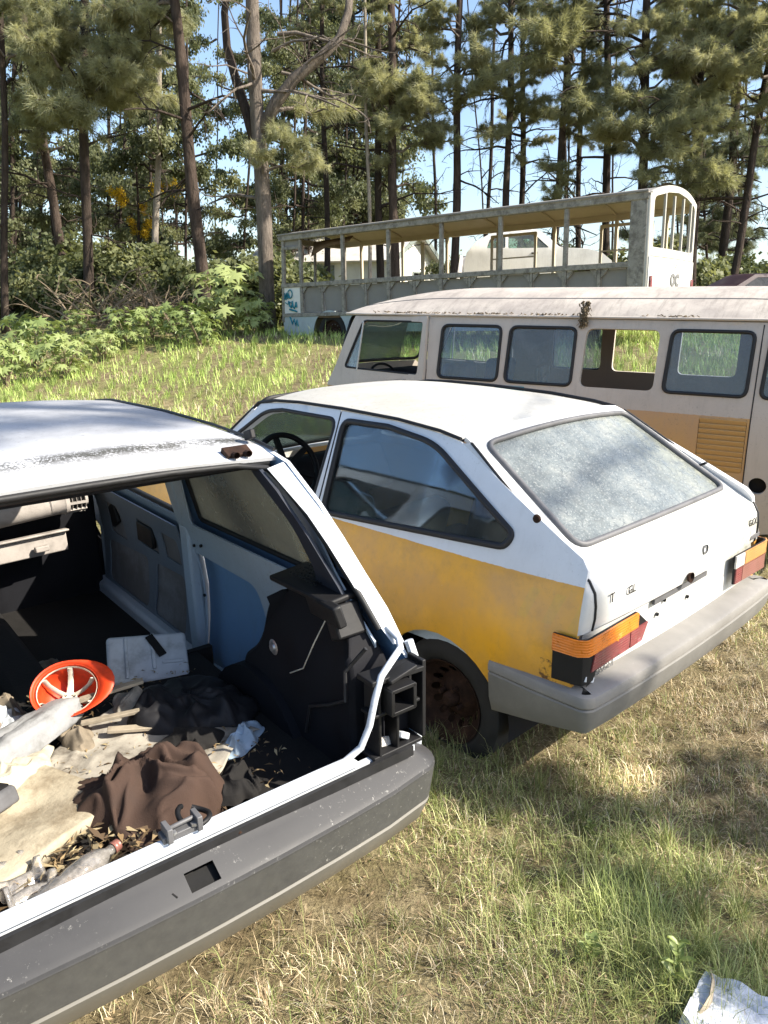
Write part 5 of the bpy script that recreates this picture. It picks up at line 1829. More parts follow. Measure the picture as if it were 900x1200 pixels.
    hole = [(4.7, -.35), (5.2, -.30), (5.5, -.45), (5.1, -.62), (4.75, -.55)]
    panel('roof', [(-.05, .03), (L + .05, .03), (L + .05, -W - .03), (-.05, -W - .03)], [hole], lambda x, y: (x, y, rz(y) - .012), M['bus_panel'], root, (0, 0, 1), .035, .2, M['bus_cream'])
    for x in [.8] + posts:
        MB().tube([(x, y, rz(y) - .065) for y in np.linspace(-.05, -W + .05, 11)], .022, 6).obj('roof_rib', M['bus_cream'], root)
    MB().bar((.3, -.42, rz(-.42) - .09), (L - .6, -.42, rz(-.42) - .09), .16, .02).obj('ceiling_duct', M['bus_cream'], root)
    # warped ceiling board hanging at the front
    xs = np.linspace(7.32, 8.60, 14)
    V = []
    for x in xs:
        t_ = (x - 7.32) / 1.28
        V += [(x, -.50, 2.42 - .05 * t_), (x, -.35, 2.30 - .26 * t_ ** 1.6 - .02 * math.sin(t_ * 8))]
    o = MB().add(V, [(2 * i, 2 * i + 1, 2 * i + 3, 2 * i + 2) for i in range(len(xs) - 1)]).obj('hanging_board', M['brown_board'], root)
    solid(o, .015)
    # front frame
    MB().bar((L - .08, -.1, 2.42), (L - .08, -W + .1, 2.42), .10, .12).bar((L - .02, -.1, 1.30), (L - .02, -W + .1, 1.30), .08, .10).bar((L - .05, -W / 2, 1.30), (L - .08, -W / 2, 2.42), .06, .06, (0, 1, 0)).bar((L - .02, -W + .05, .5), (L - .08, -W + .05, 2.42), .09, .09, (0, 1, 0)).obj('windscreen_frame', FR, root, bevel=.01)
    panel('front_panel', [(-.05, .15), (-.05, 1.28), (-W + .05, 1.28), (-W + .05, .15)], [], lambda y, z: (L - .01, y, z), M['bus_side'], root, (1, 0, 0), .02, .3)
    # steering column silhouette
    MB().tube([(8.95, -.55 + .21 * math.cos(a), 1.42 + .12 * math.sin(a)) for a in np.linspace(0, 6.28, 25)[:-1]], .018, 6, True).obj('steering_wheel', M['black'], root, angle=80)
    MB().box((8.95, -.3, 1.20), (.3, .5, .35)).obj('driver_console', M['black_trim'], root, bevel=.05)
    # tail
    MB().box((.15, -.035, 1.50), (.32, .10, 2.05)).obj('tail_corner_post', FR, root, bevel=.02)
    MB().box((-.01, -.07, 1.65), (.10, .16, 1.74)).obj('tail_corner_cover', M['bus_tail'], root, bevel=.03)
    top = [(y, rz(y) - .005) for y in np.linspace(-.02, -W + .02, 15)]
    tail = [(-.02, 1.47)] + top + [(-W + .02, 1.47)]
    win = rpoly([(-.13, 1.62, .08), (-.13, 2.46, .10), (-.7, 2.58), (-W / 2, 2.62), (-W + .7, 2.58), (-W + .13, 2.46, .10), (-W + .13, 1.62, .08)])
    tl = panel('tail_frame', tail, [win], lambda y, z: (-.06 - .05 * (1 - (abs(y + W / 2) / (W / 2)) ** 2), y, z), M['bus_tail'], root, (-1, 0, 0), .06, .15)
    for y in (-.62, -1.08, -1.55, -1.98):
        MB().bar((-.07, y, 1.58), (-.07, y, 2.56), .05, .04, (0, 1, 0)).obj('tail_bar', M['bus_tail'], tl, bevel=.006)
    lo = panel('tail_panel', [(-.02, .45), (-.02, 1.455), (-W + .02, 1.455), (-W + .02, .45)], [], lambda y, z: (-.075 - .05 * (1 - (abs(y + W / 2) / (W / 2)) ** 2), y, z), M['bus_white'], root, (-1, 0, 0), .03, .2)
    me = text_mesh('tail_letters', 'oc', .46, .003, .012)
    o = link('tail_letters', me, M['mark'], lo)
    o.location = (-.135, -1.20, .98)
    o.rotation_euler = (R(90), 0, R(-90))
    for z, w in ((1.36, .20), (1.31, .12)):
        MB().box((-.128, -1.22, z), (.004, w, .018)).obj('tail_mark', M['mark'], lo)
    for y in (-.10, -W + .10):
        MB().box((-.10, y, 1.02), (.03, .09, .22)).obj('tail_lamp', M['red'], lo, bevel=.01)
    return root


BUS = old_bus()
BM = Matrix.Translation(BUS.location) @ BUS.rotation_euler.to_matrix().to_4x4()
for k, (a, b, w, lab) in enumerate((((.95, -1.75, .6), (.80, -1.55, 2.05), .10, 'pale board leaning left of the pair inside the bus tail'), ((.70, -1.70, .6), (.78, -1.55, 1.98), .08, 'pale board leaning right of the pair inside the bus tail'), ((.75, -2.0, .6), (.05, -1.5, 1.62), .07, 'white slanting board behind the bus tail corner post'), ((6.3, -1.9, .6), (6.45, -2.1, 2.3), .11, 'pale upright board beside the far windows, front half of the bus'))):
    o = MB().bar(a, b, w, .03, (0, 1, 0)).obj('leaning_board', M['bus_cream'], None, bevel=.004)
    o.matrix_world = BM
    tag(o, lab, 'board', 'boards leaning inside the bus')


# ------------------------------------------------------------------ the small house
def house():
    g = at(484, 330, 42)
    z0 = float(gz(g.x, 42)) - .1
    root = thing('house', 'small white house with pale gabled roof seen through the bus', 'house', (g.x, 42, z0), (0, 0, R(152)))
    root.scale = (1.2, 1.2, 1.2)
    # local: gable wall in the y-z plane at x = 0, the ridge runs to +x
    w, hw, hr, ln = 2.3, 2.25, 3.45, 7.0
    win = [(-.75, 1.25), (.05, 1.25), (.05, 1.75), (-.75, 1.75)]
    gb = panel('gable_wall', [(-w, 0), (w, 0), (w, hw), (0, hr), (-w, hw)], [win], lambda y, z: (0, y, z), M['house_wall'], root, (-1, 0, 0), .15, .5)
    fr = MB()
    for (a, b) in (((-.75, 1.25), (.05, 1.25)), ((.05, 1.25), (.05, 1.75)), ((.05, 1.75), (-.75, 1.75)), ((-.75, 1.75), (-.75, 1.25))):
        fr.bar((-.02, a[0], a[1]), (-.02, b[0], b[1]), .06, .06)
    f = fr.obj('window', M['house_trim'], root)
    MB().box((.12, -.35, 1.5), (.02, .78, .48)).obj('pane', M['glass_dark'], f)
    for s in (1, -1):
        MB().box((ln / 2, s * w, hw / 2), (ln, .15, hw)).obj('side_wall', M['house_wall'], root)
        a, b = Vector((-.35, s * (w + .35), hw - .18)), Vector((-.35, 0, hr + .02))
        o = MB().add([tuple(a), tuple(b), (ln + .3, 0, hr + .02), (ln + .3, s * (w + .35), hw - .18)], [(0, 1, 2, 3)]).obj('roof_slope', M['house_roof'], root, smooth=False)
        solid(o, .08, 0)
        for k in range(12):
            q = .2 + k * .6
            MB().bar((q - .35, s * (w + .33), hw - .14), (q - .35, 0, hr + .06), .05, .03).obj('roof_rib', M['house_roof'], o)
        MB().bar((-.38, s * (w + .38), hw - .28), (-.38, 0, hr - .08), .05, .20, (0, 0, 1)).obj('barge_board', M['house_trim'], root)
    MB().box((ln, 0, hw / 2), (.15, 2 * w, hw)).obj('back_wall', M['house_wall'], root)
    MB().box((3.0, w + .09, 1.0), (.9, .04, 1.9)).obj('door', M['house_trim'], root)
    return root


house()


# ------------------------------------------------------------------ further wrecks
def profile_car(name, label, loc, rz, top, belt, width, m, wins, arches, rot=(0, 0), tumble=.16, inner=None, glass='glass_dark', wheels=True):
    """a small car body: top = outline (x, z) from tail to nose over the roof"""
    root = thing(name, label, 'car', loc, (rot[0], rot[1], rz), None)
    hw = width / 2
    def sy(x, z): return hw - tumble * max(0, z - belt) / .45 - .05 * max(0, .45 - z)
    bottom = []
    x0, x1 = top[0][0], top[-1][0]
    pts = [(x1, .30)]
    for cx, r in sorted(arches, reverse=True):
        pts += [p for p in arc(cx, .28, r, 0, 180, 12)]
    pts += [(x0, .30)]
    outer = pts + list(top)
    for s in (1, -1):
        panel('body_side', outer, wins, lambda x, z, s=s: (x, s * sy(x, z), z), M[m], root, (0, s, 0), .02, .09, M[inner] if inner else None)
        for wv in wins:
            panel('side_window', wv, [], lambda x, z, s=s: (x, s * (sy(x, z) - .012), z), M[glass], root, (0, s, 0), .004, .12)
        if wheels:
            for cx, r in arches: wheel(root, (cx, s * (hw - .10), .28), s, r * .82, .16)
        MB().box(((x0 + x1) / 2 - .1, s * (hw + .01), belt - .10), (.14, .02, .03)).obj('door_handle', M['black'], root, bevel=.005)
    # skin over the top, one sheet per stretch
    T = densify(top, .12)[:-1]
    k = [i for i, p in enumerate(T) if p == T[-1]]
    T = []
    for a, b in zip(top, top[1:]):
        n = max(1, int(math.hypot(b[0] - a[0], b[1] - a[1]) / .12))
        T += [(a[0] + (b[0] - a[0]) * i / n, a[1] + (b[1] - a[1]) * i / n) for i in range(n)]
    T.append(top[-1])
    V, F = [], []
    for x, z in T:
        h = sy(x, z)
        for u in (-1, -.85, -.5, 0, .5, .85, 1): V.append((x, u * h, z + .035 * (1 - abs(u) ** 3) - .0))
    for i in range(len(T) - 1):
        for j in range(6): F.append((i * 7 + j, i * 7 + j + 1, (i + 1) * 7 + j + 1, (i + 1) * 7 + j))
    o = MB().add(V, F).obj('body_top', M[m], root, angle=50)
    MB().box(((x0 + x1) / 2, 0, .36), (x1 - x0 - .1, width - .15, .06)).obj('floor', M['carpet'], root)
    for x, z in ((x0, top[0][1]), (x1, top[-1][1])):
        MB().box((x, 0, (z + .32) / 2), (.04, width - .1, z - .30)).obj('end_panel', M[m], root, bevel=.015)
        MB().box((x + (.05 if x > 0 else -.05), 0, .42), (.10, width, .13)).obj('bumper', M['grey_plastic'], root, bevel=.03)
    return root


wc = at(640, 290, 20.2)
beetle_top = [(-1.85, .62), (-1.78, .95), (-1.55, 1.22), (-1.15, 1.42), (-.6, 1.50), (-.10, 1.46), (.42, 1.06), (.62, 1.02), (1.10, 1.0), (1.45, .90), (1.68, .72), (1.74, .55)]
w1 = [rpoly([(-1.30, 1.05, .05), (-1.22, 1.28, .06), (-.85, 1.38, .05), (-.85, 1.05, .04)]), rpoly([(-.78, 1.04, .04), (-.78, 1.39, .04), (-.16, 1.36, .06), (.20, 1.04, .05)])]
base = float(gz(wc.x, 20.4))
wr = profile_car('wrecked_car', 'grimy white rounded wreck raised on another wreck, seen through the bus windows', (wc.x - .15, 20.3, 2.18), R(-6), beetle_top, 1.02, 1.5, 'wreck_white', w1, ((1.05, .36),), (0, -.02), .14, inner='wreck_rust', glass='glass_clear', wheels=False)
for s_ in (1, -1): MB().bar((.46, s_ * .62, 1.02), (-.05, s_ * .58, 1.44), .03, .06).obj('screen_pillar', M['bus_white'], wr)
MB().add([(.56, -.62, 1.05), (.56, .62, 1.05), (.30, .60, 1.24), (.30, -.60, 1.24)], [(0, 1, 2, 3)]).obj('bent_bonnet_flap', M['bus_white'], wr)
MB().box((1.45, .3, .62), (.35, .6, .18), (.3, .2, .4)).obj('engine_bay_scrap', M['rust'], wr, bevel=.03)
box_top = [(-1.9, .85), (-1.7, 1.0), (-1.1, 1.05), (-.55, 1.36), (.55, 1.38), (1.1, 1.02), (1.85, .92), (1.95, .60)]
w2 = [rpoly([(-.85, 1.08, .03), (-.50, 1.29, .04), (-.05, 1.30, .03), (-.05, 1.06, .03)]), rpoly([(.02, 1.06, .03), (.02, 1.30, .03), (.50, 1.30, .04), (.88, 1.06, .03)])]
profile_car('wrecked_car', 'crushed rusty brown car lying beneath the raised white wreck', (wc.x - .1, 20.4, base - .06), R(-3), [(x, z * .74) for x, z in box_top], .76, 1.6, 'wreck_rust', [[(x, z * .74) for x, z in w] for w in w2], ((-1.25, .34), (1.25, .34)), (0, 0), .14)
mc = at(885, 335, 21)
profile_car('wrecked_car', 'dark maroon wreck at the right edge beyond the bus tail', (mc.x + .2, 21.2, float(gz(mc.x, 21)) - .02), R(8), [(x * 1.05, z * 1.04) for x, z in box_top], .98, 1.6, 'wreck_maroon', [[(x * 1.05, z * 1.04) for x, z in w] for w in w2], ((-1.3, .34), (1.3, .34)), (0, 0), .14)
pc = at(590, 312, 23)
MB_ = thing('tin_sheet', 'pale tin sheet standing behind the bus beside the white wreck', 'metal sheet', (pc.x - .6, 22.6, float(gz(pc.x, 22.6)) - .05), (0, R(4), R(20)))
panel('sheet', [(-1.0, 0), (1.0, 0), (1.0, 2.05), (-.9, 1.95)], [], lambda u, v: (u, .03 * math.sin(u * 30), v), M['house_roof'], MB_, (0, -1, 0), .01, .05)
# ------------------------------------------------------------------ trees and bushes
def rnd_dir(r, n):
    v = r.normal(size=(n, 3))
    return v / np.linalg.norm(v, axis=1, keepdims=True)


def tube_np(P, rad, n=6):
    """open tube arrays along a polyline"""
    mb = MB()
    mb.tube(P, rad, n)
    return np.array([tuple(v) for v in mb.v]), mb.f


def bough_mesh(name, seed, kind='pine', dens=1.0):
    """branch along +x, about 1 unit long, with its foliage: wood in slot 0, leaves in slot 1"""
    r = np.random.default_rng(seed)
    mb = MB()
    pts = [Vector((t, .05 * math.sin(3 * t + seed), .10 * t - .16 * t * t + .03 * r.normal())) for t in np.linspace(0, 1, 7)]
    mb.tube(pts, list(np.linspace(.022, .005, 7)), 5)
    tips = []
    n2 = 13 if kind == 'pine' else 12
    for k in range(n2):
        t = r.uniform(.30, 1.0)
        i = min(5, int(t * 6))
        base = pts[i].lerp(pts[i + 1], t * 6 - i)
        a = r.uniform(-1.15, 1.15)
        l = r.uniform(.14, .36) * (1.15 - .4 * t)
        d = Vector((math.cos(a), math.sin(a), r.uniform(-.35, .45)))
        e = base + d * l
        mid = base.lerp(e, .5) + Vector((0, 0, .02))
        mb.tube([base, mid, e], [.008, .006, .003], 4)
        for q in np.linspace(.35, 1, 4):
            tips.append((base.lerp(e, q) + Vector(r.normal(0, .02, 3)), d))
    for q in np.linspace(.5, 1, 6): tips.append((pts[min(6, int(q * 6))], Vector((1, 0, 0))))
    nw = len(mb.f)
    V = np.array([tuple(v) for v in mb.v])
    LV, LF = [], []
    if kind == 'pine':
        nn = int(50 * dens)
        for c, d in tips:
            dd = rnd_dir(r, nn) * .85 + np.array(tuple(d)) * .8 + np.array([0, 0, -.12])
            dd /= np.linalg.norm(dd, axis=1, keepdims=True)
            ln = r.uniform(.075, .135, (nn, 1))
            w = np.cross(dd, rnd_dir(r, nn))
            w /= np.linalg.norm(w, axis=1, keepdims=True) + 1e-9
            w *= .0032
            c0 = np.array(tuple(c)) + r.normal(0, .014, (nn, 3))
            tip = c0 + dd * ln + np.array([0, 0, -.25]) * ln ** 2 * 3
            LV.append(np.stack([c0 - w, c0 + w, tip], 1).reshape(-1, 3))
        LV = np.concatenate(LV)
        LF = np.arange(len(LV)).reshape(-1, 3)
    else:
        nn = int(11 * dens)
        sc = {'euc': (.070, .020), 'broad': (.050, .030)}[kind]
        for c, d in tips:
            c0 = np.array(tuple(c)) + r.normal(0, .055, (nn, 3))
            dd = rnd_dir(r, nn) * .7 + (np.array([0, 0, -.8]) if kind == 'euc' else np.array([0, 0, .1]))
            dd /= np.linalg.norm(dd, axis=1, keepdims=True)
            w = np.cross(dd, rnd_dir(r, nn))
            w /= np.linalg.norm(w, axis=1, keepdims=True) + 1e-9
            ln = r.uniform(.7, 1.3, (nn, 1)) * sc[0]
            w = w * sc[1] * r.uniform(.7, 1.2, (nn, 1))
            LV.append(np.stack([c0, c0 + dd * ln * .45 + w, c0 + dd * ln, c0 + dd * ln * .45 - w], 1).reshape(-1, 3))
        LV = np.concatenate(LV)
        q = np.arange(len(LV)).reshape(-1, 4)
        LF = np.concatenate([q[:, [0, 1, 2]], q[:, [0, 2, 3]]])
    me = bpy.data.meshes.new(name)
    faces = [tuple(f) for f in mb.f] + [tuple(f) for f in (LF + len(V)).tolist()]
    me.from_pydata(np.concatenate([V, LV]).tolist(), [], faces)
    mi = np.zeros(len(me.polygons), np.int32)
    mi[nw:] = 1
    me.polygons.foreach_set('material_index', mi)
    me.update()
    return me


def with_mats(me, name, a, b):
    m2 = me.copy()
    m2.name = name
    m2.materials.append(M[a])
    m2.materials.append(M[b])
    return m2


B_P = [bough_mesh('pine_bough', 100 + k) for k in range(6)]
B_E = [bough_mesh('leafy_bough', 200 + k, 'euc') for k in range(5)]
B_B = [bough_mesh('bush_bough', 300 + k, 'broad', 1.5) for k in range(5)]
BOUGH = {
    'pine': [with_mats(m, 'pine_bough', 'bark_grey', 'needle') for m in B_P],
    'pine_dark': [with_mats(m, 'pine_bough', 'bark_dark', 'needle_dark') for m in B_P],
    'euc': [with_mats(m, 'leafy_bough', 'bark_dark', 'euc') for m in B_E],
    'yellow': [with_mats(m, 'leafy_bough', 'bark_dark', 'euc_yellow') for m in B_E[:2]],
    'bush': [with_mats(m, 'bush_bough', 'bark_dark', 'bush') for m in B_B],
    'bush_light': [with_mats(m, 'bush_bough', 'twig', 'bush_light') for m in B_B],
}


def dead_mesh(seed):
    r = np.random.default_rng(seed)
    mb = MB()
    def grow(p, d, l, rad, lev):
        n = 5
        P = [p]
        for k in range(n):
            d = (d + Vector(r.normal(0, .16, 3)) + Vector((0, 0, -.03))).normalized()
            P.append(P[-1] + d * l / n)
        mb.tube(P, list(np.linspace(rad, rad * .35, n + 1)), 5 if lev == 0 else 4, caps=False)
        if lev < 2:
            for k in range(4 if lev == 0 else 3):
                i = r.integers(1, n + 1)
                grow(P[i], (d + Vector(r.normal(0, .75, 3))).normalized(), l * r.uniform(.3, .55), rad * .45, lev + 1)
    grow(Vector((0, 0, 0)), Vector((1, 0, .1)), 1, .022, 0)
    return mb.mesh('dead_branch', True, 80)


DEAD = [dead_mesh(400 + k) for k in range(5)]
for me in DEAD: me.materials.append(M['bark_grey'])
DEAD_D = []
for me in DEAD:
    m2 = me.copy(); m2.materials.clear(); m2.materials.append(M['bark_dark']); DEAD_D.append(m2)

TR = np.random.default_rng(77)


def aim(o, root, target, scale, roll=None, wide=1.0):
    d = Vector(target) - Vector(root)
    if d.length < 1e-4: d = Vector((1, 0, 0))
    q = d.to_track_quat('X', 'Z')
    m = Matrix.Translation(root) @ q.to_matrix().to_4x4() @ Matrix.Rotation(roll if roll is not None else TR.uniform(-.4, .4), 4, 'X') @ Matrix.Diagonal((scale, scale * wide, scale * wide, 1))
    o.matrix_world = m


def trunk_curve(b, t, H, seed, n=14, wob=.05):
    """points from base b leaning so that it passes t, up to height H above the base"""
    r = np.random.default_rng(seed)
    b, t = Vector(b), Vector(t)
    d = (t - b) / max(.1, (t.z - b.z))
    P = []
    ph = r.uniform(0, 6.28, 2)
    for k in range(n + 1):
        z = H * k / n
        w = wob * math.sin(math.pi * min(1, k / n * 1.2))
        P.append(b + Vector((d.x * z + w * math.sin(ph[0] + z * .7), d.y * z + w * math.sin(ph[1] + z * .6), z)))
    return P


def on_trunk(P, z):
    for a, b in zip(P, P[1:]):
        if a.z <= z <= b.z: return a.lerp(b, (z - a.z) / (b.z - a.z + 1e-9))
    return P[0] if z < P[0].z else P[-1]


def tree(name, label, cat, pxa, pya, pxb, pyb, wpx, Y, H, bk, kind, group, boughs=(), rand=(0, 0, 0), dead=0, seed=0, taper=.45, blen=(1.2, 2.2), dead_len=(.6, 1.8)):
    """(pxa, pya)-(pxb, pyb): upper and lower trunk points in the photograph; boughs: (px, py, dY, size)"""
    pb, pt = at(pxb, pyb, Y), at(pxa, pya, Y)
    d = (pt - pb) / (pt.z - pb.z)
    zg = float(gz(pb.x, Y))
    base = pb + d * (zg - .15 - pb.z)
    root = thing(name, label, cat, base, (0, 0, 0), group)
    P = trunk_curve(base, pt, H, seed)
    r0 = wpx / CAM_F * Y / 2 * .88
    mb = MB()
    rr = []
    for k, p in enumerate(P):
        t_ = k / (len(P) - 1)
        rr.append(r0 * (1.28 if k == 0 else 1.08 - (1 - taper) * t_) * (1 + .05 * math.sin(k * 2.1 + seed)))
    mb.tube([p - base for p in P], rr, 10)
    mb.obj('trunk', M[bk], root, angle=180)
    bs = BOUGH[kind]
    def bough(rt, tg, sc, wide=1.0):
        o = bpy.data.objects.new('bough', bs[TR.integers(len(bs))])
        COL.objects.link(o)
        o.parent = root
        aim(o, rt - base, tg - base, sc, None, wide)
    for (px, py, dY, size) in boughs:
        tg = at(px, py, Y + dY)
        n = max(1, int(round(size * size * 2.1)))
        for k in range(n):
            q = tg + Vector(TR.normal(0, .40 * size, 3)) * (1 if n > 1 else 0)
            rt = on_trunk(P, q.z - .1 - TR.uniform(-.2, .5))
            dd = (q - rt)
            L = dd.length + .35
            if L > 2.6:                       # a long limb carries the tuft: start the bough part way out
                o = bpy.data.objects.new('limb', (DEAD if bk == 'bark_grey' else DEAD_D)[TR.integers(5)])
                if k % 3 == 0:
                    COL.objects.link(o)
                    o.parent = root
                    aim(o, rt - base, q - base, L * .95, None, .6)
                rt = q - dd.normalized() * 1.35
                L = 1.75
            bough(rt, rt + (q - rt).normalized() * L, L, 1.25)
    z0, z1, n = rand
    for k in range(n):
        z = base.z + TR.uniform(z0, z1)
        rt = on_trunk(P, z)
        a = TR.uniform(0, 6.28)
        l = TR.uniform(*blen) * (1.15 - .5 * (z - base.z) / H)
        bough(rt, rt + Vector((math.cos(a), math.sin(a), TR.uniform(-.15, .35))) * l, l, 1.15)
    for k in range(dead):
        z = base.z + TR.uniform(2.5, min(H, 11))
        rt = on_trunk(P, z)
        a = TR.uniform(0, 6.28)
        l = TR.uniform(*dead_len)
        o = bpy.data.objects.new('dead_branch', (DEAD if bk in ('bark_grey', 'bark_pale') else DEAD_D)[TR.integers(5)])
        COL.objects.link(o)
        o.parent = root
        aim(o, rt - base, rt - base + Vector((math.cos(a), math.sin(a), TR.uniform(-.25, .4))) * l, l)
    return root, P


PG = 'pines along the edge of the clearing'
pines = [
    # label, upper point, lower point, width px, distance, bark, boughs
    ('leftmost pine, a dark trunk cut by the left edge', 2, 60, 6, 340, 9, 24, 'bark_dark', [(10, 70, -.5, 1.2), (-20, 30, 0, 1.3)], 5),
    ('leaning pine with lichen pale trunk under the left tuft mass', 47, 143, 68, 275, 12, 27, 'bark', [(35, 95, -1, 1.7), (15, 120, -1.2, 1.5), (60, 60, -.5, 1.4), (30, 135, -1, 1.2)], 4),
    ('straight dark pine beneath the broad olive tufts at upper left', 98, 27, 103, 300, 12.5, 25, 'bark_dark', [(120, 75, -1.2, 1.9), (150, 85, -1.2, 1.6), (95, 90, -1, 1.5), (140, 100, -.6, 1.3), (60, 40, -.6, 1.2), (110, 30, -.5, 1.5)], 5),
    ('tall leaning pine with bare dark trunk left of the forked pine', 203, 0, 239, 330, 16, 23, 'bark', [(215, -60, 0, 1.6), (180, -30, .5, 1.4), (205, 20, 1.5, 1.0), (160, 10, 1, 1.2)], 9),
    ('biggest forked pine with grey trunk beside the bus front', 298, 20, 313, 365, 19.5, 21.2, 'bark_grey', [(345, 168, -.6, .9), (352, 192, -.4, .8), (302, 182, -.8, .7), (385, 128, .9, .8), (320, -60, .8, 1.3), (250, -50, .8, 1.2)], 7),
    ('slim dark pine just right of the forked pine', 377, 0, 382, 250, 7.5, 29, 'bark_dark', [(400, 70, 0, 1.0), (350, 20, 0, 1.0), (395, 130, 0, 1.0)], 7),
    ('left of the twin pines behind the middle of the bus roof', 441, 0, 445, 255, 9.5, 28, 'bark_dark', [(450, 190, -.8, .9), (455, 110, -.6, 1.3), (470, 120, -.8, 1.4), (425, 90, 0, 1.1)], 6),
    ('right of the twin pines behind the middle of the bus roof', 457, 0, 462, 255, 11.5, 27, 'bark', [(480, 130, -.8, 1.4), (475, 95, -.6, 1.3), (490, 150, -.6, 1.0), (500, 40, 0, 1.0), (440, 150, -1, 1.0)], 8),
    ('reddish pine with tuft collars against the open sky', 539, 0, 534, 235, 10.5, 28, 'bark', [(560, 95, -.6, 1.2), (545, 70, -.4, .9), (555, 115, -.7, 1.1), (525, 115, -.3, .9), (520, 5, -.4, 1.1), (580, 80, 0, .8), (515, 75, .4, .8)], 6),
    ('left pine of the close pair over the bus roof', 598, 25, 594, 238, 9, 28, 'bark', [(600, 115, -.6, 1.2), (580, 120, -.6, 1.0), (615, 105, -.6, 1.1), (600, 20, 0, 1.5), (575, 30, .4, 1.2), (590, 135, -.6, .9)], 6),
    ('right pine of the close pair over the bus roof', 613, 42, 611, 238, 8, 29.5, 'bark_dark', [(625, 130, -.6, 1.0), (640, 40, 0, 1.2), (620, 10, 0, 1.4)], 7),
    ('leaning pine under the large bright tuft mass', 669, 58, 656, 200, 9.5, 27, 'bark', [(660, 30, -.8, 1.8), (640, 15, -.8, 1.6), (670, 125, -.8, 1.2), (685, 120, -.6, 1.1), (655, 210, -1, 1.0), (645, 195, -1, .8), (680, 45, -.6, 1.2), (660, 140, -.6, .8)], 4),
    ('slim dark pine between the tuft mass and the bus tail', 683, 30, 679, 228, 7, 30, 'bark_dark', [(690, 60, 0, 1.0), (700, 100, .4, 1.0)], 8),
    ('dark pine with twiggy limbs behind the bus tail', 711, 83, 711, 220, 10.5, 28, 'bark_dark', [(715, 60, 1, 1.1), (740, 110, .5, 1.1), (700, 10, 1, 1.4), (725, 135, 0, .8)], 12),
    ('thick dark pine above the bus tail corner', 757, 60, 752, 225, 12, 26, 'bark_dark', [(770, 80, -.8, 1.3), (745, 80, -.8, 1.0), (780, 140, -1, 1.5), (800, 150, -1, 1.4), (760, 160, -.8, 1.2), (790, 50, -.8, 1.4), (745, 150, -.8, 1.0), (800, 175, -.8, 1.2)], 8),
    ('pine with dense pale crown at the upper right', 822, 40, 815, 240, 10, 26.5, 'bark_dark', [(820, 40, -1, 1.7), (840, 60, -1, 1.6), (810, 80, -1, 1.3), (850, 25, -.8, 1.6), (800, 20, -.6, 1.5), (830, 110, 0, 1.3)], 6),
    ('dark pine leaning right behind the maroon wreck', 888, 160, 874, 240, 10, 25, 'bark_dark', [(880, 60, -.8, 1.6), (895, 100, -.6, 1.4), (870, 20, -.6, 1.7), (905, 40, -.6, 1.6), (880, 130, 0, 1.1)], 8),
    ('shaded pine between the two pines at upper right', 864, 120, 850, 260, 11, 30, 'bark_dark', [(850, 110, 0, 1.6), (860, 180, 0, 1.4), (835, 170, 0, 1.3), (880, 200, 0, 1.2)], 5),
]
for i, (lab, xa, ya, xb, yb, w, Y, bk, bo, nd) in enumerate(pines):
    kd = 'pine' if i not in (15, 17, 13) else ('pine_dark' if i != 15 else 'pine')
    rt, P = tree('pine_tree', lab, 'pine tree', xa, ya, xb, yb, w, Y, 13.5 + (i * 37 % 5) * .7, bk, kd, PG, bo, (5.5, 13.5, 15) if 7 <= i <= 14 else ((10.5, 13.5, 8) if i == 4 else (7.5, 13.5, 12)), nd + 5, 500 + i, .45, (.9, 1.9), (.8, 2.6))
    if i == 4:
        # the fork: a heavy limb sweeping up to the right, a thinner dark stem to the left
        f0 = at(307, 140, Y)
        pts = [f0 + Vector((0, 0, -.3)), at(322, 122, Y - .1), at(345, 92, Y - .2), at(375, 68, Y - .3), at(398, 45, Y - .3), at(408, 15, Y - .2), at(412, -25, Y)]
        MB().tube([p - rt.location for p in pts], [.17, .155, .14, .125, .11, .10, .08], 10).obj('limb', M['bark_grey'], rt, angle=180)
        pts = [at(300, 175, Y + .05), at(290, 135, Y + .2), at(277, 95, Y + .3), at(266, 55, Y + .4), at(263, 15, Y + .4), at(268, -30, Y + .4)]
        MB().tube([p - rt.location for p in pts], [.12, .13, .115, .10, .09, .07], 8).obj('limb', M['bark_dark'], rt, angle=180)
        for (pa, pb_, l) in ((at(345, 92, Y - .2), at(400, 55, Y), 1.6), (at(320, 60, Y), at(395, 60, Y - .3), 2.0), (at(325, 40, Y), at(420, 60, Y - .4), 2.4), (at(330, 85, Y), at(410, 130, Y), 2.2), (at(398, 45, Y - .3), at(440, 90, Y), 1.5)):
            o = bpy.data.objects.new('dead_branch', DEAD[TR.integers(5)])
            COL.objects.link(o); o.parent = rt
            aim(o, pa - rt.location, pb_ - rt.location, l)

# pale slender eucalyptus stems that stand out
for lab, xa, ya, xb, yb, w, Y, bk, bo in (
        ('thin bare pale trunk standing between the forked pine and the twins', 428, 30, 432, 265, 5, 27, 'bark_pale', []),
        ('pale grey eucalyptus with leafy crown left of the leaning bare pine', 184, 215, 183, 290, 9, 29, 'bark_pale', [(190, 170, 0, 1.3), (170, 140, 0, 1.4), (205, 150, 0, 1.2), (180, 110, 0, 1.4), (160, 190, 0, 1.1), (195, 205, 0, 1.0)]),
):
    tree('eucalyptus_tree', lab, 'tree', xa, ya, xb, yb, w, Y, 11, bk, 'euc', 'eucalyptus among the pines', bo, (6, 11, 6), 3, 700 + int(xa), .55, (1, 1.8))
tree('yellow_tree', 'small tree with bright yellow foliage glowing in the woods at left', 'tree', 160, 200, 162, 285, 4, 30, 6, 'bark_dark', 'yellow', 'eucalyptus among the pines', [(160, 225, 0, .9), (165, 250, 0, .8), (158, 270, 0, .8), (170, 270, 0, .5)], (0, 0, 0), 1, 790, .5)

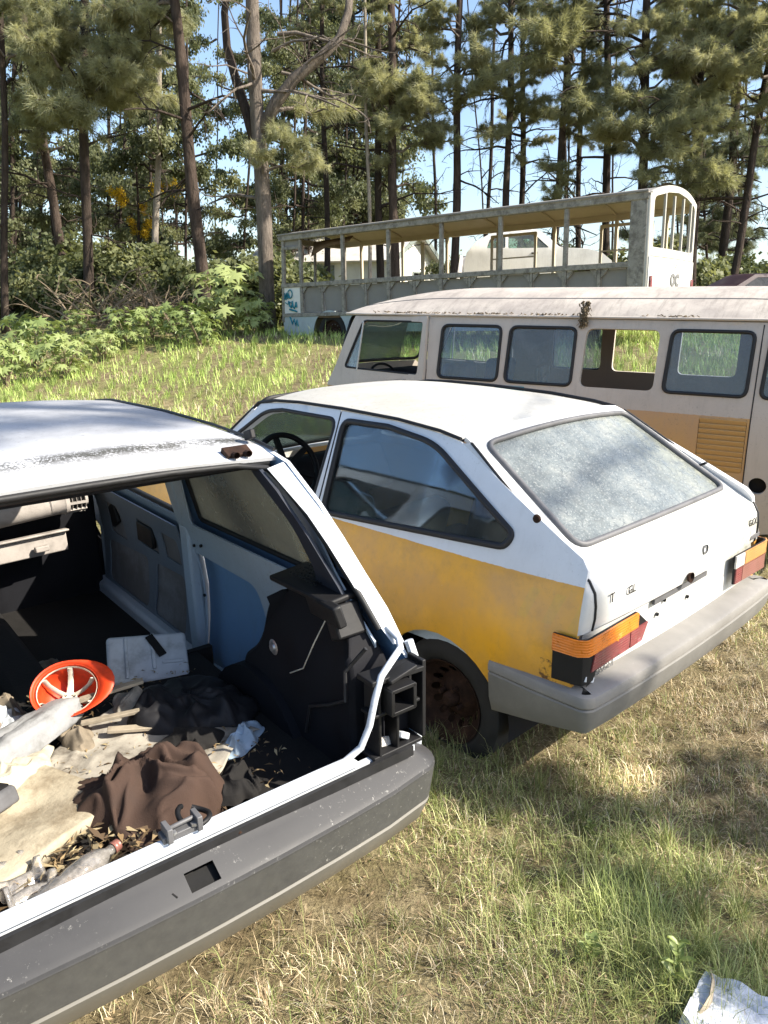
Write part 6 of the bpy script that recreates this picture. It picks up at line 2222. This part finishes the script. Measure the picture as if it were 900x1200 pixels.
# the wood behind: slim leafy eucalyptus, alike
FG = 'slim trees of the wood behind'
for k in range(64):
    px = TR.uniform(-60, 960)
    if k < 30: px = TR.uniform(-20, 440)
    Y = TR.uniform(31, 46) if k % 3 else TR.uniform(46, 60)
    H = TR.uniform(.36, .46) * Y + 2
    w = TR.uniform(3.0, 6.0) * 30 / Y
    if 365 < px < 525 and Y < 43: Y += 14
    b = TR.normal(0, 8)
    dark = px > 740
    sky_gap = 490 < px < 730
    nb = 16 if not sky_gap else 3
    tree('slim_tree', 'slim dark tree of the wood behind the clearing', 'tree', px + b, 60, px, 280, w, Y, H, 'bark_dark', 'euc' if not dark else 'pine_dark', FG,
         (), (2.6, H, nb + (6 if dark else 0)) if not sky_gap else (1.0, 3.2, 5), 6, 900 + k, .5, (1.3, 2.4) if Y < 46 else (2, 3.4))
# a pine out of frame on the sunny side that throws the patches of shade
base = Vector((8.3, .35, float(gz(8.3, .35)) - .1))
rt = thing('pine_tree', 'pine standing out of frame right of the yellow car', 'pine tree', base, (0, 0, 0), 'pines out of frame')
P = trunk_curve(base, base + Vector((.1, -.1, 5)), 11.5, 40)
MB().tube([p - base for p in P], list(np.linspace(.17, .06, len(P))), 10).obj('trunk', M['bark'], rt, angle=180)
for j, (tx, ty, tz, hgt, sc) in enumerate(((.78, 2.50, 0, 5.2, .75), (.86, 2.05, 0, 5.0, .6), (.93, 1.72, 0, 4.7, .6), (.62, 2.62, 0, 5.6, .5), (2.02, 2.30, .5, 4.6, .7), (2.15, 2.5, .6, 4.9, .5),
                                          (-1.05, 2.65, 1.36, 9.6, .9), (-1.5, 3.2, 1.36, 9.9, 1.0), (-.75, 2.9, 1.36, 9.2, .7), (-1.3, 2.3, 1.36, 9.9, .8), (1.25, 4.6, 1.33, 8.2, .6), (1.0, 4.3, 1.33, 8.6, .5))):
    c = Vector((tx, ty, tz)) + SUN_DIR * ((hgt - tz) / SUN_DIR.z)
    r0_ = on_trunk(P, c.z - .25)
    d_ = c - r0_
    if d_.length > 1.2 * sc:
        o = bpy.data.objects.new('limb', DEAD_D[j % 5]); COL.objects.link(o); o.parent = rt
        aim(o, r0_ - base, c - base, d_.length, None, .5)
    o = bpy.data.objects.new('bough', BOUGH['pine'][j % 6])
    COL.objects.link(o); o.parent = rt
    st = c - d_.normalized() * sc * .6
    aim(o, st - base, st - base + d_.normalized() * sc, sc, 0, 1.2)

# the wood goes on to both sides of the view: one mass
def wood_mass():
    def arr(me):
        me.calc_loop_triangles()
        v = np.empty(len(me.vertices) * 3, np.float32); me.vertices.foreach_get('co', v)
        t_ = np.empty(len(me.loop_triangles) * 3, np.int32); me.loop_triangles.foreach_get('vertices', t_)
        mi = np.empty(len(me.loop_triangles), np.int32); me.loop_triangles.foreach_get('material_index', mi)
        return v.reshape(-1, 3), t_.reshape(-1, 3), mi
    src = [arr(m) for m in B_E]
    V, F, MI, off = [], [], [], 0
    r = np.random.default_rng(55)
    def put(v, f, mi, Mx):
        nonlocal off
        A = np.array(Mx)
        V.append(v @ A[:3, :3].T + A[:3, 3]); F.append(f + off); MI.append(mi); off += len(v)
    for k in range(24):
        side = -1 if k % 2 else 1
        x = side * r.uniform(19, 52) + (3 if side > 0 else 0)
        y = r.uniform(20, 44)
        if side > 0: y = max(y, 26)
        z = float(gz(x, y))
        H = r.uniform(10, 16)
        mb = MB(); mb.tube([(0, 0, -.2), (r.normal(0, .3), 0, H * .5), (r.normal(0, .5), .2, H)], [.2, .15, .05], 7)
        tv = np.array([tuple(p) for p in mb.v]); tf = np.array([q for f in mb.f for q in ([(f[0], f[i], f[i + 1]) for i in range(1, len(f) - 1)])])
        put(tv, tf, np.zeros(len(tf), np.int32), Matrix.Translation((x, y, z)))
        for j in range(15):
            a, zz, l = r.uniform(0, 6.28), r.uniform(.3, H), r.uniform(1.6, 3.2)
            q = Vector((math.cos(a), math.sin(a), r.uniform(-.1, .4))).to_track_quat('X', 'Z').to_matrix().to_4x4()
            put(*src[r.integers(5)], Matrix.Translation((x, y, z + zz)) @ q @ Matrix.Scale(l, 4))
    me = np_mesh('wood_mass', np.concatenate(V), np.concatenate(F), False)
    me.polygons.foreach_set('material_index', np.concatenate(MI))
    me.materials.append(M['bark_dark']); me.materials.append(M['euc'])
    tag(link('wood_mass', me), 'the wood continuing beyond both edges of the view', 'trees', kind='stuff')


wood_mass()

# ------------------------------------------------------------------ undergrowth
def bush(name, label, cat, x, y, size, kind, n, group, seed, flat=.8):
    base = Vector((x, y, float(gz(x, y)) - .05))
    rt = thing(name, label, cat, base, (0, 0, 0), group)
    bs = BOUGH[kind]
    for k in range(n):
        a = TR.uniform(0, 6.28)
        e = TR.uniform(.15, 1.3)
        l = size * TR.uniform(.7, 1.1)
        o = bpy.data.objects.new('bough', bs[TR.integers(len(bs))])
        COL.objects.link(o); o.parent = rt
        st = Vector((TR.normal(0, .25 * size), TR.normal(0, .25 * size), .1))
        aim(o, st, st + Vector((math.cos(a) * math.cos(e), math.sin(a) * math.cos(e), math.sin(e) * flat)) * l, l, TR.uniform(0, 6), 1.5)
    return rt


UG = 'dark bushes under the pines'
for k in range(34):
    px = TR.uniform(-40, 940) if k > 17 else TR.uniform(-20, 330)
    Y = TR.uniform(24.5, 31)
    if 360 < px < 530: continue
    p = at(px, 340, Y)
    bush('bush', 'dark leafy bush in the undergrowth beneath the pines', 'bush', p.x, Y, TR.uniform(1.5, 2.3), 'bush', 9, UG, k)
for k in range(12):
    px = TR.uniform(430, 960)
    Y = TR.uniform(26, 33)
    if 360 < px < 530: continue
    p = at(px, 340, Y)
    bush('bush', 'pale green bush rising behind the bus roof', 'bush', p.x, Y, TR.uniform(1.7, 2.6), 'bush_light' if px < 720 else 'bush', 10, 'pale bushes behind the bus', k, 1.1)

# castor plants with big palmate leaves
def castor_leaf_mesh(n_leaf, size, seed):
    r = np.random.default_rng(seed)
    V, F = [], []
    for k in range(n_leaf):
        a = r.uniform(0, 6.28)
        rad = size * math.sqrt(r.uniform(0, 1)) * .55
        h = size * r.uniform(.25, 1.0) * (1 - .35 * (rad / size) ** 2)
        c = np.array([math.cos(a) * rad, math.sin(a) * rad, h])
        s_ = r.uniform(.10, .19)
        nrm = np.array([math.cos(a) * .6 + r.normal(0, .35), math.sin(a) * .6 + r.normal(0, .35), .8])
        nrm /= np.linalg.norm(nrm)
        u = np.cross(nrm, [.3, .2, 1.0]); u /= np.linalg.norm(u)
        v = np.cross(nrm, u)
        b = len(V)
        V.append(c + nrm * .02)
        m = 7
        a0 = r.uniform(0, 6.28)
        for j in range(m * 2):
            an = a0 + math.pi * 2 * j / (m * 2) * .92
            q = s_ * (1.0 if j % 2 == 0 else .42) * (1 - .25 * abs(j - m) / m)
            V.append(c + (u * math.cos(an) + v * math.sin(an)) * q - nrm * (.25 * q if j % 2 == 0 else 0))
        for j in range(m * 2 - 1): F.append((b, b + 1 + j, b + 2 + j))
    return np_mesh('castor_leaves', np.array(V), np.array(F), False)


CAST = [castor_leaf_mesh(95, 1.0, 60 + k) for k in range(4)]
for me in CAST: me.materials.append(M['castor'])
cg = 'castor plants at the edge of the clearing'
castors = [(35, 395, 18.5, 1.25, 'big pale green castor plant at the far left edge of the meadow'), (75, 420, 17.5, .95, 'low castor plant in front of the big one at far left'), (5, 425, 16.8, 1.0, 'castor plant cut by the left frame edge'),
           (92, 362, 22.0, .75, 'small castor plant standing alone against dark bushes'), (268, 350, 20.8, 1.7, 'tall castor plant against the leaning bare pine'), (150, 402, 20, .95, 'castor plant left of the dry brush heap front'),
           (210, 392, 20, 1.0, 'castor plant right of the dry brush heap front'), (178, 385, 20.6, .9, 'castor plant in front of the dry brush heap'), (298, 372, 20.4, .9, 'castor plant at the foot of the forked pine'), (235, 405, 19.2, .8, 'low castor plant at the meadow edge below the leaning pine'), (120, 412, 19, .7, 'lowest castor plant between the far left group and the brush heap')]
for k, (px, py, Y, sz, lab) in enumerate(castors):
    p = at(px, py, Y)
    b = Vector((p.x, Y, float(gz(p.x, Y)) - .03))
    rt = thing('castor_plant', lab, 'plant', b, (0, 0, TR.uniform(0, 6)), cg)
    o = link('leaves', CAST[k % 4], None, rt)
    o.scale = (sz * 1.15, sz * 1.15, sz * 1.05)
    o['kind'] = 'stuff'
    mb = MB()
    for j in range(5):
        a = TR.uniform(0, 6.28)
        mb.tube([(0, 0, 0), (math.cos(a) * .15 * sz, math.sin(a) * .15 * sz, .4 * sz), (math.cos(a) * .35 * sz, math.sin(a) * .35 * sz, .8 * sz)], [.025, .018, .008], 5)
    mb.obj('stem', M['twig'], rt)
# heap of dry brush
p = at(165, 350, 23.4)
rt = thing('brush_heap', 'heap of dry bare brushwood in front of the dark bushes', 'brush heap', (p.x, 23.4, float(gz(p.x, 23.4))), (0, 0, 0))
DT = []
for me in DEAD:
    m2 = me.copy(); m2.materials.clear(); m2.materials.append(M['twig']); DT.append(m2)
for k in range(64):
    o = bpy.data.objects.new('dry_branch', DT[k % 5])
    COL.objects.link(o); o.parent = rt
    a = TR.uniform(0, 6.28)
    st = Vector((TR.normal(0, 1.1), TR.normal(0, .5), .1))
    l = TR.uniform(1.0, 1.9)
    aim(o, st, st + Vector((math.cos(a), math.sin(a) * .6, TR.uniform(.1, .9))) * l, l, None, 1.0)
# ------------------------------------------------------------------ grass, weeds, litter and the slab in the corner
def foot(x, y, pose, x0, x1, hw):
    X, Y, yaw = pose
    c, s = math.cos(yaw), math.sin(yaw)
    lx = -(x - X) * s + (y - Y) * c
    ly = -(x - X) * c - (y - Y) * s
    return (lx > x0) & (lx < x1) & (np.abs(ly) < hw)


def n2(x, y, seed, f): return vnoise(np.stack([x, y, np.zeros_like(x)], 1), seed, f)


def blades(n, r0, r1, ang, hgt, wid, seed, power=1.0, flatten=0.0, tall=1.0):
    r = np.random.default_rng(seed)
    rad = r0 + (r1 - r0) * r.uniform(0, 1, n) ** power
    a = r.uniform(-ang, ang, n)
    x, y = rad * np.sin(a), rad * np.cos(a)
    # clump: pull points to tuft centres
    cell = .10 + .012 * rad
    cx, cy = np.floor(x / cell), np.floor(y / cell)
    hsh = (np.sin(cx * 127.1 + cy * 311.7 + seed) * 43758.5453) % 1
    hs2 = (np.sin(cx * 269.5 + cy * 183.3 + seed) * 43758.5453) % 1
    pull = (hsh < .55) * .62
    x = x * (1 - pull) + pull * ((cx + .2 + .6 * hs2) * cell)
    y = y * (1 - pull) + pull * ((cy + .2 + .6 * hsh) * cell)
    under = foot(x, y, (1.3287, 2.8608, .7606), .3, 3.7, .7) | foot(x, y, (-.3916, 1.528, .6693), .1, 3.8, .72) | foot(x, y, (.9308, 7.3153, .9756), -2.9, 1.3, .75)
    keep = ~under | (r.uniform(0, 1, n) < .25)
    g = n2(x, y, 21, .55) + .6 * n2(x, y, 22, 1.9)
    dens = n2(x, y, 25, 1.1)
    keep &= r.uniform(0, 1, n) < np.clip(.80 + .45 * dens + .45 * n2(x, y, 41, 5.0), .08, 1)
    x, y, rad, hsh, g, under = x[keep], y[keep], rad[keep], hsh[keep], g[keep], under[keep]
    n = len(x)
    z = gz(x, y)
    far = np.clip((rad - 5) / 5, 0, 1)
    # how green: the meadow beyond is greener; close by a green belt right of centre
    belt = np.exp(-((x - .75) / .33) ** 2 - ((y - 1.75) / .55) ** 2) * .7 + .5 * np.exp(-((x - 2.1) / .5) ** 2 - ((y - 2.2) / .7) ** 2)
    green = np.clip(.36 + .45 * g + belt + .50 * far + r.normal(0, .22, n), 0, 1)
    isg = green > r.uniform(.18, .82, n)
    h = hgt * r.uniform(.3, 1.35, n) * (1 + .35 * np.clip(n2(x, y, 33, 2.3), -1, 1)) * np.where(isg, 1.15, .85) * (1 + .5 * belt) * tall
    h = np.where(under, np.minimum(h, .10), h)
    d = r.uniform(0, 2 * math.pi, n)
    lean = np.where(isg, r.uniform(.2, 1.35, n), r.uniform(.5, 1.6, n)) + flatten
    w = wid * (.6 + .22 * rad) * r.uniform(.6, 1.3, n)
    dx, dy = np.cos(d), np.sin(d)
    sx, sy = -dy, dx
    P0 = np.stack([x, y, z - .01], 1)
    up1 = h * .55 * np.cos(lean * .5)
    o1 = h * .55 * np.sin(lean * .5)
    up2 = up1 + h * .45 * np.cos(lean * 1.15)
    o2 = o1 + h * .45 * np.sin(lean * 1.15)
    S = np.stack([sx, sy, np.zeros(n)], 1) * w[:, None]
    P1 = P0 + np.stack([dx * o1, dy * o1, up1], 1)
    P2 = P0 + np.stack([dx * o2, dy * o2, np.maximum(up2, .015)], 1)
    V = np.stack([P0 - S, P0 + S, P1 + S * .8, P1 - S * .8, P2], 1).reshape(-1, 3)
    q = np.arange(n)[:, None] * 5
    F = np.concatenate([q + np.array([[0, 1, 2]]), q + np.array([[0, 2, 3]]), q + np.array([[3, 2, 4]])])
    dry = np.array([[.70, .585, .385], [.60, .475, .29], [.80, .71, .52], [.40, .29, .17]])[r.integers(0, 4, n)]
    grn = np.array([[.27, .315, .10], [.35, .38, .145], [.45, .465, .21], [.19, .235, .075]])[r.integers(0, 4, n)]
    c = np.where(isg[:, None], grn * (1 + far[:, None] * np.array([[.22, .42, .05]])), dry) * r.uniform(.7, 1.2, (n, 1)) * (.62 + .6 * hsh[:, None]) * np.clip(1 + .35 * n2(x, y, 44, 3.1), .5, 1.4)[:, None]
    c = np.repeat(np.concatenate([c, np.ones((n, 1))], 1), 5, 0).astype(np.float32)
    return V, F, c


def grass_obj(name, label, parts):
    V, F, C, o = [], [], [], 0
    for v, f, c in parts:
        V.append(v); F.append(f + o); C.append(c); o += len(v)
    me = np_mesh(name, np.concatenate(V), np.concatenate(F), True)
    a = me.color_attributes.new('tint', 'FLOAT_COLOR', 'POINT')
    a.data.foreach_set('color', np.concatenate(C).ravel())
    ob = link(name, me, M['grass'])
    tag(ob, label, 'grass', kind='stuff')


grass_obj('grass', 'patchy straw and green grass around the two hatchbacks', [blades(190000, 1.0, 5.5, .85, .085, .0009, 1, .8), blades(230000, 1.0, 6, .85, .070, .0009, 2, .8, .9), blades(7000, 1.0, 6, .85, .16, .0009, 3, .8)])
grass_obj('meadow_grass', 'sunlit green and straw meadow grass towards the trees', [blades(150000, 5.0, 24, .75, .15, .0012, 4, .85), blades(16000, 6, 24, .75, .28, .0009, 5, .85)])

# fallen leaves and straw litter
def litter(n, seed):
    r = np.random.default_rng(seed)
    rad = 1.0 + 5.0 * r.uniform(0, 1, n) ** .8
    a = r.uniform(-.8, .8, n)
    x, y = rad * np.sin(a), rad * np.cos(a)
    z = gz(x, y) + r.uniform(.004, .03, n)
    d = r.uniform(0, 6.28, n)
    long_ = r.uniform(0, 1, n) < .6
    l = np.where(long_, r.uniform(.015, .05, n), r.uniform(.006, .014, n))
    w = np.where(long_, r.uniform(.0008, .0018, n), r.uniform(.002, .0045, n))
    D = np.stack([np.cos(d), np.sin(d), r.normal(0, .22, n)], 1) * l[:, None]
    S = np.stack([-np.sin(d), np.cos(d), r.normal(0, .4, n)], 1) * w[:, None]
    C0 = np.stack([x, y, z], 1)
    V = np.stack([C0 - D, C0 + S, C0 + D, C0 - S], 1).reshape(-1, 3)
    F = np.arange(n * 4).reshape(-1, 4)
    c = np.array([[.30, .22, .13], [.40, .32, .20], [.20, .14, .085], [.45, .38, .25], [.36, .27, .16]])[r.integers(0, 5, n)] * r.uniform(.7, 1.2, (n, 1))
    me = np_mesh('leaf_litter', V, F, False)
    at_ = me.color_attributes.new('tint', 'FLOAT_COLOR', 'POINT')
    at_.data.foreach_set('color', np.repeat(np.c_[c, np.ones(n)], 4, 0).astype(np.float32).ravel())
    o = link('leaf_litter', me, M['litter'])
    tag(o, 'dead leaves and straw strewn over the bare ground', 'leaf litter', kind='stuff')


litter(9000, 9)


def leaf_plant(name, label, x, y, h, n, seed, m, ll=.07, lw=.016):
    r = np.random.default_rng(seed)
    rt = thing(name, label, 'plant', (x, y, float(gz(x, y))), (0, 0, 0))
    mb = MB()
    mb.tube([(0, 0, -.02), (.01, .0, h * .5), (.0, .015, h)], [.004, .003, .002], 5)
    mb.obj('stem', M['bush_light'], rt)
    for k in range(n):
        t_ = .25 + .75 * k / (n - 1)
        a = k * 2.4
        L = ll * (1.1 - .5 * t_) * r.uniform(.8, 1.2)
        W = lw * r.uniform(.8, 1.2)
        b = MB()
        V = []
        for q, wq in ((0, .15), (.3, .9), (.6, 1), (.85, .5), (1, .02)):
            up = math.sin(q * 2.0) * .30 * L
            V += [(q * L, -W * wq, up + .004), (q * L, 0, up - .002), (q * L, W * wq, up + .004)]
        F = []
        for i in range(4):
            F += [(3 * i, 3 * i + 3, 3 * i + 4, 3 * i + 1), (3 * i + 1, 3 * i + 4, 3 * i + 5, 3 * i + 2)]
        lf = b.add(V, F).obj('leaf', m, rt, angle=180)
        lf.location = (0, 0, h * t_)
        lf.rotation_euler = (0, -.25, a)


def gpt(px, py, z=0):
    d = at(px, py, 1) - Vector((0, 0, CAM_H))
    t_ = (z - CAM_H) / d.z
    return Vector((0, 0, CAM_H)) + d * t_


p = gpt(788, 1165)
leaf_plant('weed', 'upright bright green weed beside the white slab', p.x, p.y, .17, 11, 1, M['castor'], .06, .010)
p = gpt(690, 985)
leaf_plant('weed', 'tiny pale flowered weed in the tree shadow', p.x, p.y, .07, 8, 2, M['bush_light'], .03, .009)
p = gpt(690, 1130)
leaf_plant('weed', 'low green weed left of the upright one', p.x, p.y, .08, 9, 3, M['castor'], .05, .012)

# broken white slab with a strip of bark across it
a, b, c, d = gpt(826, 1140, .05), gpt(905, 1172, .05), gpt(915, 1260, .05), gpt(815, 1210, .05)
def slab():
    ring = [(a.x, a.y), (a.x * .6 + b.x * .4 - .004, a.y * .6 + b.y * .4 + .012), (a.x * .25 + b.x * .75 + .006, a.y * .25 + b.y * .75 - .008), (b.x, b.y), (b.x + .16, b.y - .16), (c.x + .1, c.y - .02), (d.x, d.y), (d.x - .012, d.y + .05)]
    rt = thing('broken_slab', 'broken white slab at the bottom right corner', 'slab', (a.x, a.y, 0), (0, 0, 0))
    me = panel_mesh('slab', [(x - a.x, y - a.y) for x, y in ring], [], lambda x, y: (x, y, .055 + .006 * math.sin(x * 60) * math.sin(y * 47) + .004 * math.sin(x * 170 + y * 130)), .018, (0, 0, 1))
    o = link('slab', me, M['polystyrene'], rt)
    solid(o, .045)
    e = o.modifiers.new('edges', 'EDGE_SPLIT'); e.split_angle = R(40)
slab()
q = [gpt(800, 1198, .03), gpt(822, 1188, .05), gpt(833, 1170, .068), gpt(836, 1150, .07), gpt(833, 1138, .06)]
o = MB().tube(q, [.010, .012, .011, .010, .006], 7, flat=.4).obj('bark_strip', M['wood'], None)
tag(o, 'curled strip of bark leaning on the white slab', 'bark strip')
